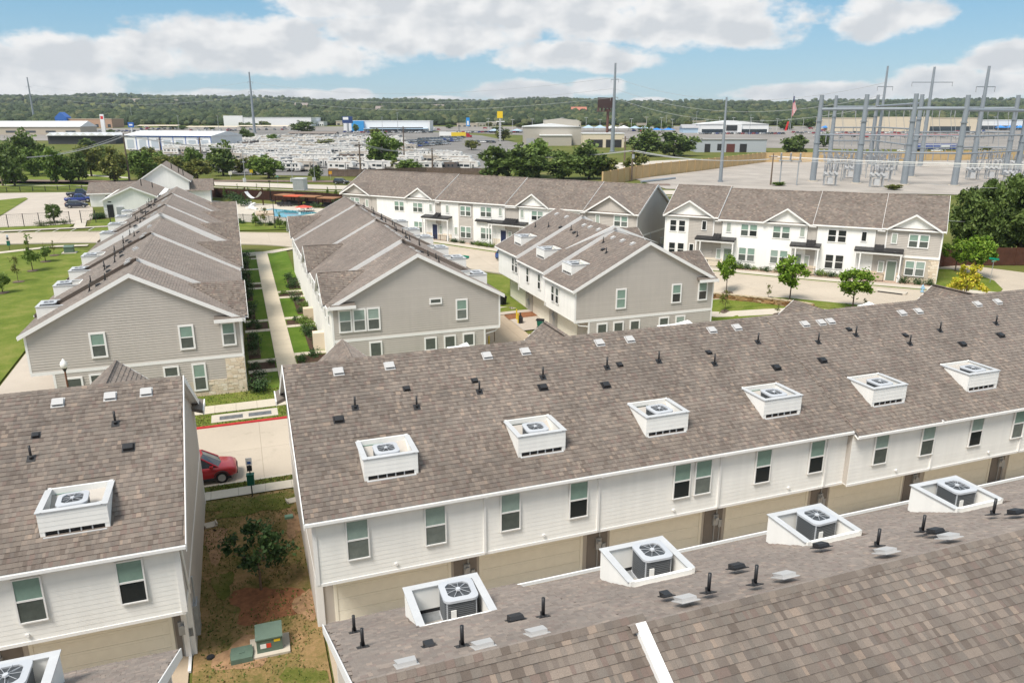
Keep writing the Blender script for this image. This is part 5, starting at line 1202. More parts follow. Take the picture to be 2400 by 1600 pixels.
# street trees in front of the right far row
for k, (bx, by, top, w) in enumerate(((1702, 688, 598, 47), (1850, 706, 601, 74), (1998, 723, 627, 82))):
    p = at(bx, by, .13); mulch_ring(p, .75); tree('street_%d' % k, p, zpx(p, top)-p.z, ['small round bright green street tree nearest the right row', 'bright green street tree, middle of three by the curved street', 'broad bright green street tree, rightmost of three by the curved street'][k], w*mpp(p), group='street trees')
p = at(2283, 650, .13); tree('maple_1', p, zpx(p, 553)-p.z, 'light green tree on the lawn island at the corner', 95*mpp(p))
p = at(2238, 636, .13); tree('maple_2', p, zpx(p, 560)-p.z, 'darker green tree behind the light one on the lawn island', 70*mpp(p))
p = at(2262, 703, .13); tree('yellow_1', p, zpx(p, 619)-p.z, 'yellow leaved tree at the edge of the lawn island', 100*mpp(p))
for k, (bx, by, tp, w) in enumerate(((2290,602,425,150),(2385,606,408,190),(2345,600,412,150),(2440,606,420,160),(2255,600,470,80),(2330,604,480,120))): tree_px('big_%d' % (k % 2), bx, by, tp, 'large dense oak at the right edge, %s of the clump' % ORD[k], w, 'oak clump at right edge')
# thin plantings by the retaining wall
for k, (bx, by, top) in enumerate(((1698, 730, 672), (1800, 700, 664), (1822, 738, 713), (2025, 724, 695), (1860, 732, 700))):
    p = at(bx, by, .12); mulch_ring(p, .5); tree('thin_%d' % (k % 3), p, max(1.3, zpx(p, top)-p.z), '%s spindly sapling from the left beside the stone retaining wall' % ORD[k], group='saplings by the retaining wall')
# saplings on the left lawn
for k, (u, v, top, st, w) in enumerate(((20,890,690,'young_1',1.9),(125,815,625,'thin_1',1.5),(225,740,500,'young_2',2.2),(310,678,535,'young_3',1.9),(370,635,520,'thin_2',.9))):
    p = at(u/2.904, 380+v/2.904, .1); mulch_ring(p, .7); tree(st, p, zpx(p, 380+top/2.904)-p.z, '%s staked sapling of the row on the left lawn, counted from the near end' % ORD[k], w, group='saplings on the left lawn')
p = at(127, 523); mulch_ring(p, 1.6); tree('oak_4', p, zpx(p, 480)-p.z, 'small round tree inside the wire fence of the car park', 40*mpp(p))
# shrubs in the garden beds
TENS = ['', '', 'twenty', 'thirty', 'forty', 'fifty']
def NW(i): return ORD[i] if i < 20 else TENS[(i+1)//10]+'-'+(ORD[(i+1) % 10-1] if (i+1) % 10 else 'last')
for s_, beds in ((-1, [b for b in BEDS if b[0] < 2]), (1, [b for b in BEDS if b[0] > 2])):
    L = []
    for (x0, x1, a, b) in beds:
        a, b = min(a, b), max(a, b); n = max(1, int((x1-x0)*(b-a)/1.6)); n = min(n, 4)
        for i in range(n): L.append((random.uniform(x0+.25, x1-.25), a+(b-a)*(i+.5)/n))
    L.sort(key=lambda q: q[1])
    for i, (x, y) in enumerate(L):
        big = (x < .8 or x > 5.2); shrub(random.choice(['loose_s', 'round_s', 'loose_g', 'round_d', 'loose_d', 'round_m']), (x, y, gz(x, y)+.1), random.uniform(.4, .6) if not big else random.uniform(.5, .95),
            '%s shrub from the near end in the mulch beds %s of the garden path' % (NW(i), 'left' if s_ < 0 else 'right'), 'shrubs along the garden path')
shrub('round_d', (.3, 60.3, .1), 1.1, 'dark shrub at the near corner of the left row by the sidewalk', 'shrubs along the garden path')
# clipped shrubs along the fronts of the far rows
for nm, r, xs in (('right', Frow, [(9.9,'round_d',.75),(10.6,'round_m',.6),(11.5,'round_s',.7),(12.3,'round_m',.5),(13.2,'loose_g',.5),(14.0,'round_s',.6),(15.2,'loose_o',.5),(20.3,'round_m',.75),(21.0,'loose_o',.5),(21.6,'round_d',.65),(22.6,'loose_o',.45),(23.2,'round_d',.55),(24.3,'round_d',.6),(29.7,'round_s',.75),(31,'round_s',.7),(32.3,'round_s',.7)]),
                  ('central', Grow, [(17.6,'round_d',.55),(18.4,'round_d',.6),(19.7,'round_d',.5),(21.5,'round_d',.55),(22.7,'round_m',.7),(23.4,'round_m',.7),(24.5,'round_m',.75),(25.3,'round_m',.6),(4,'round_d',.6),(7.5,'round_d',.6)])):
    for i, (x, k, s) in enumerate(xs):
        w = r.world(x, -1.1, 0); shrub(k, (w.x, w.y, gz(w.x, w.y)+.02), s*1.15, '%s clipped shrub from the left along the front of the %s far row' % (ORD[i], nm), 'foundation shrubs of the far rows')
    a = r.world(3 if nm == 'central' else 9.7, -.3); b = r.world(32.9 if nm == 'right' else 30, -.3); c = r.world(32.9 if nm == 'right' else 30, -2.0); d = r.world(3 if nm == 'central' else 9.7, -2.0)
    drape('gravel_bed', [a[:2], b[:2], c[:2], d[:2]], .10, mat('pink_gravel', (.42,.31,.24), .95, noise=.2, nscale=5))
for k, p in enumerate([at(*q) for q in ((228,512),(236,511),(243,512),(222,514),(120,529),(95,532),(150,527))]): shrub('round_d' if k < 4 else 'loose_g', p, random.uniform(.8, 1.3), '%s low shrub by the clubhouse and car park fence' % ORD[k], 'clubhouse shrubs')

# ---------------------------------------------------------------- vehicles
CARM = {}
def paint(name, col, metal=.0): return mat('paint_'+name, col, .28, metal=metal, spec=.5, coat=.6)
TYRE = mat('tyre', (.015,.015,.016), .85); RIM = mat('alloy_rim', (.45,.45,.46), .35, metal=.6); LAMP = mat('headlamp', (.75,.72,.62), .15, spec=.7); TAIL = mat('tail_lamp', (.35,.015,.015), .2, spec=.6); TRIMK = mat('black_plastic', (.03,.03,.032), .6); GLS = mat('car_glass', (.03,.04,.05), .05, spec=.8)
def rring(x, hw, z0, z1, r=.14, n=3):
    P = []; r = min(r, hw*.45, (z1-z0)*.45)
    for cy, cz, a0 in ((hw-r, z1-r, 0), (-hw+r, z1-r, 90), (-hw+r, z0+r, 180), (hw-r, z0+r, 270)):
        for k in range(n+1): an = R(a0+90*k/n); P.append((x, cy+r*math.cos(an), cz+r*math.sin(an)))
    return P
def vehicle(name, label, kind, col, loc, rz, detail=True, group=None):
    t = thing(name, label, {'suv': 'car', 'pickup': 'pickup', 'hatch': 'car'}[kind], loc, rz, group); pm = col
    if kind == 'suv': L = 2.25; hw = .91; st = [(-2.25,.80,.42,.95),(-2.15,.87,.36,1.04),(-1.6,.91,.30,1.07),(.9,.91,.28,1.05),(1.35,.90,.30,1.02),(1.9,.86,.34,.95),(2.15,.78,.40,.86),(2.25,.66,.46,.74)]; gh = [(-2.12,1.2,.82),(-1.75,.30,.66)]; zt = 1.70; wx = (-1.32, 1.36); wr = .36
    elif kind == 'hatch': L = 2.2; hw = .9; st = [(-2.2,.78,.42,.95),(-2.1,.86,.34,1.03),(-1.5,.90,.28,1.04),(.9,.90,.26,1.00),(1.4,.88,.28,.96),(1.9,.83,.32,.86),(2.15,.72,.38,.74),(2.2,.62,.42,.68)]; gh = [(-2.05,1.3,.80),(-1.45,.10,.62)]; zt = 1.60; wx = (-1.3, 1.36); wr = .34
    else: L = 2.9; hw = .98; st = [(-2.9,.92,.52,1.05),(-2.8,.96,.46,1.10),(-1.0,.98,.42,1.10),(1.3,.98,.42,1.10),(1.7,.97,.44,1.12),(2.5,.95,.46,1.08),(2.8,.90,.50,1.0),(2.92,.82,.55,.9)]; gh = [(-.95,1.55,.88),(-.65,.75,.70)]; zt = 1.86; wx = (-1.85, 1.9); wr = .41
    b = MB(); b.loft([rring(*q) for q in st]); body = b.build('body', pm, t, True)
    (xa, xb, w0), (xc, xd, w1) = gh; zb = 1.03 if kind != 'pickup' else 1.08
    g = MB(); lo = [(xa,-w0,zb),(xb,-w0,zb),(xb+.18,0,zb),(xb,w0,zb),(xa,w0,zb)]; hi = [(xc,-w1,zt-.05),(xd,-w1,zt-.05),(xd+.1,0,zt-.03),(xd,w1,zt-.05),(xc,w1,zt-.05)]; g.loft([lo, hi]); g.build('windows', GLS, t)
    r_ = MB(); e = .03; top = [(xc-e,-w1-e,zt-.08),(xd,-w1-e,zt-.08),(xd+.12,0,zt-.05),(xd,w1+e,zt-.08),(xc-e,w1+e,zt-.08)]; r_.loft([top, [(x*.98+(xc+xd)*.01, y*.9, zt) for x, y, z in top]])
    for (p, q) in ((0, 0), (1, 1), (3, 3), (4, 4)): r_.cyl(lo[p], hi[q], .055, .045, 5)
    for f_ in (.36, .70):
        for sy in (-1, 1): r_.cyl((xa+(xb-xa)*f_, sy*(w0+.01), zb), (xc+(xd-xc)*f_, sy*(w1+.01), zt-.05), .04, .035, 5)
    r_.build('roof', pm, t)
    if kind == 'pickup': k = MB(); k.box(-2.72, -.82, .75, -1.05, .82, 1.112); k.build('load_bed', TRIMK, t)
    if ('whl', wr) not in _cache:
        m = MB(); m.cyl((0, -.12, 0), (0, .12, 0), wr, n=18); q = MB(); q.cyl((0, -.13, 0), (0, .13, 0), wr*.62, n=14)
        for i in range(5): an = 2*math.pi*i/5; q.box(-.035, -.135, 0, .035, .135, wr*.6) if i == 0 else None
        _cache[('whl', wr)] = (m.mesh('wheel', [TYRE], False), q.mesh('rim', [RIM]))
    for x in wx:
        for sy in (-1, 1):
            w = link('wheel', _cache[('whl', wr)][0], t, (x, sy*(hw-.10), wr)); link('rim', _cache[('whl', wr)][1], w)
    if detail:
        a = MB()
        for x in wx:
            for sy in (-1, 1):
                pts = [(x+(wr+.07)*math.cos(R(an)), sy*(hw+.005), wr+(wr+.07)*math.sin(R(an))) for an in range(0, 181, 20)]
                a.tube(pts, .03, 5)
        a.box(-L+.15, -hw-.01, .27, L-.35, hw+.01, .40); a.box(L-.12, -.62, .40, L+.02, .62, .56); a.build('lower_trim', TRIMK, t)
        for sy in (-1, 1):
            h = MB(); x0 = L-.16; h.hexa([(x0-.25, sy*.84, .70), (x0+.08, sy*.60, .66), (x0+.1, sy*.42, .66), (x0-.1, sy*.40, .70), (x0-.32, sy*.85, .86), (x0-.02, sy*.66, .80), (x0+.0, sy*.45, .80), (x0-.15, sy*.42, .88)]); h.build('headlight', LAMP, t)
            q = MB(); q.box(-L-.02, sy*.62-.14, .80, -L+.12, sy*.62+.14, 1.12); q.build('taillight', TAIL, t)
            m = MB(); m.box(xb-.45, sy*(hw+.02)-.1, 1.02, xb-.25, sy*(hw+.02)+.1, 1.18); m.build('mirror', pm, t)
        gr = MB(); gr.box(L-.07, -.35, .62, L+.035, .35, .76); gr.build('grille', TRIMK, t)
    return t
RED = paint('red', (.36,.012,.020)); BLUE = paint('blue', (.035,.085,.24)); DBLUE = paint('deep_blue', (.012,.035,.22)); NAVYP = paint('navy', (.012,.018,.045)); BLK = paint('black', (.012,.013,.015)); WHT = paint('white', (.78,.78,.77)); SIL = paint('silver', (.42,.43,.45), .3); GRYP = paint('grey', (.12,.125,.13)); YELP = paint('yellow', (.72,.52,.03))
vehicle('parked_car', 'red compact suv parked at the kerb between the two near rows', 'suv', RED, (-3.75, 45.35, .05), 0.0)
p = at(1183, 612, .07); d = Vector((.672, -.74)); vehicle('parked_car', 'bright blue suv parked on the curved street behind the right row', 'suv', BLUE, (p.x+1.0, p.y-.2, gz(p.x, p.y)+.08), math.atan2(-.70, .71))
p = at(181, 487.5); vehicle('parked_car', 'dark navy crossover nearest the camera in the clubhouse car park', 'hatch', NAVYP, (p.x, p.y, p.z+.06), 0.03, group='clubhouse cars')
p = at(186, 474); vehicle('parked_pickup', 'bright blue pickup in the clubhouse car park between the crossover and a dark pickup', 'pickup', DBLUE, (p.x, p.y, p.z+.06), 0.03, group='clubhouse cars')
p = at(188, 461); vehicle('parked_pickup', 'dark blue pickup farthest away in the clubhouse car park', 'pickup', NAVYP, (p.x, p.y, p.z+.06), 0.03, group='clubhouse cars')
p = at(800, 432); vehicle('moving_car', 'black suv driving on the road beyond the pool fence', 'suv', BLK, (p.x, p.y, p.z+.06), -.62)
q = Grow.world(50.3, 5); vehicle('parked_car', 'dark car parked beside the grey end wall of the central far row', 'suv', BLK, (q.x, q.y, gz(q.x, q.y)), R(40))

# ---------------------------------------------------------------- street things
def transformer(p, s, label, rz=0., big=True):
    t = thing('transformer_box', label, 'transformer', p, rz); GRN = mat('transformer_green', (.115,.165,.13), .5, noise=.06); m = MB()
    m.box(-.78*s, -.62*s, 0, .78*s, .62*s, .1*s); m.build('concrete_pad', MCW, t); m = MB()
    m.hexa([(-.5*s,-.40*s,.1*s),(.5*s,-.40*s,.1*s),(.5*s,.40*s,.1*s),(-.5*s,.40*s,.1*s),(-.5*s,-.40*s,.70*s),(.5*s,-.40*s,.70*s),(.5*s,.40*s,.84*s),(-.5*s,.40*s,.84*s)]); m.build('cabinet', GRN, t)
    m = MB(); m.hexa([(-.53*s,-.44*s,.70*s),(.53*s,-.44*s,.70*s),(.53*s,.43*s,.84*s),(-.53*s,.43*s,.84*s),(-.53*s,-.44*s,.76*s),(.53*s,-.44*s,.76*s),(.53*s,.43*s,.90*s),(-.53*s,.43*s,.90*s)]); m.build('lid', GRN, t)
    if big:
        for nm, c, b in (('warning_label', (.62,.06,.03), (-.12,.06,.30,.50)), ('warning_label', (.8,.8,.78), (-.36,-.13,.30,.50)), ('warning_label', (.75,.5,.03), (.18,.42,.52,.64))):
            m = MB(); m.box(b[0]*s, -.408*s, b[2]*s, b[1]*s, -.399*s, b[3]*s); m.build(nm, mat('sticker_%d' % int(c[0]*100+c[2]*1000), c, .5), t)
    return t
transformer((-.45, 28.15, .08), 1.0, 'green utility transformer on a concrete pad in the side yard', -.02)
p = at(475/2.904, 380+622/2.904); transformer((p.x, p.y, p.z+.08), 1.25, 'green transformer box on the left lawn', 0, False)
m = MB(); m.loft([[(-.42,-.40,0),(.42,-.40,0),(.46,0,0),(.42,.40,0),(-.42,.40,0),(-.46,0,0)],[(-.40,-.38,.22),(.40,-.38,.22),(.44,0,.24),(.40,.38,.24),(-.40,.38,.24),(-.44,0,.23)]]); m.box(-.1,-.05,.235,.1,.05,.255); m.build('utility_vault', mat('vault_green', (.10,.15,.115), .6, noise=.1), loc=(-1.55, 27.9, .08), label='low green utility vault lid beside the transformer in the side yard', cat='utility box')
m = MB(); m.box(-.22,-.16,0,.22,.16,.12); m.box(-.2,-.14,.12,.2,.14,.135); m.build('valve_box', mat('valve_green', (.20,.34,.24), .6), loc=(1.05, 38.8, .08), label='small pale green valve box lid in the side yard grass', cat='utility box')
m = MB(); m.cyl((0,0,0),(0,0,.06),.16,n=14); m.cyl((0,0,.06),(0,0,.08),.12,n=14); m.build('drain_cover', MBK, loc=(-2.75, 28.3, .08), label='round black drain cover by the corner of the near left row', cat='drain')
for k, (x, y) in enumerate(((-2.95, 39.3), (1.35, 40.6))):
    m = MB(); m.hexa([(-.3,-.2,0),(.3,-.2,0),(.3,.2,0),(-.3,.2,0),(-.32,-.22,.06),(.32,-.22,.06),(.32,.22,.14),(-.32,.22,.14)]); m.box(-.32,-.22,.05,-.26,.22,.2); m.box(.26,-.22,.05,.32,.22,.2); m.build('splash_block', MCW, loc=(x, y, .08), rz=.2, label='grey splash block at the foot of the downspout on the %s side of the yard' % ('left', 'right')[k], cat='splash block')
# grate slab in the far verge
t = thing('vault_slab', 'concrete slab with two long grates in the grass verge behind the red kerb', 'vault', (-.9, 55.15, .12)); m = MB(); m.box(-2.3,-.75,-.1,2.3,.75,.03); m.build('slab', MCW, t)
for x in (-1.75, .25):
    m = MB()
    m.box(x, -.42, .03, x+1.6, .3, .034, 1)
    for i in range(20): m.box(x+.02+i*.08, -.42, .034, x+.05+i*.08, .3, .05)
    m.build('grate', [MGV, TRIMK], t)
# dog waste stations
def station(p, label, s=1.):
    t = thing('waste_station', label, 'dog station', p, -.1); m = MB(); m.cyl((0,0,0),(0,0,2.3*s),.035); m.build('post', MBK, t); g = mat('station_green', (.01,.11,.075), .5)
    m = MB(); m.box(-.19,-.19,.75*s,.19,.12,1.35*s); m.box(-.21,-.21,1.35*s,.21,.14,1.42*s); m.build('bin', g, t); m = MB(); m.box(-.14,-.12,1.62*s,.14,-.03,1.95*s); m.build('bag_dispenser', TRIMK, t)
    m = MB(); m.box(-.17,-.07,1.98*s,.17,-.045,2.42*s); m.build('sign_plate', mat('sign_white', (.75,.76,.76), .5), t); m = MB(); m.box(-.1,-.076,2.05*s,.1,-.069,2.2*s); m.build('sign_symbol', mat('sign_blue', (.03,.09,.28), .5), t)
station((-.75, 42.0, .12), 'green dog waste station on a post beside the near sidewalk')
p = at(68/2.904, 380+605/2.904); station((p.x, p.y, p.z+.1), 'green dog waste station on the far left lawn verge', 1.)
# lamp post with globe
def lamp(p, h, label, globe=True):
    t = thing('lamp_post', label, 'lamp post', p); m = MB(); pm = mat('lamp_pole_brown', (.16,.075,.045), .6) if globe else MBK; m.cyl((0,0,0),(0,0,.5),.14,.1,10); m.cyl((0,0,.5),(0,0,h-.8),.075,.06,10); m.build('pole', pm, t)
    if globe:
        m = MB(); m.cyl((0,0,h-.8),(0,0,h-.55),.06,.17,10); m.build('collar', MBK, t); m = MB(); rings = [[(r_*math.cos(a), r_*math.sin(a), h+z) for a in np.linspace(0, 2*math.pi, 15)[:-1]] for z, r_ in ((-.55,.14),(-.45,.22),(-.28,.26),(-.12,.22),(.02,.12),(.10,.05),(.16,.03))]; m.loft(rings); m.build('globe', mat('milk_glass', (.82,.81,.78), .25), t, True)
    else: m = MB(); m.box(-.35,-.12,h-.85,.35,.12,h-.72); m.box(-.1,-.1,h-.72,.1,.1,h-.6); m.build('lamp_head', MBK, t)
lamp((-12.6, 58.6, .1), 4.45, 'brown lamp post with a white globe in front of the left row gable')
p = at(645, 536); lamp(p, zpx(p, 461)-p.z, 'slim black lamp post by the pool fence', False)
p = at(635, 470); lamp(p, zpx(p, 427)-p.z+1, 'slim black lamp post in the pool court behind the hammock', False)
# waste carts
def cart(p, col, lid, label, rz=0.):
    t = thing('waste_cart', label, 'waste cart', p, rz, 'wheeled waste carts'); m = MB(); m.hexa([(-.24,-.28,.06),(.24,-.28,.06),(.24,.26,.06),(-.24,.26,.06),(-.31,-.36,.98),(.31,-.36,.98),(.31,.36,.98),(-.31,.36,.98)]); m.build('bin', col, t)
    m = MB(); m.hexa([(-.33,-.40,.98),(.33,-.40,.98),(.33,.42,.98),(-.33,.42,.98),(-.30,-.35,1.05),(.30,-.35,1.05),(.30,.40,1.09),(-.30,.40,1.09)]); m.cyl((-.28,.46,.98),(.28,.46,.98),.025); m.build('lid', lid, t)
    for sx in (-1, 1): m = MB(); m.cyl((sx*.2,.3,.12),(sx*.29,.3,.12),.12,n=10); m.build('wheel', TYRE, t)
    return t
CGR = mat('cart_green', (.012,.12,.08), .5); CBK = mat('cart_black', (.012,.014,.017), .5)
p = at(108, 918); cart((-14.35, 61.3, .1), CBK, CGR, 'dark cart with green lid at the left corner of the left row', .5)
p = at(100, 905); cart((-14.9, 60.6, .05), CGR, CGR, 'all green cart beside the dark one at the left row corner', .2)
p = at(1100+228/2.904, 380+975/2.904); cart((p.x, p.y, p.z+.06), CBK, CBK, 'black cart on the grass between the middle and right rows', .3)
cart((25.9, 80.5, gz(26, 80.5)+.08), CGR, mat('cart_pale_lid', (.25,.42,.36), .5), 'green cart with pale lid farther up the alley grass', .1)
p = at(1258, 775); cart((p.x+.4, p.y, p.z+.1), CGR, CBK, 'green cart with open black lid by the garages of the right row', 1.1)
# bollards and meter in the red soil strip
for k, (u, v) in enumerate(((322, 1075), (332, 1100))):
    p = at(1100+u/2.904, 380+v/2.904); m = MB(); m.cyl((0,0,0),(0,0,1.15),.075,n=10); m.cyl((0,0,1.15),(0,0,1.19),.075,.03,10); m.build('bollard', YELP, loc=p, label='yellow bollard %s the red soil strip by the garages' % ('at the back of', 'at the front of')[k], cat='bollard', group='yellow bollards')
p = at(1100+348/2.904, 380+1100/2.904); m = MB(); m.hexa([(-.2,-.2,0),(.2,-.2,0),(.2,.2,0),(-.2,.2,0),(-.2,-.2,.7),(.2,-.2,.7),(.16,.16,.86),(-.16,.16,.86)]); m.box(-.05,-.05,.86,.05,.05,1.2); m.build('pedestal_box', TRIMK, loc=p, label='dark utility pedestal next to the yellow bollards', cat='utility box')
m = MB(); m.cyl((0,0,0),(0,0,1.2),.04); m.build('marker_post', mat('marker_brown', (.2,.13,.07), .7), loc=(22.3, 66.8, .15), label='thin marker post standing in the alley beside the middle row', cat='post'); m = MB(); m.cyl((0,0,0),(0,0,1.1),.08); m.build('bollard', YELP, loc=(21.35, 65.6, .1), label='yellow bollard at the near corner of the middle row', cat='bollard', group='yellow bollards')
# street name signs
def street_sign(p, h, label, rz=0.):
    t = thing('street_sign', label, 'street sign', p, rz); m = MB(); m.cyl((0,0,0),(0,0,h),.03); m.build('post', MGV, t)
    for k, a in enumerate((0, math.pi/2)): m = MB(); m.box(-.55,-.012,h-.02+.24*k,.55,.012,h+.2+.24*k); o = m.build('name_plate', mat('sign_green', (.0,.22,.14), .5), t, rz=a); q = MB(); [q.box(-.42+i*.14,-.016,h+.05+.24*k,-.34+i*.14,-.011,h+.13+.24*k) for i in range(6)]; q.build('lettering', mat('sign_lettering', (.7,.78,.75), .5), o)
p = at(1108, 672); street_sign((25.6, 87.5, gz(25.6, 87.5)), 3.6, 'green street name sign on a pole in the alley mouth', .6)
p = at(2320, 662, .1); street_sign(p, zpx(p, 613)-p.z, 'green street name sign on a pole by the lawn island', .3)
p = at(652, 440); street_sign(p, zpx(p, 415)-p.z, 'green street name sign at the rail crossing road', .2)
# hydrant
p = at(2161, 684, .13); t = thing('fire_hydrant', 'pale blue fire hydrant on the far sidewalk near the limestone corner', 'hydrant', p); hb = mat('hydrant_blue', (.30,.48,.62), .5)
m = MB(); m.cyl((0,0,0),(0,0,.08),.2,n=12); m.cyl((0,0,.08),(0,0,.62),.13,n=12); m.build('barrel', hb, t); m = MB(); m.cyl((0,0,.62),(0,0,.80),.17,.05,12); m.cyl((0,0,.8),(0,0,.88),.04); m.build('bonnet', hb, t); m = MB(); m.cyl((-.27,0,.45),(.27,0,.45),.07,n=10); m.cyl((0,-.26,.42),(0,0,.42),.09,n=10); m.build('nozzle', hb, t)
# kerb inlet
a = at(2050, 683, .08); b = at(2122, 692, .08); m = MB(); d = (b-a).normalized(); n_ = Vector((-d.y, d.x, 0))
m.hexa([a, b, b+n_*1.3, a+n_*1.3, a+Vector((0,0,.16)), b+Vector((0,0,.16)), b+n_*1.3+Vector((0,0,.16)), a+n_*1.3+Vector((0,0,.16))]); o = m.build('storm_inlet', MCW, label='concrete storm inlet with a dark slot in the kerb of the curved street', cat='storm drain')
m = MB(); e = -n_*.02; m.hexa([a+e+d*.3, b+e-d*.3, b-d*.3, a+d*.3, a+e+d*.3+Vector((0,0,.13)), b+e-d*.3+Vector((0,0,.13)), b-d*.3+Vector((0,0,.13)), a+d*.3+Vector((0,0,.13))]); m.build('slot', MBK, o)
# lettering painted on the red kerb
def kerb_text(txt, x, y, z, size):
    c = bpy.data.curves.new('kerb_lettering', 'FONT'); c.body = txt; c.size = size; c.extrude = .002; o = bpy.data.objects.new('kerb_lettering', c); COL.objects.link(o); o.rotation_euler = (math.pi/2, 0, 0); o.location = (x, y, z)
    bpy.context.view_layer.update(); me = bpy.data.meshes.new_from_object(o.evaluated_get(bpy.context.evaluated_depsgraph_get())); bpy.data.objects.remove(o); me.materials.clear(); me.materials.append(MWT); return me
me = kerb_text('FIRE LANE   NO PARKING', 0, 0, 0, .15)
link('kerb_lettering', me, None, (-6.05, 53.685, .055), label='white painted lettering on the red kerb of the main street', cat='lettering').rotation_euler = (math.pi/2, 0, 0)
# retaining wall of stacked stone
def retaining():
    a, b = at(1662, 699), at(1905, 727); t = thing('retaining_wall', 'low wall of stacked brown stones along the slope lawn', 'wall', (a.x, a.y, 0)); d = (b-a); L = d.length; d.normalize(); rz = math.atan2(d.y, d.x)
    ST = rnd_mat('field_stone', [(0,(.16,.085,.035)),(.3,(.26,.15,.065)),(.6,(.36,.24,.12)),(.85,(.20,.13,.075)),(1,(.44,.34,.20))], .9, bump=.6); x = 0
    for row in range(3):
        x = -random.uniform(0, .3)
        while x < L:
            w = random.uniform(.3, .75); q = a+d*(x+w/2); z = gz(q.x, q.y)+row*.22; m = MB(); j = lambda: random.uniform(-.05, .05)
            m.hexa([(-w/2+j(),-.22+j(),0),(w/2+j(),-.22+j(),0),(w/2+j(),.22,0),(-w/2+j(),.22,0),(-w/2+j(),-.2+j(),.22),(w/2+j(),-.2+j(),.22),(w/2+j(),.2,.22),(-w/2+j(),.2,.22)]); m.build('stone', ST, t, loc=(q.x-a.x, q.y-a.y, z-.02), rz=rz+j()); x += w
    m = MB()
    for k in range(int(L/.9)): q = a+d*(k*.9+.45)-Vector((a.x, a.y, 0)); m.box(q.x-.46, q.y-.25, gz(q.x+a.x, q.y+a.y)+.62, q.x+.46, q.y+.25, gz(q.x+a.x, q.y+a.y)+.70, rz=rz)
    m.build('capstone', mat('cap_stone', (.42,.34,.23), .9, noise=.15), t)
retaining()

# blades of grass in the yard and along the near verges
def tufts():
    rng = np.random.default_rng(8); P = []
    def area(n, x0, x1, y0, y1, z): P.append(np.column_stack([rng.uniform(x0, x1, n), rng.uniform(y0, y1, n), np.full(n, z)]))
    area(5200, -3.3, 1.6, 21, 42.2, .085); area(1500, -5, 3, 43.4, 44.0, .12); area(1800, -5, 3, 53.9, 56.3, .12); area(2200, -15, 1.9, 58.1, 60.5, .11)
    P = np.concatenate(P); nz = np.sin(P[:, 0]*2.1+1)+np.sin(P[:, 1]*1.3)+np.sin(P[:, 0]*.9-P[:, 1]*2.2); P = P[((nz > -.9) | (P[:, 1] > 40)) & ~((P[:, 0] > -3.3) & (P[:, 0] < 1.5) & (P[:, 1] > 54.3) & (P[:, 1] < 56.0))]; n = len(P)
    a = rng.uniform(0, 2*math.pi, n); h = rng.uniform(.03, .10, n); w = rng.uniform(.02, .05, n); d = np.column_stack([np.cos(a), np.sin(a), np.zeros(n)]); l = np.column_stack([rng.normal(0, .04, n), rng.normal(0, .04, n), h])
    V = np.empty((n, 4, 3)); V[:, 0] = P-d*w[:, None]; V[:, 1] = P+d*w[:, None]; V[:, 2] = P+l+d*w[:, None]*.3; V[:, 3] = P+l-d*w[:, None]*.3
    link('grass_tufts', np_mesh('grass_tufts', V.reshape(-1, 3), np.arange(n*4).reshape(n, 4), [rnd_mat('grass_blade', [(0,(.06,.10,.02)),(.5,(.12,.15,.035)),(.8,(.22,.19,.07)),(1,(.30,.22,.10))], .9)]), label='short grass blades in the side yard and verges', cat='grass', kind='stuff')
tufts()
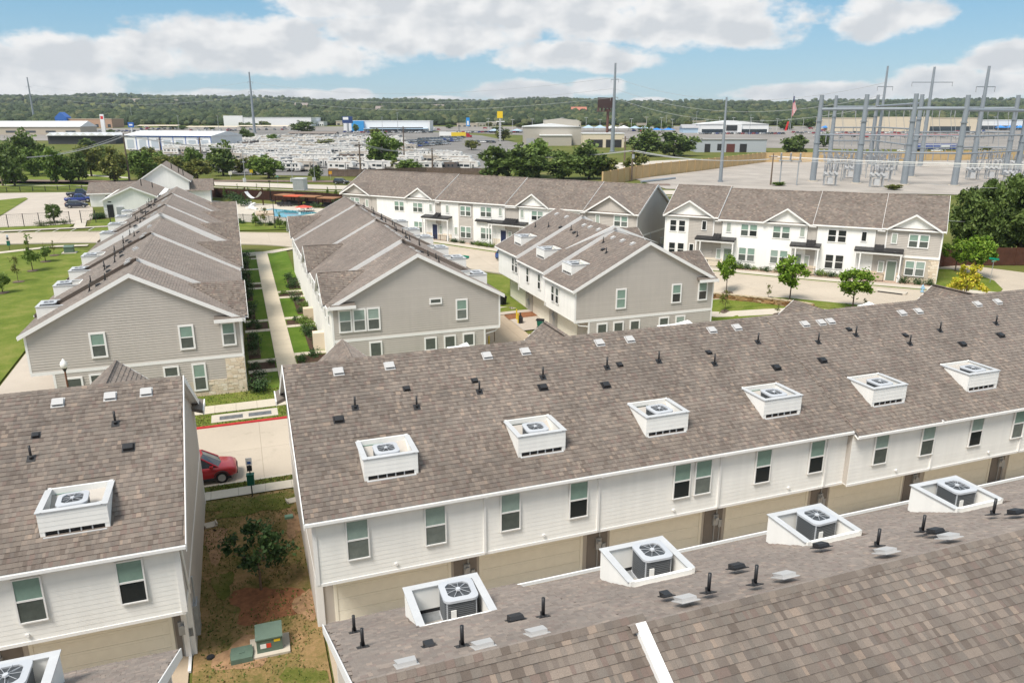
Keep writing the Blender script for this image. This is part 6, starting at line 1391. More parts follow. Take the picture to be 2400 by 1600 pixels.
# ---------------------------------------------------------------- clubhouse and pool court
def px_frame(p): return -YAW
def clubhouse():
    z0 = 2.2; t = thing('clubhouse', 'white clubhouse with crossing gable roofs behind the left row', 'building', (0, 0, z0))
    def gab(xc, hw, y0, y1, ez, zr, m=MW, name='wing'):
        w = MB(); w.prism([(xc-hw, -1), (xc+hw, -1), (xc+hw, ez), (xc, zr-.15), (xc-hw, ez)], lambda a, z, d: (a, d, z), y0, y1); w.build('wall', m, t)
        r_ = MB(); sl = math.hypot(hw+.5, zr-ez+.2)
        for sg in (-1, 1):
            P = [(xc+sg*(hw+.5), y0-.5, ez-.25), (xc, y0-.5, zr), (xc, y1+.4, zr), (xc+sg*(hw+.5), y1+.4, ez-.25)]; U = [(0, 0), (0, sl), (y1-y0, sl), (y1-y0, 0)]
            if sg > 0: P.reverse(); U.reverse()
            r_.poly(P[::-1], 0, U[::-1]); r_.poly([(x, y, z-.2) for x, y, z in P], 1)
            q = [(xc+sg*(hw+.55), y0-.5, ez-.5), (xc, y0-.5, zr-.22), (xc, y0-.5, zr+.04), (xc+sg*(hw+.55), y0-.5, ez-.22)]; s2 = [(x, y-.05, z) for x, y, z in q]
            r_.hexa([q[0], q[1], s2[1], s2[0], q[3], q[2], s2[2], s2[3]], 1)
        r_.build('roof', [MSF, MWT], t)
    # near gabled wing with the dark door, main hall behind, low wings either side
    def X(px, y): # world x of photograph column at depth row y
        d = ray(px, 470); return d.x*y/d.y
    y1 = 168; gab(-19.3, 5.3, y1, 189, 3.5, 5.85)
    y2 = 190; gab(-15.0, 5.2, y2, 205, 5.3, 8.9)
    w = MB(); xl = X(215, 192); w.box(xl, 190, -1, xl+11, 199, 2.9); w.build('wall', MW, t)
    r_ = MB(); r_.poly([(xl-.5, 189.5, 2.9), (xl+11, 189.5, 2.9), (xl+11, 195, 4.95), (xl-.5, 195, 4.95)], 0, [(0, 0), (11, 0), (11, 6.2), (0, 6.2)]); r_.poly([(xl+11, 199.5, 2.9), (xl-.5, 199.5, 2.9), (xl-.5, 195, 4.95), (xl+11, 195, 4.95)], 0, [(0, 0), (11, 0), (11, 6.2), (0, 6.2)]); r_.box(xl-.5, 189.35, 2.7, xl+11, 189.5, 2.9, 1); r_.build('roof', [MSF, MWT], t)
    xr = X(470, 192); w = MB(); w.box(xr-8, 190, -1, xr+2.4, 202, 2.9); w.build('wall', MW, t); r_ = MB(); r_.poly([(xr-9, 189.4, 2.9), (xr+3.2, 189.4, 2.9), (xr+3.2, 196, 5.1), (xr-9, 196, 5.1)], 0, [(0, 0), (12, 0), (12, 7), (0, 7)]); r_.poly([(xr+3.2, 202, 2.9), (xr-9, 202, 2.9), (xr-9, 196, 5.1), (xr+3.2, 196, 5.1)], 0, [(0, 0), (12, 0), (12, 7), (0, 7)]); r_.build('roof', [MSF, MWT], t)
    xd = X(256, y1); m = MB(); m.box(xd-.55, y1-.06, 0, xd+.55, y1+.02, 2.5); m.build('door', MBK, t); m = MB(); m.box(xd-.3, y1-.05, 2.9, xd+.3, y1+.02, 3.1); m.build('wall_lamp', TRIMK, t)
    m = MB(); m.box(xd+1.1, y1-.35, .2, xd+2.3, y1, 2.0); m.build('meter_cabinet', MGV, t); m = MB(); m.box(xl+3.2, 189.9, 1.4, xl+4.2, 190.02, 2.3); m.build('window', MGL, t)
    for k, (x, y, z) in enumerate(((-18.2, 176, 6.2), (-13.2, 193, 8.6), (-11.8, 193, 7.8), (-16.5, 180, 5.2), (-10.9, 193, 7.2))): m = MB(); m.cyl((x, y, z-1.4), (x, y, z+.5), .09); m.build('vent_pipe', MBK, t)
clubhouse()
def fence_posts(name, label, cat, pts, h, gap, mkpost, mkpanel, n=1):
    t = thing(name, label, cat, (pts[0][0], pts[0][1], 0)); o = Vector((pts[0][0], pts[0][1], 0))
    for a, b in zip(pts, pts[1:]):
        a = Vector((a[0], a[1], 0)); b = Vector((b[0], b[1], 0)); L = (b-a).length; k = max(1, round(L/gap)); d = (b-a)/k; rz = math.atan2(d.y, d.x)
        for i in range(k):
            p = a+d*i; z = gz(p.x, p.y); mkpost(t, p-o+Vector((0, 0, z)), rz, h); mkpanel(t, p-o+Vector((0, 0, z)), rz, d.length, h)
    p = b; mkpost(t, p-o+Vector((0, 0, gz(p.x, p.y))), rz, h); return t
def simple_post(m, w=.06, extra=.05):
    def f(t, p, rz, h):
        k = ('fp', m.name, w, h)
        if k not in _cache: q = MB(); q.box(-w, -w, 0, w, w, h+extra); _cache[k] = q.mesh('post', [m])
        link('post', _cache[k], t, p, rz)
    return f
def plank_panel(m, w=.15):
    def f(t, p, rz, L, h):
        k = ('pp', m.name, round(L, 1), h)
        if k not in _cache:
            q = MB(); x = 0
            while x < L-.02: q.box(x+.008, -.015, .05, min(L, x+w)-.008, .015, h+random.uniform(-.02, .02)); x += w
            q.box(0, .015, .3, L, .06, .4); q.box(0, .015, h-.4, L, .06, h-.3); _cache[k] = q.mesh('plank_panel', [m])
        o = link('plank_panel', _cache[k], t, p, rz)
    return f
def picket_panel(m, gap=.11):
    def f(t, p, rz, L, h):
        k = ('pk', m.name, round(L, 1), h)
        if k not in _cache:
            q = MB()
            for x in np.arange(gap, L, gap): q.box(x-.01, -.01, .1, x+.01, .01, h)
            for z in (.15, h-.2): q.box(0, -.015, z, L, .015, z+.035)
            _cache[k] = q.mesh('picket_panel', [m])
        link('picket_panel', _cache[k], t, p, rz)
    return f
def wire_panel(m):
    def f(t, p, rz, L, h):
        k = ('wp', m.name, round(L, 1), h)
        if k not in _cache:
            q = MB(); q.box(0, -.02, h-.04, L, .02, h); q.box(0, -.015, .1, L, .015, .13)
            for x in np.arange(.3, L, .3): q.box(x-.004, -.004, .1, x+.004, .004, h)
            for z in np.arange(.35, h, .3): q.box(0, -.004, z-.004, L, .004, z+.004)
            _cache[k] = q.mesh('wire_panel', [m])
        link('wire_panel', _cache[k], t, p, rz)
    return f
def rail_panel(m):
    def f(t, p, rz, L, h):
        k = ('rp', m.name, round(L, 1), h)
        if k not in _cache:
            q = MB()
            for z in (.35, .72, 1.08): q.box(0, -.02, z, L, .02, z+.12)
            _cache[k] = q.mesh('rail', [m])
        link('rail', _cache[k], t, p, rz)
    return f
DKW = mat('dark_stained_wood', (.048,.020,.014), .8, noise=.25, nscale=1.5); GRW = mat('weathered_wood', (.13,.095,.075), .9, noise=.2, nscale=.8)
fence_posts('wire_fence', 'black wire fence along the near edge of the clubhouse car park', 'fence', [(-62,156.5),(-38.6,157.2),(-29.1,158.7)], 2.4, 2.6, simple_post(MBK), wire_panel(MBK))
fence_posts('wire_fence', 'short black wire fence beside the clubhouse lawn', 'fence', [(-27.4,159.6),(-22.5,159.0)], 2.4, 2.5, simple_post(MBK), wire_panel(MBK))
fence_posts('rail_fence', 'black three-rail fence between the car park and the park lawn', 'fence', [(-75,235.4),(-53.9,236.8),(-36.5,237.9)], 1.25, 3.1, simple_post(MBK, .08), rail_panel(MBK))
fence_posts('wood_fence', 'dark stained plank fence around the pool court', 'fence', [(-8,206),(-1.6,199),(7.5,191),(17.5,183),(26,171)], 2.3, 2.4, simple_post(DKW, .07), plank_panel(DKW))
fence_posts('picket_fence', 'black picket fence on the near side of the pool', 'fence', [(-2.2,152.3),(2.5,149.2),(8.2,143.4),(13,140.5)], 1.7, 2.2, simple_post(MBK, .035), picket_panel(MBK))
a, b = at(2200, 633), at(2420, 640); fence_posts('wood_fence', 'long reddish brown plank fence at the right edge below the oaks', 'fence', [at(2170,627)[:2], at(2290,622)[:2], at(2420,622)[:2], at(2520,628)[:2]], 2.4, 2.5, simple_post(mat('red_brown_wood', (.085,.035,.022), .8, noise=.2, nscale=1), .07), plank_panel(MATS['red_brown_wood']))
fence_posts('wood_fence', 'weathered plank fence along the trailer lot', 'fence', [at(770,414)[:2], at(860,414)[:2], at(1000,409)[:2], at(1160,412)[:2]], 2.4, 3.0, simple_post(GRW, .08), plank_panel(GRW))
# tan precast wall round the substation
TANW = mat('tan_precast', (.52,.37,.19), .85, noise=.08, nscale=.4)
def wall_panel(m):
    def f(t, p, rz, L, h):
        k = ('tw', round(L, 1), h)
        if k not in _cache: q = MB(); q.box(.2, -.06, 0, L-.2, .06, h); q.box(.2, -.09, h-.25, L-.2, .09, h-.12); _cache[k] = q.mesh('wall_panel', [m])
        link('wall_panel', _cache[k], t, p, rz)
    return f
fence_posts('precast_wall', 'tan precast panel wall curving round the far side of the substation', 'wall', [(98,196),(108,206),(121,218.5),(138,231),(159,243.5),(190,264),(223,286),(250,277.5),(335,267),(430,255)], 4.2, 6.0, simple_post(TANW, .22, .15), wall_panel(TANW))
fence_posts('precast_wall', 'short tan wall section behind the gap between the far rows', 'wall', [(76,125),(84,132),(92,139)], 4.0, 5.0, simple_post(TANW, .22, .15), wall_panel(TANW))
# pool
pw = bpy.data.materials.new('pool_water'); pw.use_nodes = True; b_ = pw.node_tree.nodes['Principled BSDF']; b_.inputs['Base Color'].default_value = (.05,.33,.42,1); b_.inputs['Roughness'].default_value = .06
n_ = ND(pw.node_tree, 'ShaderNodeTexNoise', {'Scale': 1.6, 'Detail': 3.}); bp_ = ND(pw.node_tree, 'ShaderNodeBump', {'Height': n_.outputs[0], 'Strength': .25}); pw.node_tree.links.new(bp_.outputs[0], b_.inputs['Normal'])
drape('pool_water', [at(480+u/6.19, 400+v/6.19)[:2] for u, v in ((830,572),(1000,560),(1500,600),(1650,615),(1500,640),(1230,690),(1010,668),(980,600),(860,592))], .10, pw)
m = MB(); P = [at(480+u/6.19, 400+v/6.19) for u, v in ((740,625),(990,605),(1000,655),(760,665))]; m.prism([(p.x, p.y) for p in P], lambda x, y, z: (x, y, z), 2.2, 2.75); m.build('spa_wall', mat('spa_stone', (.50,.40,.30), .8, noise=.1), label='raised beige spa wall beside the pool', cat='spa')
CAN = mat('cabana_roof', (.30,.15,.075), .8, noise=.1)
def cabana(u0, u1, v, label, m_=None):
    a = at(480+u0/6.19, 400+(v+130)/6.19); b = at(480+u1/6.19, 400+(v+140)/6.19); c = (a+b)/2; d = b-a; L = d.length; rz = math.atan2(d.y, d.x); h = zpx(c, 400+v/6.19)-c.z
    t = thing('cabana', label, 'cabana', c, rz, 'pool cabanas'); q = MB(); q.box(-L/2, -.2, h-.12, L/2, 3.0, h+.06); q.build('roof', m_ or CAN, t)
    for x in (-L/2+.15, L/2-.15):
        for y in (.0, 2.8): q = MB(); q.box(x-.08, y-.08, 0, x+.08, y+.08, h-.1); q.build('post', DKW, t)
    q = MB(); q.box(-L/2+.4, .8, 0, L/2-.4, 1.8, .45); q.box(-L/2+.4, 1.7, .45, L/2-.4, 1.9, .9); q.build('bench', TRIMK, t)
cabana(1020, 1190, 355, 'leftmost brown roofed cabana by the pool fence'); cabana(1150, 1370, 370, 'orange red roofed cabana by the pool', mat('cabana_red', (.55,.11,.05), .7)); cabana(1380, 1620, 378, 'brown roofed cabana right of the orange one'); cabana(1640, 1900, 400, 'rightmost brown roofed cabana by the pool fence')
def umbrella(p, h, r, label):
    t = thing('pool_umbrella', label, 'umbrella', p); m = MB(); m.cyl((0,0,0),(0,0,h),.04); m.build('pole', MGV, t); m = MB(); k = [(r*math.cos(a), r*math.sin(a), h-.42) for a in np.linspace(0, 2*math.pi, 9)[:-1]]
    for i in range(8): m.poly([k[i], k[(i+1) % 8], (0, 0, h)])
    m.build('canopy', mat('umbrella_red', (.62,.10,.07), .7), t)
p = at(480+1440/6.19, 400+600/6.19); umbrella(p, zpx(p, 480.5)-p.z, 1.9, 'open red umbrella on the pool deck')
for k, u in enumerate((1360, 1430, 1500, 1560)):
    p = at(480+u/6.19, 400+585/6.19); t = thing('pool_chair', '%s chair from the left under the red pool umbrella' % ORD[k], 'chair', p, random.uniform(0, 6), 'pool chairs'); m = MB(); m.box(-.3,-.3,.4,.3,.3,.46); m.build('seat', MWT, t); m = MB(); m.box(-.3,.26,.46,.3,.32,.95); m.build('backrest', MWT, t)
    for sx in (-.26, .26):
        for sy in (-.26, .26): m = MB(); m.cyl((sx, sy, 0), (sx, sy, .4), .025, n=6); m.build('leg', MGV, t)
for k, u in enumerate((1090, 1140, 1200, 1250, 1620, 1660)):
    p = at(480+u/6.19, 400+520/6.19); t = thing('sun_lounger', '%s dark sun lounger from the left in front of the cabanas' % ORD[k], 'lounger', p, .5, 'sun loungers'); m = MB(); m.box(-.35,-.9,.3,.35,.4,.36); m.build('bed', TRIMK, t); m = MB(); m.hexa([(-.35,.4,.3),(.35,.4,.3),(.35,.46,.3),(-.35,.46,.3),(-.35,.9,.95),(.35,.9,.95),(.35,.95,.92),(-.35,.95,.92)]); m.build('backrest', TRIMK, t); m = MB(); [m.box(x-.03, y-.03, 0, x+.03, y+.03, .3) for x in (-.3, .3) for y in (-.8, .3)]; m.build('leg_frame', TRIMK, t)
pa, pb = at(480+600/6.19, 400+500/6.19), at(480+850/6.19, 400+505/6.19)
t = thing('hammock', 'white hammock slung between two dark posts by the pool', 'hammock', pa); d = pb-pa
for o in (Vector((0,0,0)), d): m = MB(); m.cyl(o, o+Vector((0,0,3.9)), .14); m.build('post', DKW, t)
m = MB(); N_ = 10
for i in range(N_):
    def pt(k, s): f_ = k/N_; return d*(.06+.88*f_)+Vector((-d.y, d.x, 0)).normalized()*s*.75+Vector((0, 0, 1.5+2.6*(f_-.5)**2*2.2+abs(s)*.1))
    m.poly([pt(i, -1), pt(i+1, -1), pt(i+1, 1), pt(i, 1)])
m.build('sling', MWT, t)
p = at(590, 490); t = thing('deck_sculpture', 'white rounded loungers stacked at the left end of the pool deck', 'loungers', p)
for k in range(5): m = MB(); m.hexa([(-.9,-.3,0),(.9,-.3,.2),(.9,.3,.2),(-.9,.3,0),(-.9,-.3,.35),(.9,-.3,.75),(.9,.3,.75),(-.9,.3,.35)]); m.build('lounger_shell', MWT, t, loc=(random.uniform(-2, 1), random.uniform(-3, 9), .05), rz=random.uniform(0, 3))
for k, (bx, by, top, st) in enumerate(((623, 532, 482, 'thin_1'), (600, 531, 492, 'young_1'), (656, 536, 500, 'young_2'), (672, 537, 510, 'young_3'))): p = at(bx, by); tree(st, p, zpx(p, top)-p.z, '%s small tree from the left along the pool picket fence' % ORD[k], group='small trees at the pool fence')
for k, u in enumerate((290, 490, 585, 650, 785, 945, 1830, 1955)):
    p = at(480+u/6.19, 400+440/6.19); tree('young_%d' % (k % 3+1), (p.x, p.y+6, p.z), 3.4, '%s dark columnar evergreen from the left along the pool fence' % ORD[k], .9, group='columnar evergreens at the pool fence')
for k, (bx, by, s_) in enumerate(((560,478,2.2),(572,484,1.8),(548,472,2.4),(740,488,1.3),(790,480,1.6),(712,472,1.6),(700,470,1.4))): shrub('loose_d', at(bx, by), s_, '%s planting clump from the left in the pool court' % ORD[k], 'pool court shrubs')
for k, (u, v, s_) in enumerate(((500,765,.9),(560,775,.7),(800,785,.8),(950,800,.8),(1050,760,.9))): shrub('round_s', at(480+u/6.19, 400+v/6.19), s_, '%s low shrub from the left in front of the pool picket fence' % ORD[k], 'pool fence shrubs')
# grey utility cabinet and railway crossing gear
p = at(480+1390/6.19, 400+283/6.19); h = zpx(p, 417)-p.z; t = thing('signal_cabinet', 'large grey signal cabinet beside the crossing road', 'cabinet', p, -.5); w = 30*mpp(p)/2; m = MB(); m.box(-w*.85,-w*.8,0,w*.85,w*.8,h-.15); m.build('cabinet', MLG, t); m = MB(); m.hexa([(-w*.95,-w*.9,h-.15),(w*.95,-w*.9,h-.15),(w*.95,w*.9,h-.15),(-w*.95,w*.9,h-.15),(-w*.8,-w*.75,h),(w*.8,-w*.75,h),(w*.8,w*.75,h),(-w*.8,w*.75,h)]); m.build('lid', MLG, t); m = MB(); m.box(-w*.8,-w*.83,.3,-.05,-w*.79,h-.4); m.box(.05,-w*.83,.3,w*.8,-w*.79,h-.4); m.build('door', MGV, t)
for k, (bx, by, top) in enumerate(((575, 428, 352), (686, 428, 378), (738, 426, 368))):
    p = at(bx, by); h = zpx(p, top)-p.z; t = thing('crossing_signal', '%s railway crossing signal mast from the left' % ORD[k], 'crossing signal', p, .3, 'railway crossing signals'); m = MB(); m.cyl((0,0,0),(0,0,h),.09); m.build('mast', MGV, t); m = MB(); m.box(-.06,-.06,h*.86,1.8,.06,h*.9); m.box(-.9,-.06,h*.62,.9,.06,h*.65); m.box(-.5,-.1,.2,.3,.5,1.3); m.build('bracket', MLG, t)
    for x in (-.7, .7): m = MB(); m.cyl((x,-.2,h*.63),(x,.1,h*.63),.3,n=12); m.build('flasher', MBK, t)
for k, (bx, by, c) in enumerate(((541, 421, (.75,.72,.6)), (590, 416, (.7,.5,.02)), (775, 420, (.75,.35,.02)))):
    p = at(bx, by); t = thing('road_sign', '%s small road sign from the left near the rail crossing' % ORD[k], 'road sign', p, 0, 'road signs at the crossing'); m = MB(); m.cyl((0,0,0),(0,0,2.2),.04); m.build('post', MGV, t); m = MB(); m.box(-.5,-.03,1.5,.5,.0,2.5); m.build('plate', mat('sign_plate_%d' % k, c, .5), t)
# ---------------------------------------------------------------- trailer lot
RVW = mat('rv_white', (.62,.61,.59), .4, noise=.04, nscale=.3); RVT = mat('rv_tan_stripe', (.26,.19,.14), .5); RVG = mat('rv_grey_stripe', (.12,.13,.15), .5); RVR = mat('rv_roof', (.50,.49,.46), .8, noise=.08, nscale=.5)
def rv_mesh(kind, stripe, body=None):
    m = MB(); L = {'trailer': 8.2, 'fifth': 10.5, 'motor': 9.6}[kind]; H = {'trailer': 3.2, 'fifth': 3.8, 'motor': 3.5}[kind]; z0 = .65
    if kind == 'fifth': prof = [(-L/2, z0), (L/2-2.6, z0), (L/2-2.6, z0+1.1), (L/2-.3, z0+1.1), (L/2, z0+1.6), (L/2-.35, H-.4), (L/2-.9, H), (-L/2, H)]
    elif kind == 'motor': prof = [(-L/2, z0-.2), (L/2, z0-.2), (L/2, 1.5), (L/2-.25, H-.3), (L/2-.6, H), (-L/2, H)]
    else: prof = [(-L/2, z0), (L/2-.5, z0), (L/2, z0+.7), (L/2-.05, z0+1.5), (L/2-.7, H), (-L/2, H)]
    m.prism(prof, lambda x, z, y: (x, y, z), -1.22, 1.22, 0)
    m.box(-L/2+.1, -1.15, H, L/2-1.0, 1.15, H+.05, 3)
    for x in (-L*.2, L*.18): m.box(x-.45, -.4, H+.05, x+.45, .4, H+.38, 0)
    for s_ in (-1, 1):
        y0, y1 = (s_*1.222, s_*1.25) if s_ > 0 else (s_*1.25, s_*1.222)
        m.box(-L/2+.3, y0, z0+.15, L/2-2.8 if kind == 'fifth' else L/2-.7, y1, z0+.55, 1); m.box(-L/2+.3, y0, H-.55, L/2-1.2, y1, H-.35, 1)
        for x, w in ((-L*.36, .9), (-L*.12, 1.5), (L*.14, .7), (L*.30, .55)): m.box(x-w/2, y0*1.006, z0+1.2, x+w/2, y1*1.006, z0+1.95, 2)
        m.box(L*.22-.35, y0*1.003, z0+.2, L*.22+.35, y1*1.003, z0+2.1, 0)
        for x in (-.9, -.1): m.cyl((x-L*.08, s_*.95, .36), (x-L*.08, s_*1.2, .36), .36, n=10, m=4)
    m.box(-L/2-.02, -.9, z0+1.1, -L/2, .9, z0+1.8, 2)
    if kind == 'motor': m.box(L/2-.12, -1.1, 1.6, L/2+.0, 1.1, 2.6, 2)
    if kind == 'trailer': m.box(L/2, -.1, .55, L/2+1.2, .1, .7, 4); m.cyl((-.2, -1.22, H-.25), (2.4, -1.5, H-.25), .08, m=1)
    if kind == 'fifth': m.box(-.5, -1.75, z0+.1, 2.2, -1.22, H-.5, 0); m.box(-.2, -1.775, z0+1.1, 1.9, -1.752, z0+1.9, 2)
    return m.mesh('trailer_body', [body or RVW, stripe, GLS, RVR, TYRE])
RVM = [rv_mesh(k, s_) for k in ('trailer', 'fifth', 'motor') for s_ in (RVT, RVG)]+[rv_mesh('fifth', RVT, mat('rv_greige', (.42,.39,.35), .5)), rv_mesh('trailer', RVG, mat('rv_beige', (.60,.55,.47), .5)), rv_mesh('motor', RVT, mat('rv_dark', (.10,.09,.09), .4)), rv_mesh('trailer', RVG, mat('rv_silver', (.40,.42,.44), .4))]
GRP = 'trailers in the crowded lot'
rvc = 0; random.seed(21)
def rv(p, rz, i=None):
    global rvc
    if rvc >= 300: return
    rvc += 1; link('travel_trailer', RVM[i if i is not None else random.choices(range(10), (5, 5, 5, 5, 3, 3, 3, 3, 1.5, 2))[0]], None, (p[0], p[1], gz(p[0], p[1])+.08), rz, 'white travel trailer parked among many in the crowded trailer lot', 'trailer', GRP)
TREES_KEEP = []
for y in (402.5, 394, 386.5, 380, 374, 368.5, 363.5, 359, 354.5, 350.5, 347, 343.5, 340, 337, 334, 331, 328.5, 326, 323.5, 321, 319, 317, 315):
    x0 = 640 if y > 396 else 600 if y > 380 else 560 if y > 365 else 400 if y > 330 else 470; x1 = 1120 if y > 385 else 1060 if y > 365 else 1100 if y > 345 else 940; x = x0+random.uniform(0, 12)
    p0 = at(900, y); wpx = 3.6/mpp(p0); base = R(-38) if (int(y*2) % 3) else R(55)
    while x < x1:
        if not (y < 350 and y > 318 and 955 < x < 1095) and not (960 < x < 1140 and y < 368):
            p = at(x, y+random.uniform(-.6, .6)); a = base+random.uniform(-.06, .06)
            if random.random() < .88: rv(p, a)
        x += wpx*random.uniform(1.45, 2.1) if abs(base) < 1 else wpx*random.uniform(1.2, 1.8)
for k, x in enumerate((965, 990, 1016, 1043, 1110, 1130, 1152)):                # the line of fifth wheels beside the drive
    rv(at(x, 371 if k < 4 else 364), R(-115), 2+(k % 2))
for k, x in enumerate((1035, 1062, 1088)): rv(at(x, 395), R(-20), 2+k % 2)
for x, y in ((1380,357),(1400,358),(1420,357),(1445,358),(1340,352)): rv(at(x, y), R(-20), 0)
for x, y in ((505,318),(520,322),(540,318),(560,317),(575,321),(600,318),(620,317),(640,322),(655,316)): rv(at(x, y), R(-60), 1)
# cars for sale in rows
def car_mesh(m_):
    m = MB(); m.loft([rring(*q, .12, 1) for q in ((-2.2,.78,.4,.95),(-2.0,.88,.3,1.02),(.9,.9,.28,1.0),(1.9,.84,.32,.86),(2.2,.62,.42,.68))], 0)
    m.loft([[(-2.0,-.8,1.0),(1.2,-.8,1.0),(1.2,.8,1.0),(-2.0,.8,1.0)], [(-1.5,-.62,1.5),(.2,-.62,1.5),(.2,.62,1.5),(-1.5,.62,1.5)]], 1); m.box(-1.5,-.64,1.49,.2,.64,1.56, 0)
    for x in (-1.3, 1.35):
        for s_ in (-1, 1): m.cyl((x, s_*.68, .33), (x, s_*.9, .33), .33, n=10, m=2)
    return m.mesh('car_body', [m_, GLS, TYRE])
CMS = [car_mesh(c) for c in (WHT, SIL, GRYP, BLK, DBLUE, RED, WHT, SIL)]
def lotcar(p, rz, label, grp, i=None): link('parked_car', CMS[i if i is not None else random.randrange(8)], None, (p[0], p[1], gz(p[0], p[1])+.12), rz, label, 'car', grp)
for r_, (xa, ya, xb, yb, n) in enumerate(((955,334,1080,327,17),(955,340,1075,332,15),(955,347,1050,339,11),(985,329,1085,324,12))):
    for k in range(n): f_ = k/(n-1); lotcar(at(xa+(xb-xa)*f_, ya+(yb-ya)*f_), R(-60), 'dark or silver car in the tight rows beside the trailers', 'cars in rows beside the trailers', random.choice((1, 1, 2, 2, 3, 4)))
for k in range(9): lotcar(at(1100+k*7, 334+k*.2), R(-60), 'dark car in the short row left of the grey metal building', 'short car row by the metal building', random.choice((2, 3, 3, 0)))
for k in range(26): lotcar(at(810+k*8, 311+(k % 2)), R(20), 'car in the line in front of the dealership with the blue cube', 'cars by the blue cube dealership')
for k in range(30): lotcar(at(1050+k*7.5, 312-k*.05), R(20), 'car under the pale canopies at the centre', 'cars at the central canopies')
for k in range(24): lotcar(at(1640+k*8.5, 315), R(20), 'car parked in front of the dark glass dealership', 'cars by the dark glass dealership')
for k in range(50): lotcar(at(1860+k*9.5, 312+(k % 3)), R(20), 'car in the long lines before the tan showroom', 'cars by the tan showroom')
for k in range(22): lotcar(at(190+k*9, 309+(k % 2)), R(30), 'car in front of the brick strip mall at left', 'cars by the brick strip mall')
for k in range(14): lotcar(at(1910+k*30, 322+(k % 3)), R(70), 'car on the far road behind the substation', 'cars on the far road')
for k, x in enumerate((1642, 1662, 1737)): p = at(x, 356); vehicle('parked_pickup', '%s white pickup from the left before the low grey building' % ORD[k], 'pickup', WHT, (p.x, p.y, p.z+.1), R(-95), False, 'white pickups by the low grey building')
p = at(2195, 357); vehicle('parked_pickup', 'white utility pickup in front of the blue semi trailer', 'pickup', WHT, (p.x, p.y, p.z+.1), R(-20), False)
p = at(2115, 357); vehicle('parked_pickup', 'white pickup left of the blue semi trailer behind the substation poles', 'pickup', WHT, (p.x, p.y, p.z+.1), R(150), False)
# semi trailers
def semi(p, L, h, col, label, rz, cab=None):
    t = thing('semi_trailer', label, 'truck', p, rz); m = MB(); m.box(-L/2, -1.3, 1.1, L/2, 1.3, h); m.build('box', col, t)
    for x in (-L/2+1.2, -L/2+2.4):
        for s_ in (-1, 1): m = MB(); m.cyl((x, s_*.9, .5), (x, s_*1.25, .5), .5, n=12); m.build('wheel', TYRE, t)
    m = MB(); m.box(-L/2+.5, -.5, .8, L/2, .5, 1.1); m.build('chassis', TRIMK, t)
    if cab:
        m = MB(); m.prism([(L/2+.3, .5), (L/2+4.6, .5), (L/2+4.6, 1.7), (L/2+3.1, 1.9), (L/2+2.6, 3.2), (L/2+.3, 3.5)], lambda x, z, y: (x, y, z), -1.2, 1.2); m.build('cab', cab, t); m = MB(); m.hexa([(L/2+2.7,-1.0,2.1),(L/2+3.15,-1.0,1.95),(L/2+3.15,1.0,1.95),(L/2+2.7,1.0,2.1),(L/2+2.5,-.95,3.0),(L/2+2.75,-.95,3.0),(L/2+2.75,.95,3.0),(L/2+2.5,.95,3.0)]); m.build('windscreen', GLS, t)
        m = MB(); [m.cyl((L/2+4.0, s_*.9, .5), (L/2+4.0, s_*1.2, .5), .5, n=12) for s_ in (-1, 1)]; m.build('front_wheels', TYRE, t)
    return t
p = at(2192, 354); t = semi(p, 92*mpp(p), 3.9, paint('trailer_blue', (.02,.06,.33)), 'blue semi trailer with a white stripe behind the substation', -YAW); m = MB(); L = 92*mpp(p); m.box(-L/2+.2, -1.34, 3.1, L/2-.2, -1.30, 3.45); m.box(L*.1, -1.34, 1.3, L*.32, -1.30, 3.0); m.build('white_stripe', WHT, t)
p = at(1075, 323); semi(p, 11, 4.0, YELP, 'yellow and red lorry parked beyond the car rows', -YAW, RED); p = at(1050, 322); semi(p, 13, 4.2, WHT, 'white semi trailer left of the yellow lorry', -YAW)
# ---------------------------------------------------------------- commercial buildings far off
def fbox(name, label, l, r, top, base, depth, wall, roof=None, rz=None, slope=0., parts=(), cat='building', gable=False, rise=0.):
    "a building whose near face spans photograph columns l..r and rows top..base"
    p = at((l+r)/2, base); s_ = mpp(p); w = (r-l)*s_; h = zpx(p, top)-p.z; t = thing(name, label, cat, (p.x, p.y, p.z-.3), -YAW if rz is None else rz)
    m = MB(); m.box(-w/2, 0, 0, w/2, depth, h+.3); m.build('wall', wall, t); m = MB(); rm = roof or RVR
    if gable:
        m.prism([(-w/2-.6, h+.2), (0, h+.2+rise), (w/2+.6, h+.2)], lambda a, z, d: (a, d, z), -.6, depth+.6) if gable == 'front' else m.prism([(-.8, h+.2), (depth/2, h+.2+rise), (depth+.8, h+.2)], lambda a, z, d: (d, a, z), -w/2-.6, w/2+.6)
    else: m.box(-w/2-.3, -.3, h+.3, w/2+.3, depth+.3, h+.7)
    m.build('roof', rm, t)
    for nm, a0, a1, z0, z1, mm, d in parts:
        q = MB(); q.box(-w/2+a0*w, -.12-d, z0*h, -w/2+a1*w, .02, z1*h); q.build(nm, mm, t)
    return t, w, h
TANM = mat('tan_metal', (.42,.37,.30), .6, noise=.05); WHM = mat('white_metal', (.72,.73,.74), .5, noise=.04); GYM = mat('grey_metal_wall', (.36,.36,.37), .6, noise=.04); BRK = mat('pink_brick', (.44,.28,.20), .8, noise=.1); BLM = mat('blue_metal', (.03,.12,.42), .5); LBM = mat('pale_blue_metal', (.38,.50,.62), .5); GRM = mat('greige_metal', (.40,.37,.32), .6, noise=.04); CRM = mat('cream_wall', (.62,.54,.42), .7, noise=.04); RDM = mat('sign_red', (.55,.03,.03), .5); YLM = mat('sign_yellow', (.72,.50,.02), .5); BRN = mat('billboard_brown', (.05,.025,.02), .7)
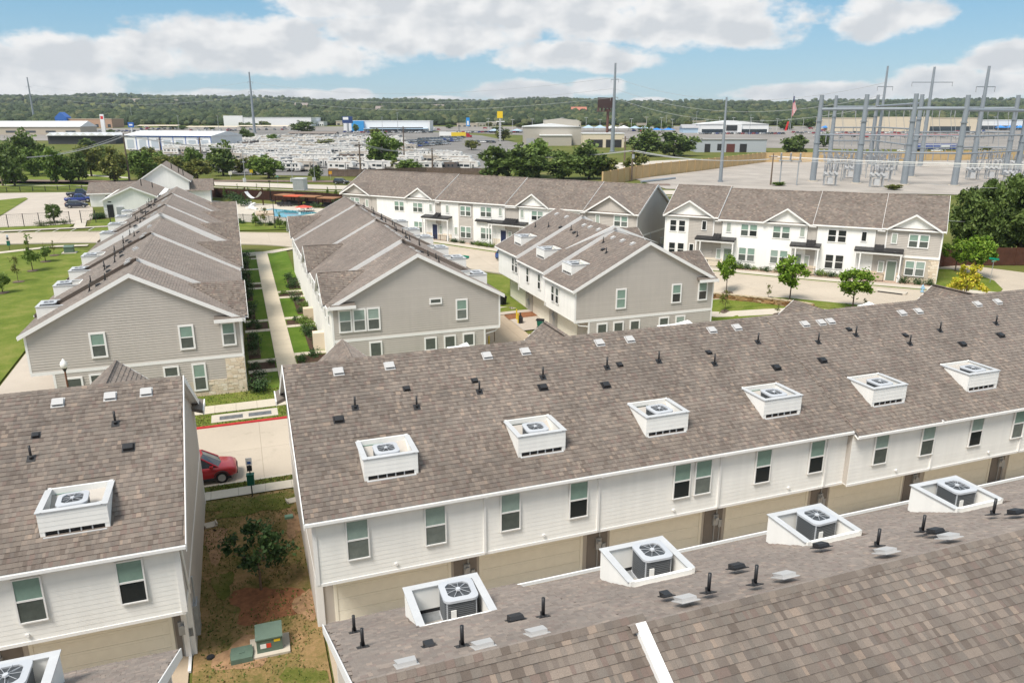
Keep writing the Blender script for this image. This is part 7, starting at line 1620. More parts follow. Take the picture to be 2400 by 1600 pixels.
W5 = lambda n, z0=.25, z1=.65, m_=None, w=.5: tuple(('window', (i+.5-w/2)/n, (i+.5+w/2)/n, z0, z1, m_ or GLS, 0) for i in range(n))
fbox('metal_shed', 'long tan metal shed with pale roof at the far left edge', -90, 190, 297, 316, 26, TANM, WHM, gable='side', rise=4.5, parts=W5(6, .3, .55))
t, w, h = fbox('strip_mall', 'pink brick strip mall with a blue peaked entrance at left', 136, 264, 279, 300, 25, BRK, CRM, parts=W5(9, .1, .45))
m = MB(); m.prism([(-w/2, 0), (-w/2+12, 0), (-w/2+12, h+2), (-w/2+6, h+7), (-w/2, h+2)], lambda a, z, d: (a, d, z), -3, 6); m.build('entrance_gable', BLM, t)
def pylon(name, label, l, r, top, bot, base, m_, post=None, cat='sign', rz=None):
    p = at((l+r)/2, base); s_ = mpp(p); w = (r-l)*s_; zt, zb = zpx(p, top)-p.z, zpx(p, bot)-p.z; t = thing(name, label, cat, p, -YAW if rz is None else rz); q = MB(); q.box(-w/2, -.5, zb, w/2, .5, zt); q.build('panel', m_, t); q = MB(); q.cyl((0,0,0),(0,0,zb+.1),max(.25, w*.10)); q.build('post', post or MGV, t); return t, w, zb, zt
t, w, zb, zt = pylon('sign_tower', 'tall white sign tower in front of the strip mall', 240, 249, 268, 312, 313, WHM); q = MB(); q.box(-w*.35, -.56, zt-4, w*.35, -.5, zt-1.5); q.build('red_logo', RDM, t)
t, w, zb, zt = pylon('pylon_sign', 'blue square sign on a post above the white metal building', 303, 316, 287, 299, 312, BLM, WHM); q = MB(); q.box(-w*.3, -.56, zb+(zt-zb)*.35, w*.3, -.5, zb+(zt-zb)*.65); q.build('white_logo', WHM, t)
t, w, zb, zt = pylon('pylon_sign', 'tall blue banner sign among the trees at the centre', 1093, 1101, 276, 296, 306, mat('banner_blue', (.03,.25,.62), .5)); q = MB(); q.box(-w*.25, -.56, zb+1, w*.25, -.5, zt-3); q.build('white_mark', WHM, t)
# yellow sign on a chequered tower
p = at(1172, 331); t = thing('sign_tower', 'yellow sign above a black and white chequered tower', 'sign', p, -YAW); s_ = mpp(p); zt = zpx(p, 261)-p.z; zb = zpx(p, 277)-p.z; w = 13*s_; m = MB(); m.box(-w/2, -.6, zb, w/2, .6, zt); m.build('panel', YLM, t); m = MB(); n = 16; H = zpx(p, 284)-p.z
for i in range(n):
    for j in range(3): m.box((j-1.5)*.55, -.8, H*i/n, (j-.5)*.55, .8, H*(i+1)/n, (i+j) % 2)
m.build('chequered_post', [MBK, WHM], t); m = MB(); m.cyl((0, 0, H), (0, 0, zb), .3); m.box(-9*s_, -.4, H-.6, 11*s_, .4, H); m.build('arm', WHM, t)
# white sheds with scalloped canopies
t, w, h = fbox('canopy_shed', 'white shed with a row of dark arched canopies', 114, 272, 318, 338, 14, mat('shade_dark', (.05,.05,.055), .8), WHM); m = MB(); k = 8  # wall block coloured dark for the shade beneath the canopies
for i in range(k): m.prism([(-w/2+w*i/k, h+.3), (-w/2+w*(i+.5)/k, h+2.2), (-w/2+w*(i+1)/k, h+.3)], lambda a, z, d: (a, d, z), -2, 14)
m.build('arched_roof', WHM, t)
t, w, h = fbox('metal_building', 'white metal building with blue trim at the left of the trailer lot', 276, 512, 318, 352, 30, WHM, WHM, rz=-YAW-.25, gable='side', rise=2.5, parts=W5(7, .15, .75, mat('roller_door', (.42,.47,.52), .5), .55)); m = MB(); m.box(-w/2, -.2, h-.5, w/2, -.02, h+.3); [m.box(-w/2+w*i/7-.15, -.22, 0, -w/2+w*i/7+.15, -.02, h) for i in range(8)]; m.build('blue_trim', BLM, t)
t, w, h = fbox('warehouse', 'long pale warehouse with a red logo left of centre', 526, 730, 276, 297, 60, WHM, WHM, parts=(('red_logo', .03, .07, .55, .85, RDM, 0), ('tall_front', 0, .22, 0, 1.25, WHM, .5)))
for k, (l, r, y) in enumerate(((325, 420, 304), (440, 560, 307), (560, 690, 305))):
    p = at((l+r)/2, y); s_ = mpp(p); w = (r-l)*s_; t = thing('carport', '%s long beige carport roof from the left behind the trailer lot' % ORD[k], 'carport', p, -YAW, 'carports'); m = MB(); m.hexa([(-w/2,-4,3.4),(w/2,-4,3.4),(w/2,4,4.2),(-w/2,4,4.2),(-w/2,-4,3.6),(w/2,-4,3.6),(w/2,4,4.4),(-w/2,4,4.4)]); m.build('roof', CRM, t); m = MB(); [m.cyl((x, 0, 0), (x, 0, 3.7), .15) for x in np.linspace(-w/2+2, w/2-2, 7)]; m.build('posts', MGV, t)
    for i in range(7): lotcar(at(l+(r-l)*(i+.5)/7, y+.3), R(70), 'car under the beige carports', 'cars under the carports')
fbox('open_shed', 'long low dark roofed shed in the trailer lot', 675, 786, 313, 323, 12, mat('shed_shadow', (.10,.10,.105), .8), mat('shed_roof', (.20,.17,.15), .8), gable='side', rise=1.5)  # dark wall block paints the shade under the open roof
t, w, h = fbox('dealership', 'pale dealership building with a bright blue cube entrance', 806, 1008, 284, 309, 30, WHM, WHM, parts=(('glass_band', .30, .92, .12, .45, GLS, 0), ('blue_cube', .10, .24, 0, 1.05, mat('cube_blue', (.05,.30,.65), .5), 3), ('blue_canopy', .24, .98, .28, .36, LBM, 5)))
t, w, zb, zt = pylon('pylon_sign', 'white and navy dealer sign at the left of the blue cube', 804, 828, 273, 289, 311, mat('sign_navy', (.02,.05,.16), .5)); q = MB(); q.box(-w*.42, -.56, zb+(zt-zb)*.5, w*.1, -.5, zt-.6); q.build('white_logo', WHM, t)
t, w, h = fbox('metal_building', 'big greige metal building at the centre with a stepped roof', 1227, 1361, 297, 340, 40, GRM, WHM, gable='front', rise=2.0, parts=(('lean_to', .28, .82, 0, .55, GRM, 9), ('lean_roof', .27, .83, .55, .60, WHM, 9.5), ('roller_door', .05, .2, 0, .4, GYM, 0))); m = MB(); m.prism([(-w*.12, h*1.0), (w*.5, h*1.0), (w*.5, h*1.35), (w*.19, h*1.47), (-w*.12, h*1.35)], lambda a, z, d: (a, d, z), 14, 38); m.build('rear_bay', GRM, t)
fbox('workshop', 'low greige workshop with two dark bays behind the street trees', 1366, 1462, 314, 346, 14, CRM, WHM, parts=(('bay_door', .10, .48, .0, .62, TRIMK, 0), ('bay_door', .56, .94, .0, .62, TRIMK, 0)))
for k, (l, r, top, base, m_) in enumerate(((1365, 1420, 293, 308, LBM), (1420, 1475, 294, 308, WHM), (1475, 1525, 295, 308, LBM), (1525, 1580, 300, 310, mat('canopy_blue', (.03,.22,.62), .6)), (1145, 1225, 302, 312, LBM), (1925, 1985, 294, 306, MATS['canopy_blue']), (1985, 2045, 294, 306, MATS['canopy_blue']), (2330, 2400, 294, 306, MATS['canopy_blue']))):
    p = at((l+r)/2, base); w = (r-l)*mpp(p); h = zpx(p, top)-p.z; t = thing('shade_canopy', '%s peaked shade canopy from the left on the sales lots' % ORD[k], 'canopy', p, -YAW, 'shade canopies'); m = MB(); n = max(2, int(w/8))
    for i in range(n): a = -w/2+w*i/n; b = a+w/n; c = (a+b)/2; [m.poly(q) for q in (((a,-5,h*.55),(b,-5,h*.55),(c,0,h)), ((b,-5,h*.55),(b,5,h*.55),(c,0,h)), ((b,5,h*.55),(a,5,h*.55),(c,0,h)), ((a,5,h*.55),(a,-5,h*.55),(c,0,h)))]
    m.build('fabric', m_, t); m = MB(); [m.cyl((x, y, 0), (x, y, h*.56), .12, n=6) for x in np.linspace(-w/2, w/2, n+1) for y in (-5, 5)]; m.build('posts', MGV, t)
t, w, h = fbox('dealership', 'dealership with dark glass front and shallow white roof right of centre', 1641, 1800, 291, 313, 32, WHM, WHM, gable='front', rise=3.0, parts=(('dark_glass', .02, .98, .05, .50, GLS, 0), ('white_portal', .33, .60, 0, 1.0, WHM, 1.5), ('dark_sign', .37, .53, .35, .92, mat('sign_charcoal', (.03,.032,.035), .5), 2.0)))
fbox('low_building', 'low grey building with three garage openings right of centre', 1631, 1795, 328, 357, 18, mat('blue_grey_wall', (.40,.43,.47), .6), mat('flat_roof_grey', (.30,.29,.28), .9), parts=(('garage_opening', .12, .20, 0, .72, TRIMK, 0), ('garage_opening', .30, .37, .2, .72, TRIMK, 0), ('garage_opening', .43, .55, 0, .72, mat('maroon_door', (.12,.04,.035), .6), 0), ('garage_opening', .62, .72, 0, .72, TRIMK, 0)))
fbox('showroom', 'long tan showroom behind the substation', 1955, 2290, 277, 308, 45, CRM, CRM, parts=(('glass_front', .28, .95, .05, .4, GLS, 0), ('raised_bay', .28, .66, 0, 1.12, CRM, 1)))
fbox('showroom', 'white showroom at the far right behind the substation', 2270, 2460, 282, 306, 40, WHM, WHM, parts=(('glass_front', .05, .6, .1, .5, GLS, 0),))
fbox('hip_house', 'small blue grey building left of the dark glass dealership', 1600, 1640, 300, 312, 14, LBM, GYM, gable='side', rise=3)
fbox('villa', 'villa with a pink tiled roof on the wooded hill', 1340, 1375, 263, 268, 20, CRM, mat('pink_tile', (.42,.17,.12), .8), gable='side', rise=8)
fbox('hill_house', 'pale yellow house on the wooded hill right of centre', 1755, 1795, 256, 264, 18, mat('pale_yellow_wall', (.55,.50,.28), .8), CRM); fbox('hill_house', 'white building on the wooded hilltop at right', 1880, 1910, 246, 250, 20, WHM, WHM)
for k, (l, r, top, base) in enumerate(((405,425,238,243),(690,720,247,252),(1010,1040,250,254),(300,325,236,240),(880,905,255,259),(1480,1500,254,258))): fbox('hill_house', '%s distant house on the wooded hill counted in the far background' % ORD[k], l, r, top, base, 16, CRM, mat('far_roof', (.26,.22,.20), .8), gable='side', rise=5)
# red banner fence and flags
a, b = at(1950, 318), at(2250, 320); m = MB(); d = b-a
m.hexa([a, b, b+Vector((0,.2,0)), a+Vector((0,.2,0)), a+Vector((0,0,1.4)), b+Vector((0,0,1.4)), b+Vector((0,.2,1.4)), a+Vector((0,.2,1.4))]); m.build('banner_fence', RDM, label='long low red banner strip before the tan showroom', cat='banner')
def flagpole():
    p = at(1851, 312); t = thing('flagpole', 'flagpole with a striped flag above a red pennant right of centre', 'flagpole', p, -YAW); s_ = mpp(p); h = zpx(p, 218)-p.z; m = MB(); m.cyl((0,0,0),(0,0,h),.25,.12); m.build('pole', MGV, t)
    fw, fh = 10*s_, 46*s_; zt = zpx(p, 226)-p.z
    for i in range(7): # hanging folds, red and white
        m = MB(); x0 = .3+fw*i/7; m.hexa([(x0,-.1,zt-fh+i*.9),(x0+fw/7,-.1,zt-fh+i*.9+.9),(x0+fw/7,.1,zt-fh+i*.9+.9),(x0,.1,zt-fh+i*.9),(x0,-.1,zt-i*1.6),(x0+fw/7,-.1,zt-(i+1)*1.6),(x0+fw/7,.1,zt-(i+1)*1.6),(x0,.1,zt-i*1.6)]); m.build('flag_stripe', RDM if i % 2 == 0 else WHM, t)
    m = MB(); m.box(.2, -.14, zt-14*s_, fw*.35, .14, zt); m.build('flag_canton', mat('flag_navy', (.015,.025,.12), .7), t)
    p2 = at(1842, 315); m = MB(); q = 1; x = -10*s_; z1 = zpx(p, 285)-p.z; m.hexa([(x-3*s_,-.1,2),(x+2*s_,-.1,2),(x+2*s_,.1,2),(x-3*s_,.1,2),(x+2*s_,-.1,z1),(x+6*s_,-.1,z1),(x+6*s_,.1,z1),(x+2*s_,.1,z1)]); m.build('red_pennant', RDM, t)
flagpole()
# billboard
p = at(1423, 313); t = thing('billboard', 'dark brown billboard on a single column at the centre', 'billboard', p, -YAW+.2); s_ = mpp(p); zb, zt = zpx(p, 262)-p.z, zpx(p, 229)-p.z; m = MB(); m.cyl((0,0,0),(0,0,zb+2),1.1,1.1,12); m.build('column', mat('rust_column', (.13,.06,.045), .7), t); m = MB(); m.box(-26*s_,-1.5,zb+3,8*s_,-.8,zt); m.build('panel', BRN, t); m = MB(); m.box(-22*s_,.8,zb+3,14*s_,1.5,zt); m.build('rear_panel', BRN, t); m = MB(); m.box(-26*s_,-2.6,zb,14*s_,2.6,zb+.5); [m.box(x*s_, -2.4, zb, x*s_+.3, 2.4, zb+3.2) for x in (-24, -15, -6, 3, 12)]; m.build('catwalk', mat('rust_walk', (.10,.05,.04), .7), t)
random.seed(12)
for k in range(26):                                                   # small commercial buildings scattered through the far lots
    l = random.uniform(0, 2350); w_ = random.uniform(22, 60); b_ = random.uniform(288, 299); h_ = random.uniform(6, 12)
    fbox('far_shop', 'small low shop or shed among the distant lots, %s of a scatter' % (ORD[k] if k < 20 else 'twenty-'+ORD[k-20]), l, l+w_, b_-h_, b_, random.uniform(12, 25), random.choice((CRM, WHM, GRM, TANM, BRK, GYM, LBM)), random.choice((WHM, GYM, CRM, None)), parts=W5(random.randint(3, 6), .15, .5) if random.random() < .7 else ())
for k in range(60): lotcar(at(random.uniform(100, 2350), random.uniform(298, 310)), random.choice((R(20), R(-70), R(-25))), 'car scattered over the distant lots', 'cars scattered over the distant lots')
# ---------------------------------------------------------------- poles and wires
STEEL = mat('pole_steel', (.25,.28,.31), .5, metal=.2, noise=.06, nscale=.4); WOODP = mat('pole_wood', (.14,.105,.08), .9, noise=.2, nscale=1.); INS = mat('insulator', (.30,.31,.33), .4)
POLES = {}
def steel_pole(key, bx, by, tx, ty, wpx, label, arms=()):
    p = at(bx, by); s_ = mpp(p); h = zpx(p, ty)-p.z; t = thing('transmission_pole', label, 'pole', p, 0, 'steel transmission poles'); m = MB(); m.cyl((0,0,0),(0,0,h),wpx*s_/2,wpx*s_*.22,12); m.cyl((0,0,0),(0,0,.5),wpx*s_*.7,n=12); m.build('shaft', STEEL, t); z = 0
    for zf, ln in arms: m = MB(); m.cyl(tuple(-CR*ln), tuple(CR*ln), .16, n=6); m.build('cross_arm', STEEL, t, loc=(0, 0, h*zf)); [MB().cyl(tuple(CR*ln*s2), tuple(CR*ln*s2-Vector((0, 0, 1.6))), .12, n=6).build('insulator', INS, t, loc=(0, 0, h*zf)) for s2 in (-1, 1)]
    POLES[key] = (p, h); return t
steel_pole('a', 82, 290, 63, 181, 5, 'tall steel pole at the far left behind the tan shed', [(.80, 3.), (.62, 3.)])
steel_pole('b', 597, 312, 579, 169, 7, 'tall steel pole left of centre above the trailer lot', [(.84, 2.2), (.68, 2.2)])
steel_pole('c', 1435, 356, 1443, 148, 10, 'tall steel pole right of the billboard at the centre', [(.82, 2.), (.62, 2.)])
steel_pole('d', 1688, 427, 1703, 228, 9, 'plain steel pole standing in the left part of the substation yard')
steel_pole('e', 2156, 390, 2190, 157, 11, 'steel pole with a wide cross arm behind the substation', [(.85, 8)])
steel_pole('f', 2275, 416, 2321, 155, 13, 'tallest steel pole at the right of the substation', [(.82, 3)])
steel_pole('g', 2050, 390, 2068, 155, 9, 'tall steel pole rising behind the substation left gantry', [(.80, 3)])
def wood_pole(key, bx, by, ty, label, wpx=4.5, tr=False, m_=None):
    p = at(bx, by); s_ = mpp(p); h = zpx(p, ty)-p.z; t = thing('utility_pole', label, 'pole', p, 0, 'wooden utility poles'); m = MB(); m.cyl((0,0,0),(0,0,h),wpx*s_/2,wpx*s_*.3,8); m.build('shaft', m_ or WOODP, t); m = MB(); m.cyl(tuple(-CR*1.2), tuple(CR*1.2), .1, n=6); m.build('cross_arm', m_ or WOODP, t, loc=(0, 0, h-.9)); m = MB(); [m.cyl(tuple(CR*x), tuple(CR*x+Vector((0, 0, .35))), .07, n=6) for x in (-1.1, -.5, .5, 1.1)]; m.build('insulators', INS, t, loc=(0, 0, h-.85))
    if tr: m = MB(); m.cyl((0,-.5,h*.70),(0,-.5,h*.70+1.3),.4,n=10); m.build('pole_transformer', MGV, t)
    POLES[key] = (p, h)
for a_ in (('w1', 304, 424, 313, 'leaning pale wooden pole behind the clubhouse'), ('w2', 7, 436, 366, 'wooden pole at the left edge by the dark trees'), ('w3', 381, 386, 322, 'wooden pole in front of the white metal building'), ('w4', 474, 386, 322, 'wooden pole right of the one by the white metal building'),
           ('w5', 846, 419, 333, 'dark wooden pole at the left end of the central far row'), ('w7', 1014, 404, 347, 'pale wooden pole above the roof of the central far row'), ('w10', 1463, 390, 320, 'thin wooden pole at the works road')): wood_pole(*a_)
wood_pole('w8', 1480, 424, 349, 'wooden pole with a transformer can above the central far row', 4.5, True); wood_pole('w9', 1806, 434, 360, 'short dark wooden pole in the substation yard', 4)
wood_pole('w6', 948, 384, 296, 'wooden pole behind the leafy tree in the trailer lot', 3.5)
for k, (bx, by, ty) in enumerate(((1076, 312, 233), (1253, 300, 231), (311, 292, 233), (1561, 300, 270), (1631, 300, 262), (420, 306, 272), (513, 308, 272), (700, 312, 285), (933, 318, 265), (897, 318, 275), (2012, 345, 290), (1756, 318, 270))):
    p = at(bx, by); h = zpx(p, ty)-p.z; t = thing('light_mast', '%s thin lighting mast from the front of the distant sales lots' % ORD[k], 'mast', p, 0, 'distant lighting masts'); m = MB(); m.cyl((0,0,0),(0,0,h),.22,.12,6); m.build('mast', MBK if k < 2 else MGV, t); m = MB(); m.box(-1,-.3,h-.2,1,.3,h+.1); m.build('lamp_head', MGV, t)
for k in range(36):
    bx = 1140+k*34+random.uniform(-8, 8); bx = bx if bx < 2380 else 760+(k*13) % 300; p = at(bx, 306); t = thing('lot_lamp', 'grey lot lamp among the many over the distant car sales lots', 'lamp', p, 0, 'lot lamps'); h = random.uniform(9, 12); m = MB(); m.cyl((0,0,0),(0,0,h),.2,.14,6); m.box(-1.6,-.5,h,1.6,.5,h+.35); m.build('lamp', LMC, t) if False else m.build('mast', MLG, t)
WIRE = mat('wire', (.42,.43,.44), .5, metal=.2)
wn = 0
def wire(A_, B_, sag=1.5, r_=.075, n=14, label=None, m_=None):
    A_, B_ = Vector(A_), Vector(B_); P = [A_.lerp(B_, i/n)-Vector((0, 0, sag*4*(i/n)*(1-i/n))) for i in range(n+1)]; m = MB(); m.tube(P, r_, 4); m.build('power_line', m_ or WIRE, label=label or 'thin grey power line strung across the middle distance', cat='power line', group='power lines')
def top(k, dz=0., dx=0.): p, h = POLES[k]; return Vector((p.x, p.y, p.z+h+dz))+CR*dx
for dx, dz in ((-1.1, -.5), (.5, -.5), (1.1, -.5)):
    wire(top('w2', dz, dx), top('w1', dz, dx), 2); wire(top('w1', dz, dx), top('w5', dz, dx), 3, n=20); wire(top('w5', dz, dx), top('w7', dz, dx), 1.5); wire(top('w7', dz, dx), top('w8', dz, dx), 2.5); wire(top('w8', dz, dx), top('w9', dz-1, dx), 1.5)
for zf in (.84, .72, .62):
    for a_, b_ in (('a', 'b'), ('b', 'c'), ('c', 'g')):
        pa_, ha = POLES[a_]; pb_, hb_ = POLES[b_]; wire(pa_+Vector((0, 0, ha*zf)), pb_+Vector((0, 0, hb_*zf)), 9, .09, 24)
for zf in (.42, .36, .30): wire(POLES['w3'][0]+Vector((0, 0, POLES['w3'][1]*zf*2.2)), POLES['w6'][0]+Vector((0, 0, POLES['w6'][1]*zf*2)), 3)
def rp(px, py, w): d = ray(px, py); return Vector((0, 0, CAMH))+d*(w/d.dot(CF))
for k, (ya, yb) in enumerate(((366, 388), (369, 393), (373, 397))): wire(rp(1808, ya, 236), rp(2560, yb, 150), .5, (.15, .05, .05)[k], label='%s of the bright cables crossing in front of the substation' % ('thickest', 'middle', 'lowest')[k], m_=MWT)
for k, ya in enumerate((431, 512)): pa_ = at(2150, 600); pb_ = at(2420, 610); wire((pa_.x, pa_.y, zpx(pa_, ya)), (pb_.x, pb_.y, zpx(pb_, ya+8)), .3, .03)
# ---------------------------------------------------------------- substation
g_ = lambda u, v: (1600+u/2.94, 150+v/2.94)
SP = [(895,810,215),(1005,700,218),(1195,825,210),(1285,700,213),(1522,835,205),(1570,780,210),(1868,842,214),(1985,770,216),(2215,775,215),(2290,800,212)]
SPP = []
for k, (u, v, tv) in enumerate(SP):
    p = at(*g_(u, v)); s_ = mpp(p); h = zpx(p, 150+tv/2.94)-p.z; t = thing('substation_column', '%s thick grey substation column counted from the left' % ORD[k], 'column', p, 0, 'substation columns'); m = MB(); m.cyl((0,0,0),(0,0,h),.95,.62,14); m.build('shaft', STEEL, t); m = MB(); m.cyl((0,0,0),(0,0,.35),1.5,n=14); m.build('base_plate', MCW, t); m = MB(); [m.cyl((0,0,h*f_),(0,0,h*f_+.25),1.0,n=14) for f_ in (.45, .7)]; m.build('flange', STEEL, t); SPP.append((p, h))
def beam(i, j, f_, r_=.45, nm=''):
    (a, ha), (b, hb_) = SPP[i], SPP[j]; za = a.z+ha*f_; A_ = Vector((a.x, a.y, za)); B_ = Vector((b.x, b.y, za)); t = thing('gantry_beam', 'horizontal grey gantry beam %s' % nm, 'beam', A_, 0, 'substation gantry beams'); m = MB(); d = B_-A_; m.cyl((0,0,0), d, r_, n=10); m.build('tube', STEEL, t)
    for q in (.2, .5, .8):
        m = MB(); c = d*q; m.cyl(c, c-Vector((0, 0, 2.2)), .16, .12, 8); m.build('insulator_string', INS, t)
        if f_ > .8: m = MB(); e = c-Vector((0, 0, za-a.z-7)); m.tube([c-Vector((0, 0, 2.2)), c.lerp(e, .5)+CR*1.2, e+CR*2.5], .06, 4); m.build('dropper_cable', WIRE, t)
nmz = {.84: 'near the column tops', .50: 'at middle height', .34: 'low down'}
for i, j in ((0, 2), (2, 4), (4, 6), (6, 9), (1, 3), (3, 5), (5, 7), (7, 8)):
    for f_ in ((.84,) if (i % 2 == 0) else (.84,)): beam(i, j, f_, .45, 'near the tops of the %s and %s columns' % (ORD[i], ORD[j]))
    for f_, w_ in ((.55, 'upper'), (.36, 'lower')): beam(i, j, f_, .26, 'at the %s level between the %s and %s columns' % (w_, ORD[i], ORD[j]))
def breaker():
    t = thing('circuit_breaker', '', 'circuit breaker', (0,0,0), 0, 'substation equipment'); m = MB()
    for x in (-1.6, 1.6): m.box(x-.12, -.7, 0, x+.12, -.5, 3); m.box(x-.12, .5, 0, x+.12, .7, 3)
    m.box(-2.0, -.8, 2.9, 2.0, .8, 3.1); m.build('stand', MGV, t)
    m = MB(); m.box(-.7, -.6, .6, .7, .6, 2.4); m.build('control_cabinet', MLG, t)
    for x in (-1.4, 0, 1.4):
        m = MB(); m.cyl((x, -1.0, 3.6), (x, 1.0, 3.6), .42, n=12); m.build('tank', MLG, t)
        m = MB()
        for y, dy in ((-.7, -.5), (.7, .5)):
            m.cyl((x, y, 3.8), (x, y+dy*1.6, 6.0), .17, .11, 8); m.cyl((x, y+dy*1.6, 6.0), (x, y+dy*1.7, 6.3), .05)
            for f_ in np.arange(.15, .95, .16): m.cyl((x, y+dy*1.6*f_, 3.8+2.2*f_), (x, y+dy*1.6*(f_+.03), 3.8+2.2*(f_+.03)), .27, n=8)
        m.build('bushing', INS, t)
    return t
def dswitch():
    t = thing('disconnect_switch', '', 'switch', (0,0,0), 0, 'substation equipment'); m = MB(); [m.cyl((x, 0, 0), (x, 0, 5.2), .14, n=8) for x in (-1.8, 1.8)]; m.box(-2.4, -.25, 5.2, 2.4, .25, 5.5); m.build('stand', MGV, t)
    for x in (-2.0, 0, 2.0):
        for y in (-.9, .9): m = MB(); m.cyl((x, y, 5.5), (x, y, 7.0), .14, n=8); [m.cyl((x, y, 5.65+i*.3), (x, y, 5.72+i*.3), .24, n=8) for i in range(5)]; m.build('insulator_post', INS, t)
        m = MB(); m.box(x-.06, -1.0, 7.0, x+.06, 1.0, 7.12); m.box(x-.12, -1.1, 5.4, x+.12, 1.1, 5.52); m.build('switch_blade', MLG, t)
    return t
BR, DS = breaker(), dswitch(); first = {0: True, 1: True}; cnt = [0, 0]
for k, (u, v, w_) in enumerate([(1010,840,0),(1330,850,0),(1010,780,1),(1100,770,1),(1300,790,1),(1420,770,1),(1130,810,1),(1040,735,0),(1180,735,0),(1330,740,0),(1440,735,0),(1240,715,1),(1120,715,1),(1380,715,1),(1990,800,0),(2120,795,0),(2250,830,0),(2060,740,1),(2180,735,0),(2330,770,1),(2020,730,1),(2320,860,0),(1460,815,1),(960,720,1),(1060,800,1),(1150,790,0),(1390,800,0),(1250,780,1),(1080,745,1),(1220,740,1),(1480,760,1),(2050,770,1),(2150,760,1),(2290,745,0),(2100,725,1),(1350,725,1),(1190,765,1)]):
    p = at(*g_(u, v)); lab = '%s grey %s of the substation yard counted over its rows' % (NW(cnt[w_]), ('circuit breaker with splayed bushings', 'disconnect switch on a tall stand')[w_]); cnt[w_] += 1; o = (BR, DS)[w_]
    if first[w_]: first[w_] = False; o.location = p; o.rotation_euler = (0, 0, R(-30)); o['label'] = lab
    else: copy_tree(o, lab, p, R(-30)+random.uniform(-.05, .05), 'substation equipment')
p = at(*g_(725, 838)); o = copy_tree(DS, 'lone disconnect switch at the left of the substation yard', p, R(-40), 'substation equipment', 1.3)
for k in range(4): a = at(1530+k*9, 426-k*1.2); m = MB(); m.cyl((-6,0,.3),(6,0,.3),.35,n=10); m.build('stored_pipe', STEEL, loc=a, rz=R(25), label='%s grey steel pipe lying on the gravel inside the tan wall' % ORD[k], cat='pipe', group='stored pipes')
p = at(2205, 391); m = MB(); rr_ = np.random.default_rng(3); m.loft([[(rx*math.cos(a), rx*.7*math.sin(a), z) for a in np.linspace(0, 2*math.pi, 17)[:-1]] for rx, z in ((9, 0), (7.5, .7), (5, 1.5), (2, 2.1), (.3, 2.3))]); m.build('gravel_heap', MGRV, loc=p, smooth=True, label='low heap of pale gravel at the back of the substation yard', cat='gravel heap')
# ---------------------------------------------------------------- trees in the middle distance
TL = [('darkwood_1',35,436,338,75,'big dark tree at the left edge of the park'),('darkwood_2',75,410,312,95,'tall dark tree behind the one at the left edge'),('wood_1',80,414,352,55,'green tree between the dark trees at left'),('wood_2',133,430,345,62,'green tree standing on the park lawn at left'),('darkwood_1',185,424,352,60,'second tree on the park lawn with a bare trunk'),('wood_3',165,428,396,42,'low round tree on the park lawn'),('olivewood_1',215,414,340,70,'olive tree left of the clubhouse'),('olivewood_2',270,426,345,70,'brownish tall tree behind the clubhouse wing'),('wood_1',337,420,356,68,'green tree behind the clubhouse gable'),('olivewood_1',400,410,365,60,'small olive tree behind the clubhouse ridge'),('olivewood_3',462,422,374,78,'yellow green rounded tree right of the clubhouse'),('darkwood_2',524,412,337,82,'dense dark green tree at the rail line'),('wood_2',455,405,345,45,'thin tree left of the dense dark one'),('wood_3',630,418,367,80,'bushy green tree beside the crossing signals'),('wood_1',598,410,370,40,'narrow green bush left of the bushy one'),('darkwood_1',741,424,386,36,'small dark tree by the plank fence'),('darkwood_2',578,334,303,45,'round dark tree in the trailer lot'),('darkwood_1',715,312,284,58,'dark tree behind the trailer lot'),('wood_2',898,398,310,92,'leafy light green tree at the right of the trailer lot'),('wood_3',960,404,376,70,'low bright bush right of the leafy tree'),('olivewood_2',925,402,376,40,'yellowish bush beside the leafy tree'),
      ('darkwood_1',1165,418,338,110,'leftmost of the big oaks behind the central far row'),('darkwood_2',1230,420,344,110,'second of the big oaks behind the central far row'),('wood_1',1262,414,331,85,'taller bright oak among those behind the central far row'),('darkwood_1',1320,420,350,110,'fourth of the big oaks behind the central far row'),('darkwood_2',1380,420,338,110,'rightmost large oak behind the central far row'),('olivewood_1',1415,420,370,70,'low olive oak at the right of that clump'),('darkwood_2',1510,366,304,95,'left of two dark oaks by the workshop'),('darkwood_1',1580,366,307,95,'right of two dark oaks by the workshop'),('olivewood_2',1490,408,356,70,'reddish olive bush by the works road'),('darkwood_1',1863,363,314,70,'round dark oak behind the precast wall'),('darkwood_2',1930,345,312,35,'small dark tree left of the substation columns'),('darkwood_1',1895,300,278,40,'dark tree before the tan showroom'),('darkwood_2',2008,302,277,50,'dark tree left of the tan showroom front'),('darkwood_1',2245,302,279,45,'dark tree at the right of the tan showroom'),('darkwood_2',205,345,326,45,'small dark tree before the arched canopies'),('darkwood_1',260,313,303,24,'shrubby tree at the foot of the white sign tower'),('wood_1',833,310,292,16,'slender tree at the dealership corner'),('darkwood_2',20,400,330,80,'dark tree mass above the left edge'),('darkwood_1',120,398,342,70,'dark tree behind the park lawn'),('darkwood_2',1845,305,280,40,'dark oak right of the dark glass dealership'),('olivewood_3',2310,372,345,40,'bush behind the substation fence at right'),('wood_2',1825,436,426,35,'bush top peeking above the right far row roof'),('olivewood_1',2095,446,432,40,'yellowish bush top behind the right far row'),('darkwood_1',320,405,350,60,'dark tree between clubhouse and trailer lot'),('darkwood_2',250,402,345,60,'dark tree behind the brownish one'),('wood_3',380,402,358,50,'green tree at the foot of the wooden pole')]
for st, bx, by, tp, w, lab in TL: tree_px(st, bx, by, tp, lab, w, 'trees in the middle distance')
random.seed(4)
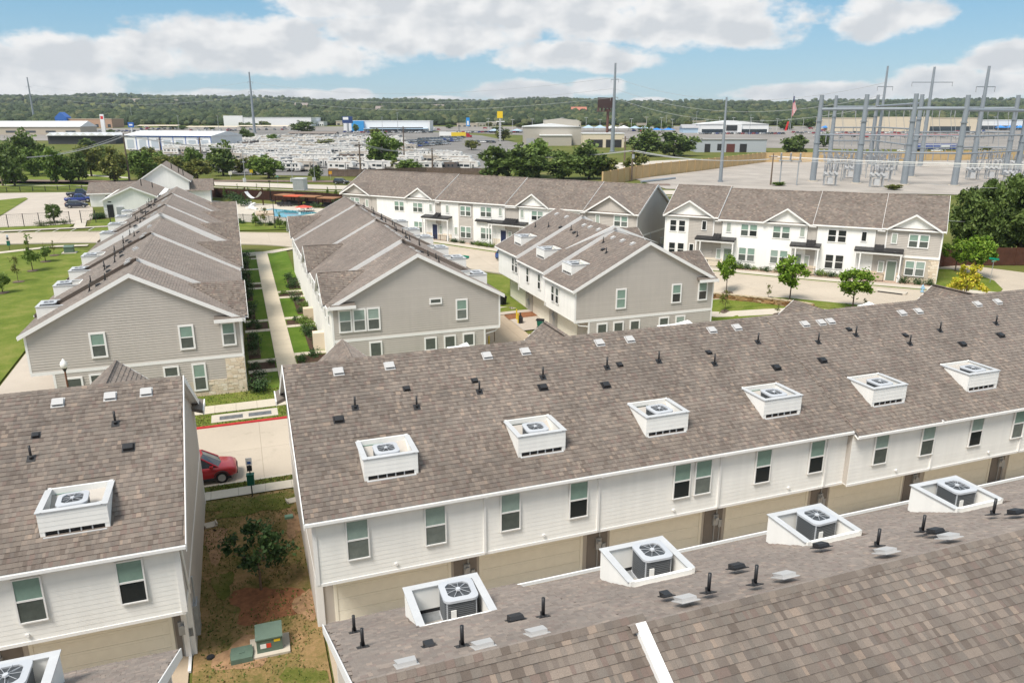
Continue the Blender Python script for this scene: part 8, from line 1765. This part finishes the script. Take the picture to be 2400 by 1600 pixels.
for k in range(60):
    bx = random.uniform(0, 2400); by = random.uniform(296, 305); tree_px(random.choice(('darkwood_1', 'darkwood_2', 'wood_1', 'olivewood_1')), bx, by, by-random.uniform(8, 15), 'small dark tree scattered along the distant sales lots', random.uniform(16, 30), 'trees along the distant lots')
for k, (bx, by) in enumerate(((350,372),(430,352),(640,338),(765,350),(1105,352),(1180,330),(880,330),(520,342))): tree_px(random.choice(('darkwood_1', 'wood_1', 'olivewood_1')), bx, by, by-random.uniform(22, 30), '%s lone tree standing among the parked trailers' % ORD[k], random.uniform(30, 48), 'trees among the trailers')
for k in range(16):
    bx = 300+k*15+random.uniform(-5, 5); tree_px(random.choice(('wood_1', 'darkwood_1', 'olivewood_2')), bx if k < 12 else 560+(k-12)*18, 396+random.uniform(-6, 10), 368+random.uniform(-8, 6), 'bushy tree in the belt along the railway', random.uniform(40, 60), 'tree belt along the railway')
# ---------------------------------------------------------------- far woodland over the hills
def forest():
    rng = np.random.default_rng(5); n = 15000
    t = (1+5**.5)/2; iv = np.array([(-1,t,0),(1,t,0),(-1,-t,0),(1,-t,0),(0,-1,t),(0,1,t),(0,-1,-t),(0,1,-t),(t,0,-1),(t,0,1),(-t,0,-1),(-t,0,1)], float); iv /= np.linalg.norm(iv[0]); fi = [(0,11,5),(0,5,1),(0,1,7),(0,7,10),(0,10,11),(1,5,9),(5,11,4),(11,10,2),(10,7,6),(7,1,8),(3,9,4),(3,4,2),(3,2,6),(3,6,8),(3,8,9),(4,9,5),(2,4,11),(6,2,10),(8,6,7),(9,8,1)]
    V = list(iv); F = []; mid = {}
    def md(a, b):
        k = (min(a, b), max(a, b))
        if k not in mid: q = V[a]+V[b]; V.append(q/np.linalg.norm(q)); mid[k] = len(V)-1
        return mid[k]
    for a, b, c in fi: x, y, z = md(a, b), md(b, c), md(c, a); F += [(a, x, z), (b, y, x), (c, z, y), (x, y, z)]
    V = np.array(V); F = np.array(F); AV = []; AF = []; k = 0
    for i in range(n):
        s = 900+2350*rng.random()**1.35 if i % 4 else 890+420*rng.random(); l = rng.uniform(-.78, .78)*s*1.05
        x = s*SYW+l*CYW; y = s*CYW-l*SYW
        r_ = rng.uniform(3.2, 7.0)*(1+.3*(s > 2000)); hz = rng.uniform(.75, 1.05)
        q = V*(1+rng.uniform(-.26, .26, (len(V), 1)))*np.array([r_, r_, r_*hz]); q[:, 2] = np.maximum(q[:, 2], -r_*.5)
        AV.append(q+np.array([x, y, gz(x, y)+r_*.55])); AF.append(F+k); k += len(V)
    m = rnd_mat('far_woodland', [(0,(.030,.046,.024)),(.35,(.045,.066,.032)),(.6,(.060,.084,.038)),(.85,(.085,.108,.046)),(1,(.12,.128,.06))], .9)
    t_ = m.node_tree; b = t_.nodes['Principled BSDF']; nz = ND(t_, 'ShaderNodeTexNoise', {'Vector': ND(t_, 'ShaderNodeNewGeometry').outputs['Position'], 'Scale': .45, 'Detail': 4.}); bp = ND(t_, 'ShaderNodeBump', {'Height': nz.outputs[0], 'Strength': 1., 'Distance': 3.}); t_.links.new(bp.outputs[0], b.inputs['Normal'])
    link('far_woodland', np_mesh('far_woodland', np.concatenate(AV), np.concatenate(AF), [m], False), label='dense green woodland covering the distant hills', cat='woodland', kind='stuff')
forest()
# ---------------------------------------------------------------- the air between: a thin even haze over the whole place
def haze():
    m = bpy.data.materials.new('haze'); m.use_nodes = True; t = m.node_tree; t.nodes.clear()
    v = ND(t, 'ShaderNodeVolumePrincipled', {'Color': (.80,.88,.98,1), 'Density': .00008, 'Anisotropy': .25}); o = ND(t, 'ShaderNodeOutputMaterial'); t.links.new(v.outputs[0], o.inputs['Volume'])
    b = MB(); b.box(-4200, -300, -3, 4200, 4600, 150); b.build('haze', m, kind='stuff', label='thin pale haze over the whole district', cat='haze', rz=-YAW)
haze()
